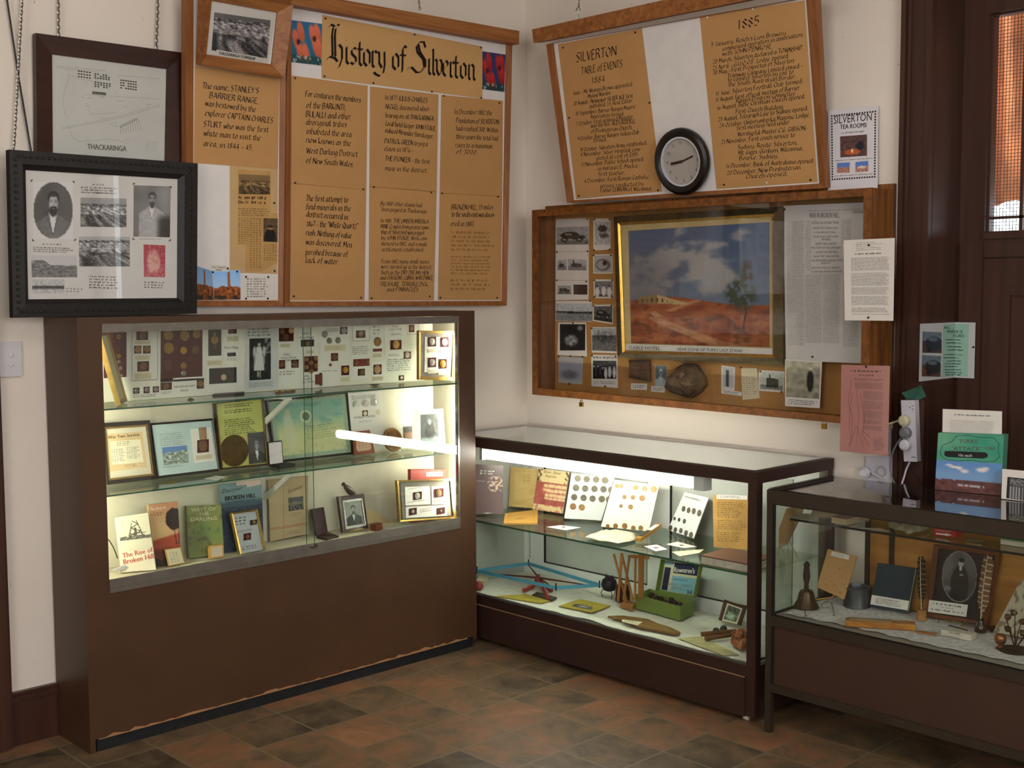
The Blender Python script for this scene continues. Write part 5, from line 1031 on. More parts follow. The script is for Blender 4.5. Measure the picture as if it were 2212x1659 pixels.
# sheets pinned to the showcase front
PN = wallR(-.163); q0 = (1822.5, 519, 1933, 514, 1930, 693, 1825, 692)
o = sheet('typed_notice', 'white typed page hanging over the door end of the showcase', 'paper', PN, Q(PN, *q0), WHITE, 0, .0006); pp = PN.off(.0008); mb = MB(); I2 = M('4c4a4c', .8, name='typed_ink'); Qn = Q(PN, *q0)
sub = lambda *b: [bil(Qn, *x) for x in ((b[0], b[1]), (b[2], b[1]), (b[2], b[3]), (b[0], b[3]))]
words(mb, pp, sub(.25, .03, .8, .14), 5, I2, 1, .3, .0004, .4, .04, .12); words(mb, pp, sub(.23, .165, .77, .19), 1, INK, 2, .8, .0004, 0, .05, .14)
for b0, b1, n in ((.22, .385, 12), (.41, .575, 12), (.59, .68, 7), (.695, .81, 8), (.84, .9, 4), (.915, .93, 1)): words(mb, pp, sub(.15, b0, .92, b1), n, I2, int(b0*99), .42, .0004, .1, .015, .07)
mb.build('print', o); pins(PN, [(1877, 529.5), (1876, 686)], 'dark pin in the white typed page on the showcase', 'pins in the typed page', .0008)
q0 = (1817.5, 788, 1922.5, 790.5, 1918, 984.5, 1814.5, 974)
o = sheet('pink_sheet', 'plastic covered pink sheet with a line drawing of a windmill tower', 'paper', PN, Q(PN, *q0), M('c08680', .6, 0, .3, .04, name='pink_paper'), 0, .0006); mb = MB(); Qn = Q(PN, *q0)
words(mb, pp, sub(.2, .05, .82, .08), 1, I2, 3, .7, .0004, 0); words(mb, pp, sub(.38, .1, .7, .125), 1, I2, 4, .7, .0004, 0); words(mb, pp, sub(.28, .145, .88, .175), 2, I2, 5, .4, .0004, 0)
for b0, b1 in ((.19, .265), (.29, .385), (.4, .49), (.51, .6), (.61, .66), (.68, .73)): words(mb, pp, sub(.48 if b0 > .25 else .3, b0, .88, b1), int((b1-b0)*110), I2, int(b0*77), .4, .0004, .05, .015, .08)
words(mb, pp, sub(.7, .8, .95, .95), 14, I2, 8, .4); LP = M('8a5f60', .8, name='pink_line')
for pts in ([(1840, 820), (1832, 870), (1842, 900), (1837, 960)], [(1850, 840), (1856, 900), (1850, 960)], [(1858, 850), (1868, 905), (1863, 940), (1880, 965)], [(1834, 965), (1850, 920), (1866, 966)], [(1842, 850), (1836, 880), (1834, 930)], [(1862, 930), (1880, 945)]): L(mb, pp, pts, .0014, LP)
mb.build('print', o); MB().slab(PN, [bil(Qn, *x) for x in ((-.01, -.008), (1.01, -.008), (1.01, 1.008), (-.01, 1.008))], .0014, .0018, PLASTIC_F).build('plastic_sleeve', o)
pins(PN, [(1871.5, 792)], 'black pin at the top of the pink windmill sheet', 'pin in the pink sheet', .0018)
# ---- things around the door
class Fold(Pl):
    """sheet bent into the corner between the door lining and the door frame"""
    X0 = .192; Y0 = -2.0145
    def __init__(s, d=0.): s.d = d
    def uv(s, px, py):
        p = onY(px, py, s.Y0)
        if p.x <= s.X0: return (p.x, p.z)
        p = onX(px, py, s.X0); return (s.X0+(s.Y0-p.y), p.z)
    def w(s, q, d=0.):
        d += s.d
        if q[0] <= s.X0: return V((min(q[0], s.X0-d), s.Y0-d, q[1]))
        return V((s.X0-d, min(s.Y0-d, s.Y0-(q[0]-s.X0)), q[1]))
    def off(s, d): return Fold(s.d+d)
PD = Fold(); q0 = (1987, 696, 2107.8, 700, 2104, 821.6, 1985.6, 820)
qd = Q(PD, *q0); zt_, zb_ = (qd[0][1]+qd[1][1])/2, (qd[2][1]+qd[3][1])/2; ul, ur = (qd[0][0]+qd[3][0])/2, (qd[1][0]+qd[2][0])/2
o = tag(MB().slab(PD, [(ul, zt_), (PD.X0, zt_), (PD.X0, zb_), (ul, zb_)], 0, .0005, M('b7b8b8', .4, 0, .4, .03, name='glossy_paper')).slab(PD, [(PD.X0+.0001, zt_), (ur, zt_), (ur, zb_), (PD.X0+.0001, zb_)], 0, .0005, M('b7b8b8', .4, 0, .4, .03, name='glossy_paper')).build('tour_poster'), 'small landscape tour poster with two car photographs bent into the corner beside the door', 'poster')
Qn = Q(PD, *q0); pp = PD.off(.0008)
_g = M('8fb3a2', .5, 0, .4, .06, name='pale_green_print'); ug = Q(PD, 2036, 750, 2092, 750); MB().slab(PD, [(ug[0][0], zt_-.006), (PD.X0-.001, zt_-.006), (PD.X0-.001, zb_+.006), (ug[0][0], zb_+.006)], .0005, .0007, _g).slab(PD, [(PD.X0+.0012, zt_-.006), (ug[1][0], zt_-.006), (ug[1][0], zb_+.006), (PD.X0+.0012, zb_+.006)], .0005, .0007, _g).build('print_panel', o)
def suv(bg, c):
    def fn(s, t):
        g = mixc((.42, .5, .55) if t < .45 else bg, (.2, .15, .14), .2+.2*nz(s*6, t*6)); g = mixc(g, c, ell(s, t, .6, .55, .45, .33, .1)); g = mixc(g, (.45, .5, .58), .7*ell(s, t, .55, .35, .25, .1, .2)); return mixc(g, (.04, .04, .05), ell(s, t, .35, .85, .12, .1, .1))
    return fn
photo(o, pp, Q(pp, 1992, 716, 2033.5, 718, 2033.5, 763, 1992, 762), suv((.3, .2, .18), (.12, .14, .2)), 24, 24); photo(o, pp, Q(pp, 1991.5, 767, 2032, 769, 2031, 814, 1990.5, 813), suv((.38, .24, .2), (.1, .09, .12)), 24, 24)
mb = MB(); TG = M('2d3833', .7, name='dark_green_ink')
for t_, x0, y0, x1, y1, h in (("BIG", 2039, 710, 2050, 710.3, 5.5), ("MUDLA'S", 2045, 719, 2080, 720, 6.5), ("TOURS", 2057, 728, 2083, 729, 6.5)): T(mb, pp, t_, x0, y0, x1, y1, h, TG, .0012)
for k, y in enumerate((735, 742, 750, 757, 767, 774, 781, 787, 793, 800, 806, 811)): x = (2042, 2043, 2045, 2046, 2040, 2038, 2045, 2040, 2040, 2040, 2040, 2042)[k]; words(mb, pp, Q(pp, x, y-3, x+40, y-2.2, x+40, y+1.8, x, y+1), 1, TG, k, .8, .0012, .15, .08, .25)
mb.build('lettering', o); pins(PD, [(2103, 750)], 'dark pin in the tour poster by the door', 'pins in the tour poster', .0008)
PJ = wallR(-.032); STRIP = M('c6c2cc', .35, 0, .5, .03, name='white_plastic'); GP_ = M('6b6d70', .4, 0, .5, .05, name='grey_plastic'); CP_ = M('bfb79a', .4, 0, .5, .05, name='cream_plastic')
ps = root('power_board', PJ.w(PJ.uv(1975, 995)), 'white upright four outlet power board fixed on the door architrave', 'power board')
MB().slab(PJ, Q(PJ, 1955, 863.5, 1985, 863, 1990, 995.8, 1961.4, 994.8), 0, .03, STRIP).build('body', ps)
mb = MB(); pz = PJ.off(.0305)
for x, y in ((1964, 879), (1970, 876), (1970, 883)): L(mb, pz, [(x, y), (x+3, y+1.5)], .0022, BLACK)
L(mb, pz, [(1969, 987), (1979, 988)], .003, GP_); mb.build('slots', ps)
def plug(px, py, m, lab, pl=None, r=.0195):
    pl = pl or PJ; c = pl.uv(px, py); d0 = .031; o = MB().disc(pl, c, r, r, d0, d0+.02, m, 24, .004).disc(pl, c, r*.7, r*.7, d0+.022, d0+.027, m, 20, .001).build('plug'); return tag(o, lab, 'plug', 'plugs')
plug(1966, 906.7, CP_, 'cream round plug, uppermost in the white power board'); plug(1968, 933, GP_, 'dark grey round plug in the middle of the power board'); plug(1968, 959, STRIP, 'white round plug, lowest in the power board')
pw = lambda x, y, d=.045: PJ.w(PJ.uv(x, y), d)
def cable(pts, r, m, lab):
    q = [V(p_) for p_ in pts]; out = []
    for i in range(len(q)-1):
        p0, p1, p2, p3 = q[max(0, i-1)], q[i], q[i+1], q[min(len(q)-1, i+2)]
        for k in range(6): t = k/6; out.append(.5*((2*p1)+(p2-p0)*t+(2*p0-5*p1+4*p2-p3)*t*t+(3*p1-p0-3*p2+p3)*t**3))
    out.append(q[-1]); return tag(MB().tube(out, r, m, 8).build('cable'), lab, 'cable')
cable([pw(1953, 907), pw(1938, 912), pw(1924, 917, .1)], .0035, CP_, 'cream cable running from the top plug behind the pink sheet')
cable([pw(1960, 944), pw(1946, 965), pw(1937, 995), pw(1939, 1025), pw(1947, 1046, .04)], .003, GP_, 'grey cable curving down from the grey plug')
cable([pw(1970, 997, .015), pw(1964, 1012, .02), pw(1961.5, 1030, .03), pw(1961, 1048, .05)], .0035, STRIP, 'white cable leaving the bottom of the power board')
cable([pw(1964, 1010, .012), pw(1985, 1032, .012), pw(2004, 1050, .03)], .0016, BLACK, 'thin dark lead slanting away below the power board')
pk_ = wallR(-.062); o = MB().slab(pk_, Q(pk_, 1947.7, 848.6, 1990.4, 832, 2001, 856.6, 1988, 862.6, 1958, 862.4), 0, .0006, M('2e5548', .5, 0, .4, .4, 30, name='dark_green_card')).build('green_card'); tag(o, 'dark green card tucked behind the top of the power board', 'card')
PO = wallR(-.0005); wo = root('wall_outlet', PO.w(PO.uv(1902, 1040)), 'white double wall outlet low on the wall behind the bronze cabinet', 'outlet')
MB().slab(PO, Q(PO, 1873.5, 985, 1893, 984.6, 1892, 1041, 1872.5, 1040.5)+[], 0, .010, STRIP).slab(PO, Q(PO, 1893.4, 984.6, 1934, 983.9, 1931, 1043.5, 1892.4, 1041), 0, .012, STRIP).build('plate', wo)
MB().ring(PO, PO.uv(1907.5, 1017.5), .02, .015, .012, .016, M('a7a4a8', .4, name='grey_white_plastic')).build('socket', wo)
c = plug(1881.8, 1017.7, STRIP, 'white round plug in the low wall outlet', PO.off(-.02), .021)
po = lambda x, y, d=.03: PO.w(PO.uv(x, y), d)
cable([po(1893, 1020), po(1906, 1026), po(1925, 1042)], .0035, STRIP, 'white cable from the low wall outlet plug')
o = MB().slab(PO, Q(PO, 1922, 926, 1931.5, 925.5, 1930, 980, 1921, 980), 0, .02, STRIP).build('cable_duct'); tag(o, 'short white cable cover standing up behind the pink sheet', 'cable cover')
# ---- things on top of the bronze cabinet
zt = .8512; a, b = onZ(2019.3, 1057.5, zt), onZ(2161.5, 1071.4, zt); PT3 = Pl(a, b-a, (0, 0, 1)).lim(vmin=.0006); q0 = (2026.6, 935, 2168.8, 940, 2161.5, 1071.4, 2019.3, 1057.5); qq = Q(PT3, *q0); Qn = qq
bx = root('painted_box', PT3.w(qq[3]), 'green and blue hand painted box for pamphlets on the bronze cabinet', 'box')
def boxart(s, t):
    edge = .56+.015*nz(s*5, 3)
    if t < .47: g = mixc((.24, .58, .47), (.5, .68, .55), .6*ell(s, t, .1, .1, .3, .2, .9)+.2*nz(s*6, t*6)+.2*sm(.36, .46, t))
    elif t < .8+.01*nz(s*9, 1):
        g = mixc((.38, .55, .76), (.48, .62, .78), sm(.5, .75, t))
        for x, y, rx, ry in ((.2, .55, .06, .015), (.3, .58, .1, .02), (.44, .64, .06, .03), (.7, .6, .08, .035), (.76, .57, .05, .02), (.36, .6, .04, .02)): g = mixc(g, (.88, .84, .82), ell(s, t, x, y, rx, ry, .5))
    else:
        g = mixc((.45, .27, .25), (.32, .2, .2), .5+nz(s*12, t*18, 6))
        if abs(t-.885) < .018 and .3 < s < .75 and nz(s*26, 2) > -.1: g = (.68, .64, .66)
    return g
MB().slab(PT3, qq, -.05, -.001, M('4f8a72', .6, name='painted_card')).build('body', bx); photo(bx, PT3, qq, boxart, 50, 56, 'painted_front', 0)
p7 = PT3.off(.0006); mb = MB(); TK = M('5f4a3c', .7, name='brown_marker')
T(mb, p7, 'TURKS', 2072, 957, 2112, 957.5, 8.5, TK); T(mb, p7, "'ATTACK'", 2058, 973, 2120, 974, 9, TK); T(mb, p7, '10\u00a2', 2130, 971, 2150, 971, 7, TK)
cl = [(2031, 977), (2036, 962), (2056, 954), (2066, 942), (2090, 940), (2118, 945), (2146, 945), (2158, 958), (2156, 975), (2160, 985), (2150, 996), (2125, 998), (2098, 994), (2070, 996), (2045, 993), (2034, 986)]; L(mb, p7, cl, .0016, TG, closed=True); mb.build('lettering', bx)
sl = MB().slab(PT3, Q(PT3, 2041, 974.5, 2050, 974, 2128, 977, 2134, 981, 2133, 987.5, 2125, 990.5, 2046, 987, 2040, 983), .0003, .0009, BLACK).build('slot', bx); mb = MB(); T(mb, PT3.off(.0012), '10c each', 2071, 986, 2100, 987, 6, PINW); mb.build('lettering', sl)
P8 = PT3.off(-.03); q0 = (2036.6, 883.4, 2164.8, 888.4, 2163.5, 1000, 2035, 995); o = sheet('pamphlet', 'white printed pamphlet standing up out of the painted box', 'paper', P8, Q(P8, *q0), WHITE, 0, .0008); Qn = Q(P8, *q0); mb = MB()
words(mb, P8.off(.001), sub(.2, .08, .8, .12), 1, GREY, 2, .7, .0004, 0, .05, .12); words(mb, P8.off(.001), sub(.13, .2, .9, .46), 13, LGREY, 3, .35, .0004, .1, .02, .08); mb.build('print', o)
a, b = onZ(2163, 1078, zt), onZ(2240, 1087, zt); P9 = Pl(a, b-a, (.18, .03, 1)).lim(vmin=.0012); q0 = (2167, 1013, 2245, 1018, 2241, 1090, 2163, 1079); o = sheet('brochure', 'white brochure with a dark striped picture standing beside the painted box', 'brochure', P9, Q(P9, *q0), WHITE, 0, .001)
photo(o, P9.off(.0012), Q(P9, 2178, 1030, 2240, 1035, 2237, 1085, 2174, 1076), lambda s, t: (.1 if (s < .1 or t < .06) else .25+.35*(math.sin(s*60) > .2)*(t > .4)+.3*(t < .35)*(nz(s*20, t*20) > 0)), 40, 30)
# ================================================================== IN THE TALL BROWN CASE
PK = wallL(-.024); pk = PK.off(.0008); GCARD = 'medal cards at the back of the top shelf'
MB().box(-2.27, -.6, -.0238, -.0165, 1.1425, 1.421, M('d8d5c6', .75, name='mount_board')).build('mount_board', c1)
CARDW = M('dad8cf', .7, 0, .3, .03, name='card_white')
def mcard(label, x0, y0, x1, y1, items, m=None, name='medal_card'):
    o = MB().slab(PK, QS(PK, x0, y0, x1, y1), .0004, .0008, m or CARDW).build(name); tag(o, label, 'medal card', GCARD); dress(o, pk, items, int(x0)); return o
GD = M('8a6a30', .4, .7, .5, .3, 60, name='badge_gold'); CO = M('6d4a2c', .45, .6, .5, .25, 60, name='copper_bronze')
mcard('maroon badge panel at the end behind the leaning gilt frame', 218, 700, 280, 823, [('v', 224, 702, 273, 817), ('m', 256, 727, 6, GD), ('m', 255, 752, 5, BRONZE), ('m', 256, 769, 5, GD), ('m', 256, 781, 4, SILV), ('m', 260, 795, 4, SILV), ('m', 262, 811, 3, SILV)])
mcard('white card with a cross and bronze medals on small maroon squares', 281, 700, 343, 826, [('o', 285, 702, 340, 823), ('v', 294.5, 716, 319.6, 735), ('m', 307, 725, 8, CO), ('l', 290.7, 737, 323.5, 744), ('v', 289.7, 747, 305, 764), ('v', 309, 747, 325, 764), ('m', 297.5, 755, 7, GD), ('m', 317, 754, 7, GD), ('l', 291.6, 768, 323.5, 778), ('v', 296.5, 781, 321.6, 803), ('m', 309, 791, 8.5, CO), ('l', 290.7, 806, 326.4, 821)])
mcard('low white card with three small badges in a row', 285, 835, 345, 861, [('v', 287.5, 838, 301, 851), ('v', 310, 836, 323, 850), ('v', 330, 835, 343, 848), ('m', 294, 844, 5, SILV), ('m', 316.5, 842, 5, SILV), ('m', 336.5, 841, 5, SILV), ('w', 288, 853, 340, 860, 2)])
o = mcard('large maroon panel crowded with gold cap badges', 346, 700, 441, 826, [('v', 347, 701, 437, 818), ('m', 363, 724, 11, GD), ('m', 398, 725, 11, GD), ('m', 424, 722, 9, GD), ('m', 364, 752, 12, GD), ('m', 396, 757, 8, BRASS), ('m', 422, 756, 9, BRONZE), ('m', 396, 790, 7, GD), ('m', 396, 806, 6, SILV), ('t', 'NSC', 356, 772, 374, 6, GD), ('t', 'RAE', 411, 769, 430, 6, GD)])
mb = MB()
for k in range(6): L(mb, pk.off(.0014), [(356+k*2.8, 776+abs(k-3)), (360+k*1.7, 800)], .0012, CO)
mb.build('pin_fan', o)
mcard('small white Army Badge card overlapping the large maroon panel', 345.7, 806, 373.6, 854, [('t', 'Army', 350, 816, 368, 6), ('t', 'Badge', 348.5, 823.5, 369, 6), ('v', 346.7, 827, 371, 843), ('m', 358, 834, 7, CO), ('w', 349, 846, 370, 852, 2)])
mcard('white New Zealand badge card with a dark pendant', 374.6, 820, 441, 851, [('t', 'NEW ZEALAND ARMY', 377, 838, 421, 4.5), ('t', 'BADGE', 390, 846, 407, 4.5), ('k', 425, 818, 440, 840), ('m', 432.5, 829, 7, GD)])
mcard('black panel with one gold crowned badge', 446, 700, 480, 792, [('k', 450, 703, 477.8, 769), ('m', 463, 734, 9, GD), ('m', 463, 722, 4, GD), ('m', 463, 749, 5, BRONZE), ('l', 448, 779, 478.8, 790)])
mcard('white card with a maroon square under the rail, above the wings card', 481.7, 700, 522, 741, [('v', 493, 703, 511, 721), ('l', 491, 727, 515, 738)])
mcard('white card lettered wings with one dark bar', 481.7, 743.7, 522, 783, [('t', "Pilot's Wings", 485, 754, 515, 6), ('k', 491, 762, 509, 770), ('w', 490, 774, 512, 779, 2)])
mcard('wide white card carrying a black panel with a pale brooch', 446, 793, 527, 848, [('k', 451.8, 796, 510.6, 830), ('t', 'DON', 457, 805, 471, 4.5, BRASS), ('m', 482.5, 815, 6.5, M('b5a27e', .5, .2, name='pale_brooch')), ('m', 481, 806, 3, BRONZE)])
o = mcard('white plastic covered card with a nurse in white standing', 529, 700, 600, 845, [('w', 535, 708, 585, 728, 3, GREY), ('w', 538, 825, 592, 838, 4, GREY)], M('c6c8c8', .6, name='blue_grey_card'))
def nurse(s, t):
    g = .14+.1*nz(s*7, t*7, 3)+(.35 if s > .7 and t < .35 and nz(s*9, t*9) > 0 else 0)-.05*(t > .8); w = .10+.12*sm(.2, .75, t)
    if .2 < t < .78: g += (.8-g)*(1-sm(.9, 1.1, abs(s-.45)/(w+.02)))
    for x in (.24, .68):
        g += (.72-g)*ell(s, t, x, .33, .07, .14, .15); g += (.6-g)*ell(s, t, x, .5, .035, .14, .2)
    g += (.7-g)*ell(s, t, .45, .14, .065, .07, .2); g += (.1-g)*ell(s, t, .44, .075, .13, .035, .2)
    for x in (.4, .5): g += (.65-g)*ell(s, t, x, .86, .03, .09, .2)
    return g
photo(o, pk, QS(pk, 538.6, 731.5, 585, 822), nurse, 26, 46)
mcard('white card with a maroon square of clustered coins', 602, 698, 641, 754, [('v', 602.5, 709, 634, 738), ('m', 609, 716, 6, CO), ('m', 628, 714, 6, M('c29a6a', .4, .6, name='rose_coin')), ('m', 617, 728, 7, BRONZE), ('l', 606, 743, 626, 751)])
mcard('white Victory Medal card with two maroon squares', 602, 757, 646, 834, [('t', 'WW2', 612, 769, 626, 5.5), ('t', 'Victory Medal', 606, 775.5, 640, 5), ('t', '1945', 617, 781, 628, 4.5), ('v', 602.8, 778, 615.5, 797), ('v', 629, 777, 645, 795), ('m', 608.5, 787, 7, CO), ('m', 637, 785, 7, BRONZE), ('w', 604, 801, 640, 812, 2)])
mcard('white air force card with a winged badge on black', 644.4, 713, 684, 750, [('t', 'R.A.A.F.', 652, 723, 670, 5.5), ('t', 'King Badge', 648, 731.5, 678, 5), ('k', 650, 734, 678, 749), ('m', 664, 742, 5, GD)])
mcard('white card with six coins on a maroon hexagon', 652, 752, 687, 806, [('l', 661, 757, 679, 764), ('v', 657, 770, 686, 804)]+[('m', x, y, 5, GD) for x, y in ((662, 776), (681, 774), (671, 784), (662, 793), (682, 790), (672, 802))])
mcard('grey white star card with a red ribbon', 650, 808, 696, 836, [('t', 'WW2', 656, 815, 668, 4.5), ('t', 'Pacific', 655, 821, 672, 4.5), ('t', 'Star 1939-45', 653, 828, 678, 4.5), ('b', 680.5, 809, 695, 831), ('m', 688, 820, 5, CO)])
mcard('big white card with five silver coins and a ribboned medal', 690.7, 698, 754.4, 781, [('w', 705, 709, 730, 717, 3, GREY), ('v', 734, 706, 750, 722), ('m', 742, 714, 7.5, SILV), ('m', 701, 722, 7.5, SILV), ('m', 711, 736, 7, SILV), ('m', 729.5, 735, 7, SILV), ('l', 701, 746, 746, 759), ('v', 715, 763, 730, 780), ('m', 722, 771, 7, CO)])
mcard('white card with one tiny coin above a text line', 689.7, 783, 733, 834, [('m', 713, 788, 3.5, CO), ('w', 696, 800, 730, 804, 1, GREY)])
mcard('white card with a bright gold coin on maroon', 734, 783, 757, 828, [('v', 737, 790, 754, 811), ('m', 746, 799, 7, BRASS), ('l', 736, 815, 756, 825)])
mcard('white card with a small crowned badge high beside the narrow card', 761, 697, 799, 739, [('o', 762, 698, 798, 737), ('v', 769, 714, 789, 730), ('m', 779, 722, 6, GD)])
mcard('white text card above a brown double medal bar', 759, 745, 799, 770, [('w', 761, 748, 797, 767, 5)])
mcard('white card with a brown double medal bar and lone badge', 760, 773, 799, 819, [('b', 763, 776, 798, 792), ('m', 769, 785, 6, CO), ('m', 793, 783, 6, CO), ('v', 773, 797, 788, 812), ('m', 780.5, 804, 7, BRONZE)])
mcard('tall narrow white card with a large coin and brown bar', 802.6, 697, 826.7, 776, [('w', 806, 702, 823, 724, 3, GREY), ('m', 815, 738, 10, GD), ('b', 805.5, 753.5, 825, 760), ('l', 806, 763, 824, 773)])
mcard('small white card with an oval coin on a maroon square', 802.6, 781, 829.6, 827, [('v', 806.5, 788, 824, 809), ('m', 815, 798, 9, M('a27a55', .4, .5, name='pink_bronze')), ('l', 805, 814, 827, 823)])
mcard('white overseas service card with a silver medal on maroon', 831.5, 694, 877.8, 757, [('t', 'Medal', 848, 707, 860, 4.5, GREY), ('t', 'CIVIL STAR', 840, 714, 868, 5, GREY), ('t', 'Education', 846, 724, 866, 5, GREY), ('v', 843, 735, 867, 755.5), ('m', 855, 744, 9, M('b5905f', .4, .5, name='worn_silver_gilt'))])
mcard('wide white MEDAL card with five lines of print', 832.5, 759, 893, 806, [('t', 'M E D A L', 840, 770, 863, 5), ('v', 872, 760, 887.5, 775), ('m', 879.5, 767, 6.5, SILV), ('w', 836, 775, 888, 803, 6, GREY)])
mcard('single coin on a small maroon square low beside the gilt frame', 861, 811, 872.5, 822, [('m', 867, 815.5, 3.5, SILV)], MAROON)
mcard('white card with a small dark medal under the rail beside the gilt frame', 877.8, 694, 907, 724, [('o', 879, 695, 905, 722), ('v', 883, 702, 895, 718), ('m', 889, 709, 5, BRONZE)])
def fr_(name, label, pl, o_, i_, mf, mm, d0=-.012, d1=.004, mf2=None, glass=True, cat='framed picture'):
    r = root(name, pl.w(bil(Q(pl, *o_), .5, 1)), label, cat); qo, qi = Q(pl, *o_), Q(pl, *i_); MB().frame(pl, qo, qi, d0, d1, mf, d1-.002).build('frame', r)
    if mf2: qj = [bil([a, b, (0, 0), (0, 0)], .7, 0) for a, b in zip(qo, qi)]; MB().frame(pl, qj, qi, d1-.001, d1+.0012, mf2).build('inner_edge', r)
    MB().slab(pl, qo and [bil([a, b, (0, 0), (0, 0)], .5, 0) for a, b in zip(qo, qi)], d0+.001, -.001, mm).build('mount', r); return r
Z1, Z2, Z3 = 1.1413, .8523, .5518
GF = M('a98b4a', .3, .85, .5, .15, 40, name='gilt_moulding'); MATG = M('6c6658', .6, 0, .4, .2, 20, name='mottled_mat')
def face(r, pl, items, seed=3): dress(r, pl, items, seed)
pl = lean(Z1, (904, 822), (979, 823), 4, -.205, -.205); r = fr_('framed_medals', 'gilt framed set of four medals standing at the lamp end of the top shelf', pl, (903.9, 713.8, 984, 715.7, 979, 822, 903.9, 820), (908, 719.5, 979, 721, 975, 815, 907.5, 813.5), GF, MATG, -.012, .005)
MB().slab(pl, Q(pl, 918, 727, 971, 729, 970, 806, 917, 804), -.0009, 0, CARDW).build('card', r)
for x, y, m in ((933, 738, SILV), (960, 739, SILV), (933, 783, SILV), (956, 786, BRASS)): face(r, pl, [('v', x-9, y-10, x+9, y+11), ('m', x, y, 8, m), ('l', x-9, y+16, x+9, y+24)])
a = onZ(214, 886, Z1); b = onZ(272, 866, Z1); a.y = -.2; b.y = max(-.2, min(-.075, b.y)); b2 = onY(272, 866, b.y); b2.z = Z1; b2.z = Z1+.005; a.x, a.z = b2.x-.085, Z1+.005; tp = onY(231.5, 716, b2.y+.012); pl = Pl(a, b2-a, tp-b2); hgt = (tp-b2).dot(pl.v); wd_ = (b2-a).length
r = root('leaning_frame', (a+b2)/2, 'gilt framed pale certificate leaning sideways at the dark end of the top shelf', 'framed picture'); qo = [(0, hgt), (wd_, hgt), (wd_, 0), (0, 0)]; qi = [(.012, hgt-.012), (wd_-.012, hgt-.012), (wd_-.012, .012), (.012, .012)]
sk = (tp-b2).dot(pl.u); qo = [(p_[0]+sk*p_[1]/hgt, p_[1]) for p_ in qo]; qi = [(p_[0]+sk*p_[1]/hgt, p_[1]) for p_ in qi]
MB().frame(pl, qo, qi, -.012, .006, GF, .002).build('frame', r); MB().slab(pl, qi, -.002, .0, M('b9b68e', .7, 0, .3, .1, name='pale_olive_mount')).build('mount', r)
# on the top glass shelf
F1 = floorpl(Z1).lim(vmin=-.24, vmax=-.03)
o = MB().slab(F1, Q(F1, 459, 853, 528, 849, 528, 852.5, 459, 856.5), .0003, .006, BLACK).build('ruler'); tag(o, 'thin black bar lying at the back of the top glass shelf', 'ruler')
for lab, pts in (('row of small gold and brown badges lying below the nurse card', [(598, 849), (604, 848.5), (610, 848), (617, 847.6), (624, 847), (631, 846.6)]), ):
    r = root('badge_bar', F1.w(F1.uv(614, 848)), lab, 'badge'); mb = MB().slab(F1, Q(F1, 594, 848, 638, 845, 638, 847, 594, 850), .0003, .004, M('5a3018', .5, name='brown_leather')).build('bar', r)
    for k, (x, y) in enumerate(pts): MB().lathe(F1.w(F1.uv(x, y), .004), [(.0045, 0), (.004, .003), (.001, .005)], BRASS if k % 2 == 0 else CO, 12).build('stud', r)
o = MB().lathe(F1.w(F1.uv(412, 864)), [(.011, .0), (.013, .002), (.007, .005), (.002, .008)], CO, 16).build('brooch'); tag(o, 'small brown brooch lying on the top glass shelf', 'brooch')
o = MB().lathe(F1.w(F1.uv(810, 834)), [(.008, .0), (.014, .002), (.021, .006), (.0195, .0065), (.012, .003)], BRONZE, 20).build('small_dish'); tag(o, 'small dark metal dish on the top glass shelf', 'dish')
# middle shelf
BLK = M('17130f', .35, 0, .5, .08, name='black_frame')
pl = lean(Z2, (231, 1047), (338, 1034.6), 9); r = fr_('framed_certificate', 'black framed War Two Service certificate at the dark end of the middle shelf', pl, (221, 914, 322.5, 907.7, 338.3, 1034.6, 231, 1047.5), (216+12, 927, 315, 921, 328, 1023, 236, 1034), BLK, M('cfc8b2', .7, name='cream_mount'), mf2=GF)
q0 = (232, 938, 307, 932, 318, 1009, 238, 1019); MB().slab(pl, Q(pl, *q0), -.0009, 0, M('cdb489', .7, 0, .3, .1, 12, name='tan_certificate')).build('certificate', r); MB().slab(pl, Q(pl, 237, 954, 303, 949, 310, 998, 243, 1004), 0, .0003, M('d9d3b8', .7, name='certificate_panel')).build('panel', r)
mb = MB(); T(mb, pl, 'War Two Service', 233, 948.2, 301.3, 941.4, 6.5, M('4c2a18', .7, name='sepia_ink'), bold=.03); p_ = pl.off(.0004)
words(mb, p_, Q(p_, 252, 954, 286, 951.5, 287, 962, 253, 965), 3, INK, 2, .35); words(mb, p_, Q(p_, 240, 970, 268, 968, 271, 996, 243, 998), 8, INK, 3, .35); words(mb, p_, Q(p_, 273, 966, 301, 963.5, 303, 990, 275, 992), 8, INK, 4, .35); words(mb, p_, Q(p_, 269, 1004, 297, 1001, 298, 1007, 270, 1010), 2, INK, 5, .35); mb.build('lettering', r)
pl = lean(Z2, (340, 1033.6), (473.6, 1017.7), 9); r = fr_('framed_medal', 'black framed pale blue display with an orange ribboned medal', pl, (325.4, 914.4, 459.5, 903.8, 473.6, 1017.7, 340.3, 1033.6), (328, 918.5, 457, 908.5, 470.5, 1012.5, 343, 1028), BLK, M('b4c9c8', .6, 0, .3, .08, 10, name='pale_blue_card'))
photo(r, pl.off(.0002), Q(pl, 349.5, 967, 403, 962, 407.6, 999, 354, 1005), lambda s, t: (.35, .5, .7) if t < .35-.1*s else mixc((.3, .38, .28), (.75, .78, .8), .5+nz(s*9, t*11, 2)), 26, 18)
q0 = (411.3, 927, 455, 922.5, 464, 995.5, 420, 1001); MB().slab(pl, Q(pl, *q0), -.0009, .0006, CARDW).build('card', r)
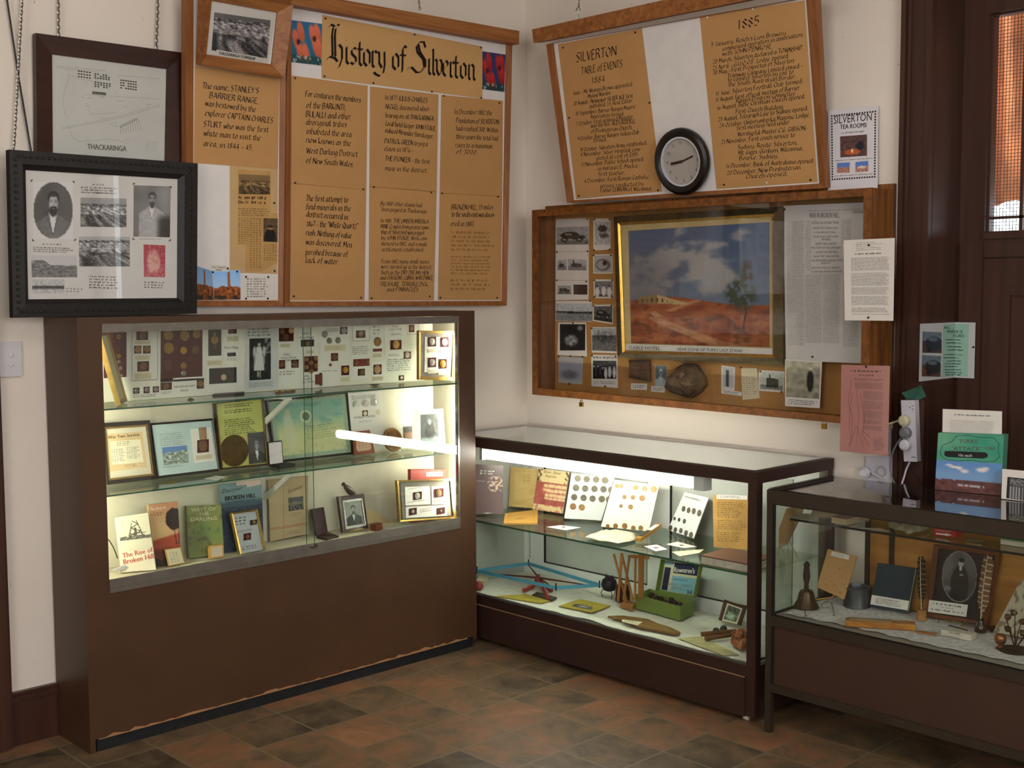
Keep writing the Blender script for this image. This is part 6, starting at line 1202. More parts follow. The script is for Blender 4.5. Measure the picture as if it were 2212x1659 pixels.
MB().slab(pl, Q(pl, 428.6, 924, 434, 923.5, 436.5, 950, 431, 950.5), .0006, .002, M('7f7a6a', .8, name='grey_ribbon')).slab(pl, Q(pl, 434, 923.5, 440, 923, 442, 949.5, 436.5, 950), .0006, .002, M('b06a2c', .8, name='orange_ribbon')).slab(pl, Q(pl, 440, 923, 445, 922.5, 447, 949, 442, 949.5), .0006, .002, M('7f7a6a', .8, name='grey_ribbon')).build('ribbon', r)
face(r, pl.off(.0008), [('v', 426, 951, 450.8, 979), ('m', 438, 963, 11, CO), ('l', 423, 984, 459, 994)]); mb = MB(); words(mb, pl, Q(pl, 345, 936, 405, 931, 408, 960, 348, 965), 7, GREY, 8, .3); words(mb, pl, Q(pl, 352, 1008, 405, 1002, 406, 1006, 353, 1012), 2, GREY, 8, .4); mb.build('print', r)
pl = lean(Z2, (477.5, 1014.7), (577, 1004.8), 4, hmax=.27); r = fr_('framed_tribute', 'black edged yellow green sheet with a bronze memorial disc and soldier photograph', pl, (463, 871, 568, 859.4, 579.5, 1004.5, 477, 1015), (466.5, 872.5, 564.5, 862, 575, 1000, 480, 1010), BLK, M('b6b96a', .7, 0, .3, .05, name='yellow_green_paper'), mf2=GF)
mb = MB(); 
for y, n in ((872, 2), (884, 2), (904, 8)): words(mb, pl, Q(pl, 485, y+2, 553, y-5, 555, y-5+n*4.4, 486, y+2+n*4.4), n, INK, int(y), .42)
mb.build('print', r); c = pl.uv(505.8, 973.3); ry = abs(pl.uv(505.8, 939)[1]-c[1])
MB().disc(pl, c, ry, ry, 0, .004, M('4a3a18', .45, .6, .5, .35, 30, .5, name='memorial_bronze'), 40, .001).build('memorial_disc', r)
photo(r, pl.off(.0003), Q(pl, 534, 936, 571, 932, 576, 998, 538, 1003), portrait(31, .3, .25, .28, .6, False, .5, .38, tone=(.95, .97, 1)), 26, 36, 'soldier_photograph')
# satin lined case, certificate
a, b = onZ(580, 1007, Z2), onZ(611, 1003, Z2); pl = Pl(a, b-a, (0, .008, .9)); pl = lean(Z2, (580, 1007), (611, 1003), 1, -.15, -.15); r = root('jewel_case', pl.w((.02, 0)), 'small open black case with white satin lid on the middle shelf', 'case')
MB().slab(pl, Q(pl, 578, 955, 609, 951.5, 613, 1001, 581, 1005.5), -.006, 0, BLACK).build('lid', r); MB().slab(pl, Q(pl, 580, 957, 607, 954, 610.5, 999, 583, 1003), .0002, .0022, M('cfc9cc', .35, 0, .5, .12, 25, .4, name='white_satin')).build('lining', r)
F2 = floorpl(Z2).lim(vmin=-.24, vmax=-.03); MB().slab(F2, Q(F2, 581, 1007, 612, 1003.5, 638, 1008, 604, 1013), .0004, .012, BLACK).build('base', r)
pl = lean(Z2, (603, 999), (762, 981), 4, -.12, None, 'y', .26); r = fr_('framed_diploma', 'large black framed green engraved certificate with a standing figure', pl, (575, 865, 749.5, 847, 762.5, 981, 597, 1000), (579.5, 868.5, 746.5, 851, 758.5, 976.5, 600.5, 994.5), BLK, M('a9b596', .7, name='green_paper'))
def diploma(s, t):
    g = mixc((.47, .62, .55), (.70, .72, .52), sm(.25, .6, t)); g = mixc(g, (.36, .55, .52), .6*sm(.1, .5, fbm(s*5, t*7, 2.))*(1-sm(.35, .6, t)))
    if s < .05 or s > .95 or t < .05 or t > .94: g = mixc((.38, .52, .46), (.66, .72, .6), .5+.5*math.sin((s+t)*160))
    g = mixc(g, (.74, .76, .62), ell(s, t, .44, .3, .075, .11, .12)); g = mixc(g, (.33, .40, .3), ell(s, t, .44, .3, .05, .075, .12))
    g = mixc(g, (.72, .73, .6), .75*ell(s, t, .2, .55, .07, .36, .2)); g = mixc(g, (.66, .66, .55), .8*ell(s, t, .21, .2, .03, .06, .3))
    return mixc(g, (.5, .5, .36), .35*sm(.2, .5, fbm(s*16, t*16, 8.))*(t > .75))
photo(r, pl.off(.0002), Q(pl, 581, 870, 745, 853, 757, 975, 602, 993), diploma, 84, 60, 'engraving'); mb = MB(); p_ = pl.off(.0005); OL = M('5f6a42', .8, name='olive_ink')
T(mb, p_, 'AUSTRALIAN COMFORTS', 640, 865, 735, 853.5, 6, OL); T(mb, p_, 'SOCIETY', 660, 878, 694, 873.5, 6, OL); words(mb, p_, Q(p_, 662, 920, 728, 910, 731, 942, 665, 951), 6, OL, 3, .3); mb.build('lettering', r)
PW = lambda n, lab, q, m, th=.001, deg=8, cat='card', ylo=-.2, yhi=None: (lambda pl: (tag(MB().slab(pl, Q(pl, *q), -th, 0, m).build(n), lab, cat), pl))(lean(Z2, q[6:8], q[4:6], deg, ylo, yhi))
pq = wallL(-.04); q0 = (751, 849, 825, 843.5, 826, 918, 757, 925); o = sheet('coin_sheet', 'white sheet with five coins printed with small lines beside the green certificate', 'card', pq, Q(pq, *q0), CARDW); p_ = pq.off(.002)
face(o, p_, [('w', 760, 855, 815, 864, 3), ('m', 768, 873, 8, SILV), ('m', 788, 871, 8, SILV), ('m', 808, 869, 8, SILV), ('v', 783, 887, 794, 899), ('m', 788, 893, 5, CREAM), ('m', 817, 890, 6, CREAM), ('t', 'WORLD TOKENS', 764, 905, 810, 5), ('w', 775, 909, 805, 914, 2, GREY)]); MB().slab(pq, Q(pq, 757, 925, 826, 918, 832, 968, 764, 978), .0005, .001, CARDW).build('lower_fold', o)
COPF = M('7a3a20', .4, .3, .5, .15, 20, name='copper_plaque'); o, pl = PW('plaque', 'copper bordered plaque with a pale rounded panel on the middle shelf', (763, 933, 798.7, 929, 810, 978, 764.5, 984), COPF, .006, 12, 'plaque'); 
q = Q(pl, 769, 937, 796, 934, 803, 971, 770, 976); MB().slab(pl, [bil(q, *x) for x in ((.12, 0), (.88, 0), (1, .12), (1, .88), (.88, 1), (.12, 1), (0, .88), (0, .12))], 0, .001, M('b79a7c', .5, .2, name='plaque_panel')).build('panel', o); mb = MB(); words(mb, pl.off(.0012), Q(pl, 773, 945, 794, 943, 799, 967, 775, 971), 5, COPF, 4, .35); mb.build('print', o)
a, b = onZ(835, 975, Z2), onZ(862, 973, Z2); a.y = b.y = -.13; pl = lean(Z2, (835, 972), (862, 969), 14, -.16); c = pl.uv(848, 950); rv = abs(pl.uv(848, 924)[1]-c[1]); r = root('bronze_plate', pl.w((c[0], 0)), 'round embossed bronze plate on a wire stand', 'plate')
MB().disc(pl, c, rv, rv, 0, .003, CO, 36, .002).ring(pl, c, rv*.95, rv*.82, .003, .0065, GD).build('dish', r); MB().tube([pl.w((c[0]-.03, .001), .03), pl.w((c[0]-.02, .03), .004), pl.w((c[0]-.015, c[1]), -.006)], .0015, CHROME, 6).tube([pl.w((c[0]+.02, .001), .03), pl.w((c[0]+.015, .03), .004), pl.w((c[0]+.01, c[1]), -.006)], .0015, CHROME, 6).build('stand', r)
o, pl = PW('booklet', 'open white booklet with a black and brown picture behind the bronze plate', (855, 924, 891, 919, 892, 965, 870, 970), CARDW, .002, 10, 'booklet', -.11); photo(o, pl.off(.0003), Q(pl, 870, 922, 890.5, 920, 891, 963, 872, 966), lambda s, t: (.15, .13, .12) if t < .3 or s < .2 else (.42, .26, .15), 14, 18)
o, pl = PW('photo_card', 'white edged card with a dark photograph of a seated figure close to the lamp', (893, 886, 957, 883, 963, 965, 896, 972), CARDW, .0016, 8, 'photograph', -.19, -.19); photo(o, pl.off(.0003), Q(pl, 908.7, 896, 945, 893.5, 949, 953, 910, 957.8), lambda s, t: tuple(x*g for g in [.3+.1*nz(s*6, t*6)+.45*ell(s, t, .5, .28, .09, .1, .3)-.15*ell(s, t, .5, .6, .28, .3, .2)+.3*sm(.78, .86, t)] for x in (.9, 1, 1)), 24, 34)
o = MB().slab(F2, Q(F2, 441, 1034, 466, 1028, 490, 1030, 470, 1037), .0003, .001, CARDW).build('paper_scrap'); tag(o, 'white paper scrap with brown marks on the middle shelf', 'paper'); mb = MB(); L(mb, F2, [(447, 1033), (460, 1031), (468, 1033)], .003, COPF, .0014); mb.build('print', o)
for k, (x, y) in enumerate(((360, 1044), (368, 1042.5), (375, 1041.5))): o = MB().lathe(F2.w(F2.uv(x, y)), [(.006, 0), (.007, .002), (.004, .004), (.001, .005)], BRASS, 12).build('gold_button'); tag(o, 'tiny gold button on the middle shelf before the blue display', 'button', 'gold buttons')
o = MB().lathe(F2.w(F2.uv(790, 989)), [(.008, 0), (.014, .002), (.023, .006), (.021, .0065), (.012, .003)], M('8a7a60', .35, .6, name='pewter'), 20).build('small_dish'); tag(o, 'small pewter dish on the middle shelf in front of the copper plaque', 'dish')
# bottom of the case: books and frames
def book(name, label, bl, br, q, th, m, spine=None, deg=7, cat='book', ylo=-.225, yhi=None):
    pl = lean(Z3, bl, br, deg, ylo, yhi); qq = Q(pl, *q); r = root(name, pl.w(bil(qq, .5, 1)), label, cat); MB().slab(pl, qq, -.0015, 0, m).slab(pl, qq, -th, -th+.0015, m).build('cover', r)
    MB().slab(pl, [bil(qq, *x) for x in ((.0, .01), (.985, .01), (.985, .99), (.0, .99))], -th+.0016, -.0016, CREAM).build('pages', r); MB().slab(pl, [V(qq[0])-V((.0012, 0)), V(qq[0]), V(qq[3]), V(qq[3])-V((.0012, 0))], -th, 0, spine or m).build('spine', r); return r, pl, qq
RED = M('a8402c', .6, name='red_print'); 
r, pl, qq = book('book', 'cream book with a grey mine tower and red title', (262, 1240), (337, 1234), (247.8, 1119, 319.4, 1108, 337.3, 1234.6, 262, 1243), .022, M('d9d2b8', .5, name='cream_cover'), M('cdbb8e', .5, name='yellow_spine'))
def tower(s, t):
    g = .78
    if .12 < t < .62:
        k = (t-.12)/.5; w = .07+.16*k; x = (s-.52)/w
        if abs(abs(x)-1) < .12 or (abs(x) < 1 and abs(((t*9) % 1)-.5-.45*x*(1 if int(t*9) % 2 else -1)) < .13) or (abs(x) < .25 and k > .4): g = .25
    if .48 < t < .52 and .3 < s < .85: g = .3
    if t > .56+.06*nz(s*5, 2) and t < .66: g = .35+.3*nz(s*14, t*14, 3)
    return (g, g*.98, g*.86)
photo(r, pl.off(.0003), [bil(qq, *x) for x in ((.08, .02), (1, .02), (1, .63), (.08, .63))], tower, 40, 44); mb = MB(); p_ = pl.off(.0004); T(mb, p_, 'The Rise of', 265.7, 1205.7, 330.3, 1191.8, 11, RED, .0006, bold=.03); T(mb, p_, 'Broken Hill', 267.6, 1219, 332.3, 1205.7, 11, RED, .0006, bold=.03); T(mb, p_, 'Geoffrey Blainey', 274, 1240, 319.4, 1231, 5, RED, .0006); mb.build('lettering', r)
r, pl, qq = book('book', 'red brown book with a black tree against a glowing sky', (337, 1227.6), (391, 1220.6), (320.4, 1090.3, 384, 1083.4, 392, 1221, 337.3, 1228), .02, M('a1674a', .5, name='rust_cover'), M('cdb98a', .5, name='cream_spine'))
def tree(s, t):
    g = mixc((.70, .48, .36), (.80, .66, .46), ell(s, t, .3, .42, .6, .25, .9)); g = mixc(g, (.60, .25, .14), sm(.56, .6, t+.08*s)); g = mixc(g, (.35, .13, .10), sm(.68, .78, t)); g = mixc(g, (.12, .08, .08), sm(.88, .9, t+.04*nz(s*6, 1)))
    cr = ell(s, t, .82, .27, .28, .17, .3)
    if cr > .35+.3*nz(s*14, t*14, 2): g = (.16, .11, .10)
    for b_, k in ((.0, .25), (.1, -.1), (-.02, .05)):
        if .36 < t < .68 and abs(s-(.86+b_-k*(.62-t)*1.2-.0)) < .012: g = (.16, .1, .09)
    return g
photo(r, pl.off(.0003), qq, tree, 40, 64, 'cover_picture'); mb = MB(); T(mb, pl.off(.0005), 'The Story of', 324, 1103, 358, 1098.5, 6, PINW, .0006); words(mb, pl.off(.0005), Q(pl, 325, 1108, 355, 1104, 357, 1112, 327, 1116), 2, M('6a2c20', .7, name='dark_red_ink'), 3, .5, .0006); mb.build('lettering', r)
r, pl, qq = book('book', 'green book titled West of the Darling in white capitals', (408, 1208.7), (484.5, 1200.7), (403, 1093.3, 477.6, 1090.3, 484.5, 1200.7, 408, 1209), .03, M('7d8a45', .5, name='olive_cover'), M('5f5a30', .5, name='olive_spine'))
def bush(s, t):
    g = mixc((.50, .50, .26), (.42, .52, .27), .5+.8*nz(s*3, t*3, 1)); d = .5*sm(.05, .5, fbm(s*6, t*7, 6.))+.35*ell(s, t, .2, .65, .3, .25, .8)
    return mixc(g, (.27, .27, .15), min(.85, d))
photo(r, pl.off(.0003), qq, bush, 40, 56, 'cover_picture'); mb = MB(); 
for t_, x0, y0, x1, h in (('WEST OF', 413, 1105.5, 466, 8), ('THE', 430, 1115.5, 451, 8), ('DARLING', 412, 1126, 468, 8)): T(mb, pl.off(.0006), t_, x0, y0, x1, y0-3, h, CREAM, .0006)
mb.build('lettering', r)
q0 = (472.6, 1046.5, 565, 1035.6, 570, 1186, 484, 1196); pl = lean(Z3, (484, 1196), (570, 1187), 4, -.13, None, 'y', .26); r = tag(MB().slab(pl, Q(pl, *q0), -.006, 0, M('6f8a8d', .5, name='blue_grey_cover')).build('book'), 'tall blue grey booklet titled Discover Broken Hill with a dark sea picture', 'book')
photo(r, pl.off(.0003), Q(pl, *q0), lambda s, t: mixc((.43, .53, .55), (.25, .33, .38), sm(.24, .3, t)) if t < .35 else mixc((.22, .29, .35), (.13, .17, .22), .5+nz(s*13, t*32, 3)), 34, 44, 'cover_picture')
mb = MB(); p_ = pl.off(.0006); a_ = V(p_.uv(479, 1066)); T(mb, p_, 'Discover', 479.5, 1066, 522, 1058, 9, INK, .0006, .35); T(mb, p_, 'BROKEN HILL', 486.5, 1082, 553, 1074, 10, INK, .0006, bold=.05); words(mb, p_, Q(p_, 489, 1084, 550, 1077, 550, 1080, 489, 1087), 1, INK, 2, .7, .0006, 0); MB().slab(pl, Q(pl, 510, 1041, 564, 1036, 564, 1046, 533, 1053, 533, 1047, 511, 1049), .0006, .0012, M('c9b3a6', .7, name='pale_label')).build('label', r); mb.build('lettering', r)
q0 = (498.5, 1108, 555, 1099.3, 574, 1190.8, 518.3, 1202); pl = lean(Z3, (518, 1202), (574, 1191), 14); r = fr_('framed_badges', 'small gilt frame with two badges on pale card before the blue booklet', pl, q0, (503.5, 1111, 552, 1104, 568.5, 1187, 521.5, 1196), GF, M('a9aeb0', .6, name='pale_grey_card'))
face(r, pl.off(.0004), [('w', 508, 1117, 535, 1137, 3), ('k', 540, 1124, 555, 1135), ('m', 548, 1128, 4, GD), ('w', 513, 1146, 545, 1152, 2), ('v', 526, 1153, 542, 1168), ('m', 534, 1160, 5, CO), ('w', 524, 1180, 555, 1190, 2)])
GOLDC = M('c79a4a', .5, name='gold_edge'); q0 = (356.2, 1187, 390, 1182, 399.5, 1219.7, 365, 1227); pl = lean(Z3, (365, 1227), (399.5, 1220), 10); r = tag(MB().slab(pl, Q(pl, *q0), -.004, 0, GOLDC).build('label_stand'), 'small gold edged card with typed lines before the tree book', 'card'); MB().slab(pl, [bil(Q(pl, *q0), *x) for x in ((.06, .05), (.94, .05), (.94, .95), (.06, .95))], 0, .0006, CREAM).build('card', r); mb = MB(); words(mb, pl.off(.0008), [bil(Q(pl, *q0), *x) for x in ((.2, .2), (.8, .2), (.8, .85), (.2, .85))], 5, GREY, 6, .3); mb.build('print', r)
q0 = (451, 1179, 482.5, 1175, 484, 1206, 453, 1211); pl = lean(Z3, (453, 1211), (484, 1206), 10); q = Q(pl, *q0); qr = [bil(q, *x) for x in ((.1, 0), (.9, 0), (1, .12), (1, 1), (0, 1), (0, .12))]; r = tag(MB().slab(pl, qr, -.01, 0, GOLDC).build('coin_stand'), 'small gold edged plastic coin stand before the green book', 'stand'); MB().slab(pl, [bil(q, *x) for x in ((.15, .15), (.9, .12), (.9, .9), (.15, .9))], 0, .0012, M('c8b9a2', .3, name='clouded_plastic')).build('insert', r)
F3 = floorpl(Z3).lim(vmin=-.245, vmax=-.03); pl = lean(Z3, (253, 1242), (282, 1226), 35); o = MB().slab(pl, Q(pl, 240.8, 1230.6, 279.6, 1215.7, 283, 1225, 253.7, 1241), 0, .0008, M('b9b9b4', .7, name='grey_white_card')).build('label_card'); tag(o, 'small tilted white label in front of the cream mine tower book', 'label'); mb = MB(); words(mb, pl.off(.001), Q(pl, 248, 1231, 278, 1219, 280, 1225, 254, 1238), 2, INK, 4, .5); mb.build('print', o)
pl = lean(Z3, (232, 1235), (255, 1238), 0); cable([onY(229, 1164, -.2), onY(236, 1168, -.2), onY(246, 1185, -.2), onY(254, 1206, -.2)], .0018, BLACK, 'thin black wire hooping down beside the cream book')
KP = M('b3a07c', .8, 0, .2, .08, 6, name='brown_paper_cover'); q0 = (580, 1037, 665.7, 1027.6, 665, 1153, 584, 1170); pl = lean(Z3, (584, 1170), (665, 1153), 3, -.12, None, 'y', .26); r = tag(MB().slab(pl, Q(pl, *q0), -.008, 0, KP).build('book'), 'tall brown paper souvenir book with a small dark picture', 'book')
photo(r, pl.off(.0003), Q(pl, 622.3, 1075.4, 654.7, 1071.4, 655.7, 1100, 623.5, 1104.5), town(44, .4, .25, .1, .5, (.9, .88, .8)), 24, 20); mb = MB(); T(mb, pl.off(.0004), 'Souvenir', 622, 1066, 653.7, 1054, 9, M('40382e', .8, name='brown_grey_ink'), shear=.35); L(mb, pl, [(584, 1142), (664, 1129)], .0018, RED); L(mb, pl, [(584, 1145), (664, 1132)], .0018, RED); L(mb, pl, [(612, 1034), (613, 1163)], .0015, COPF); words(mb, pl, Q(pl, 625, 1108, 652, 1104, 652, 1112, 625, 1116), 2, GREY, 3, .3); words(mb, pl, Q(pl, 620, 1148, 655, 1141, 655, 1149, 620, 1156), 2, GREY, 3, .35); mb.build('lettering', r)
q0 = (672.6, 1100.3, 699.5, 1095.3, 708.6, 1151.5, 684.6, 1160); pl = lean(Z3, (684.6, 1160), (708.6, 1152), 10); r = root('medal_case', pl.w((0, 0)), 'narrow open maroon leather case standing on end by the souvenir book', 'case'); MB().slab(pl, Q(pl, *q0), -.008, 0, M('31201f', .5, name='dark_leather')).build('lid', r); MB().slab(pl, [bil(Q(pl, *q0), *x) for x in ((.12, .05), (.88, .05), (.88, .97), (.12, .97))], 0, .001, M('51363a', .7, 0, .3, .25, 25, .4, name='maroon_lining')).build('lining', r); MB().slab(F3, Q(F3, 684, 1163, 709, 1154, 732, 1163, 708, 1169), .0005, .01, M('31201f', .5, name='dark_leather')).build('base', r); MB().lathe(F3.w(F3.uv(711, 1160), .011), [(.014, 0), (.015, .002), (.008, .005), (.002, .007)], GD, 16).build('medal', r)
q0 = (729.3, 1072.4, 785, 1066.4, 795, 1145, 740.3, 1154); pl = lean(Z3, (740.3, 1154), (795, 1145), 12); WALN = M('3b2218', .35, 0, .5, .2, 12, name='walnut_frame'); r = fr_('framed_portrait', 'dark framed oval bearded portrait print standing on the case floor', pl, q0, (742, 1085.5, 779, 1080.5, 787, 1133, 748, 1140), WALN, WHITE, mf2=SILV)
photo(r, pl.off(.0003), Q(pl, 742, 1085.5, 779, 1080.5, 786, 1131, 747.5, 1137.5), portrait(41, .62, .3, .3, .72, True, .5, .34, tone=(.93, .97, .9), scale=.9), 32, 40, 'portrait'); MB().tube([pl.w(pl.uv(x, y), .012) for x, y in ((752, 1153), (757, 1149), (770, 1146.5), (782, 1147), (786, 1148))], .002, BRASS, 6).build('stand', r)
pa = onY(740.5, 1044.5, -.09); pb = onY(765, 1070, -.08); e = pb-pa; o = MB().lathe(pa, [(.006, 0), (.009, .004), (.006, .012), (.011, .025), (.015, .05), (.013, .075), (.009, e.length)], M('2f1f18', .35, 0, .5, .1, name='turned_dark_wood'), 16, e).build('turned_tool'); tag(o, 'dark turned wooden tool rising behind the bearded portrait', 'tool')
pl = lean(Z3, (793, 1150), (845, 1128), 5, -.1); o = MB().slab(pl, Q(pl, 790, 1097, 806, 1102, 822, 1112, 845, 1128, 838, 1131, 793, 1140), -.002, 0, M('bda77c', .7, name='tan_card')).build('paper_fan'); tag(o, 'tan curved card propped beside the bearded portrait', 'card')
o = MB().slab(F3, Q(F3, 800, 1146, 813, 1143, 826, 1144, 812, 1148), .0005, .028, COPF).build('red_box'); tag(o, 'small red brown box beside the bearded portrait', 'box')
for k, (q, m, lab) in enumerate((((814, 1131, 866, 1124, 872, 1130, 828, 1141), CREAM, 'cream booklet lying before the wide gilt frame'), ((826, 1143, 868, 1133, 900, 1136, 852, 1146), CARDW, 'white folded paper lying at the front beside the small red brown box'), ((700, 1172, 742, 1158, 800, 1150, 762, 1164), CREAM, 'cream sheet lying under the bearded portrait'))): o = MB().slab(F3, Q(F3, *q), .0004+.0012*k, .0016+.003*(k == 0)+.0012*k, m).build('booklet'); tag(o, lab, 'paper')
q0 = (856.7, 1037.6, 977, 1033.6, 984, 1119, 862.6, 1127); pl = lean(Z3, (862.6, 1127), (984, 1119), 7, -.2, -.2); r = fr_('framed_coins', 'wide gilt framed coin set standing at the lamp end of the case floor', pl, q0, (864, 1043, 971, 1039, 977, 1113.5, 869, 1121), GF, MATG, mf2=BLK)
MB().slab(pl, Q(pl, 874.5, 1052, 928, 1050, 930, 1089, 876, 1092), -.0009, .0004, CARDW).slab(pl, Q(pl, 932, 1051, 964, 1049.5, 964, 1088, 933, 1090), -.0009, .0004, CARDW).slab(pl, Q(pl, 876, 1095, 965, 1091, 966, 1114, 877, 1119), -.0009, .0004, CARDW).build('card', r)
face(r, pl.off(.0006), [('w', 882, 1055, 912, 1058, 1), ('v', 892, 1064, 911, 1081), ('m', 901, 1071, 7, SILV), ('w', 880, 1084, 925, 1088, 1, GREY), ('v', 937, 1057, 958, 1076), ('m', 947.5, 1065, 8, BRONZE), ('l', 938, 1080, 958, 1087), ('v', 883, 1099, 900, 1114), ('m', 891, 1105, 4, SILV), ('w', 907, 1099, 937, 1108, 3), ('v', 943, 1098, 961, 1112), ('m', 952, 1104, 3, SILV)])
pl = wallL(-.125); r = root('red_box', (pl.w(pl.uv(923, 1120))), 'tall red box with a white label behind the wide gilt frame', 'box'); q = Q(pl, 884.5, 1014, 961, 1013.5, 961.5, 1105, 886, 1110); q[2] = (q[2][0], Z3+.001); q[3] = (q[3][0], Z3+.001); MB().slab(pl, q, -.012, .008, M('a63a30', .5, 0, .4, .08, name='red_card')).build('body', r); MB().slab(pl, Q(pl, 918, 1020, 953, 1018.5, 953, 1028.5, 918, 1029), .008, .009, WHITE).build('label', r); mb = MB(); words(mb, pl.off(.0095), Q(pl, 921, 1022, 951, 1021, 951, 1027, 921, 1028), 2, INK, 4, .5); mb.build('print', r)
# ================================================================== IN THE CORNER COUNTER CABINET
ZA, ZB = .5252, .212
def stx(name, label, cat, bl, br, q, m, th=.002, deg=10, xlo=-.47, zs=None, hmax=.2):
    pl = lean(zs or ZA, bl, br, deg, xlo, None, 'x', hmax); o = MB().slab(pl, Q(pl, *q), -th, 0, m).build(name); tag(o, label, cat); return o, pl, Q(pl, *q)
MAUVE = M('5e4a49', .35, 0, .5, .15, 8, name='mauve_cover'); TANB = M('b3985c', .6, 0, .3, .05, name='tan_cover')
o, pl, qq = stx('booklet', 'mauve brown plastic covered booklet standing next to the tall brown cabinet', 'booklet', (1030, 1114), (1088, 1113.5), (1012, 1002, 1087, 1006, 1087.6, 1113.5, 1014, 1115), MAUVE, .004)
mb = MB(); words(mb, pl.off(.0003), Q(pl, 1037, 1014, 1068, 1016, 1068, 1027, 1037, 1025), 2, WHITE, 4, .6); L(mb, pl, [(1030, 1039), (1085, 1041)], .0012, WHITE); mb.build('lettering', o)
photo(o, pl.off(.0004), Q(pl, 1046, 1028, 1086, 1029, 1086, 1068, 1050, 1068), lambda s, t: mixc((.37, .3, .29), (.78, .68, .6), .9*(nz(s*7, t*7, 2) > .05)*ell(s, t, .6, .45, .45, .45, .2)), 20, 20, 'cover_picture'); MB().tube([pl.w(pl.uv(x, y), .01) for x, y in ((1031, 1115), (1033, 1109), (1071, 1109), (1072, 1114))], .0018, CHROME, 6).build('stand', o)
o, pl, qq = stx('booklet', 'plain tan booklet with faint lines of print', 'booklet', (1098.6, 1097), (1150, 1101), (1102.8, 1008, 1162.8, 1014, 1151, 1101, 1098.6, 1097), TANB, .004); mb = MB(); BI = M('7d6338', .8, name='faint_brown_ink'); words(mb, pl, Q(pl, 1122, 1014, 1155, 1017, 1152, 1050, 1120, 1046), 5, BI, 3, .18); words(mb, pl, Q(pl, 1112, 1078, 1150, 1083, 1148, 1094, 1110, 1089), 3, BI, 5, .2); mb.build('print', o)
o, pl, qq = stx('booklet', 'cream booklet with a red printed town building and scroll border', 'booklet', (1150, 1103), (1215, 1112.7), (1164.5, 1012, 1230, 1020, 1215, 1112.7, 1150, 1103), CREAM, .005)
def scroll(s, t):
    g = (.84, .76, .56)
    if .3 < t < .86: g = mixc((.66, .36, .32), (.55, .26, .24), .5+nz(s*5, t*5, 1))
    if .33 < t < .72 and s > .25+.1*(t > .5): g = mixc((.86, .76, .58), (.62, .34, .28), .7*(abs(((t*9) % 1)-.5) > .38)+.3*(nz(s*14, t*10, 3) > .1))
    if t > .86 and (ell(s, t, .52, .92, .34, .05, .1) < .5): g = mixc(g, (.66, .36, .32), .7*(nz(s*12, t*12, 5) > -.1))
    if t < .3 and (s < .12 or s > .9) and nz(s*14, t*14, 4) > 0: g = (.3, .2, .15)
    return g
photo(o, pl.off(.0003), qq, scroll, 34, 44, 'cover_picture'); mb = MB(); T(mb, pl.off(.0006), 'Silver, Silver', 1174, 1021, 1212, 1026, 6); T(mb, pl.off(.0006), 'Argenton', 1178, 1030, 1202, 1033, 6); mb.build('lettering', o)
FA = floorpl(ZA).lim(umin=-.488, umax=-.06); o = MB().slab(FA, Q(FA, 1091, 1113, 1162, 1104, 1161, 1133, 1088, 1134), .0004, .008, M('b98d42', .6, 0, .3, .06, name='ochre_cover')).build('booklet'); tag(o, 'ochre booklet lying flat below the red town booklet', 'booklet'); mb = MB(); p_ = FA.off(.0084); L(mb, p_, [(1098, 1116), (1154, 1109), (1153, 1127), (1096, 1128)], .0012, COPF, closed=True); T(mb, p_, 'SOUVENIR', 1114, 1122, 1134, 1121, 3, COPF); mb.build('lettering', o)
COIN = M('5b5648', .4, .7, .5, .3, 60, name='old_coin'); COINC = M('8a6a44', .4, .7, .5, .25, 60, name='bronze_coin')
def coins(o, pl, pts, m=COIN, nm='coin'):
    for x, y, r in pts:
        c = pl.uv(x, y); rr = abs(pl.uv(x, y-r)[1]-c[1]); MB().disc(pl, c, rr, rr, .0004, .0022, m, 18).disc(pl, c, rr*.7, rr*.7, .0022, .0026, m, 14).build(nm, o)
PLK = M('c6cbc8', .35, 0, .5, .06, 12, name='pocket_sheet')
o, pl, qq = stx('coin_sheet', 'clear pocket sheet holding rows of dark coins, nearest the red town booklet', 'coin sheet', (1218.5, 1123), (1298.7, 1128), (1234.5, 1022, 1328, 1030, 1298.7, 1128, 1218.5, 1123), PLK); coins(o, pl, [(1010+x/5.924, 900+y/5.924, 7) for x, y in ((1410, 790), (1525, 800), (1645, 805), (1760, 815), (1388, 910), (1505, 920), (1625, 925), (1740, 930), (1840, 938), (1365, 1030), (1485, 1040), (1600, 1050), (1718, 1055), (1810, 1062))]); coins(o, pl, [(1238, 1094, 7), (1257, 1096, 7)], COINC)
mb = MB()
for y in (1044, 1064, 1085, 1104): L(mb, pl, [(1232-(y-1030)*.13, y), (1322-(y-1030)*.3, y+6)], .001, WHITE, .0005)
mb.build('pocket_seam', o); MB().tube([pl.w(pl.uv(x, y), .012) for x, y in ((1247, 1127), (1251, 1122), (1290, 1125), (1292, 1129))], .0016, BRASS, 6).build('stand', o)
o, pl, qq = stx('coin_sheet', 'cream white sheet of mixed bronze coins in the middle under the tube', 'coin sheet', (1297.8, 1141.4), (1401, 1151.5), (1326.9, 1036, 1424, 1048, 1401, 1151.5, 1297.8, 1141.4), M('d9d4be', .5, 0, .4, .04, name='cream_sheet'), .0025, 12); coins(o, pl, [(1310+x/5.925, 900+y/5.925, r) for x, y, r in ((135, 887, 4.5), (187, 887, 4.5), (375, 908, 5.5), (490, 922, 5.5), (605, 930, 7), (232, 1028, 4.5), (340, 1033, 5), (458, 1043, 6.5), (187, 1145, 4), (310, 1155, 5.5), (18, 1400, 4.5), (118, 1398, 5.5), (235, 1400, 6.5), (345, 1425, 5.5), (440, 1425, 5.5))], COINC)
mb = MB()
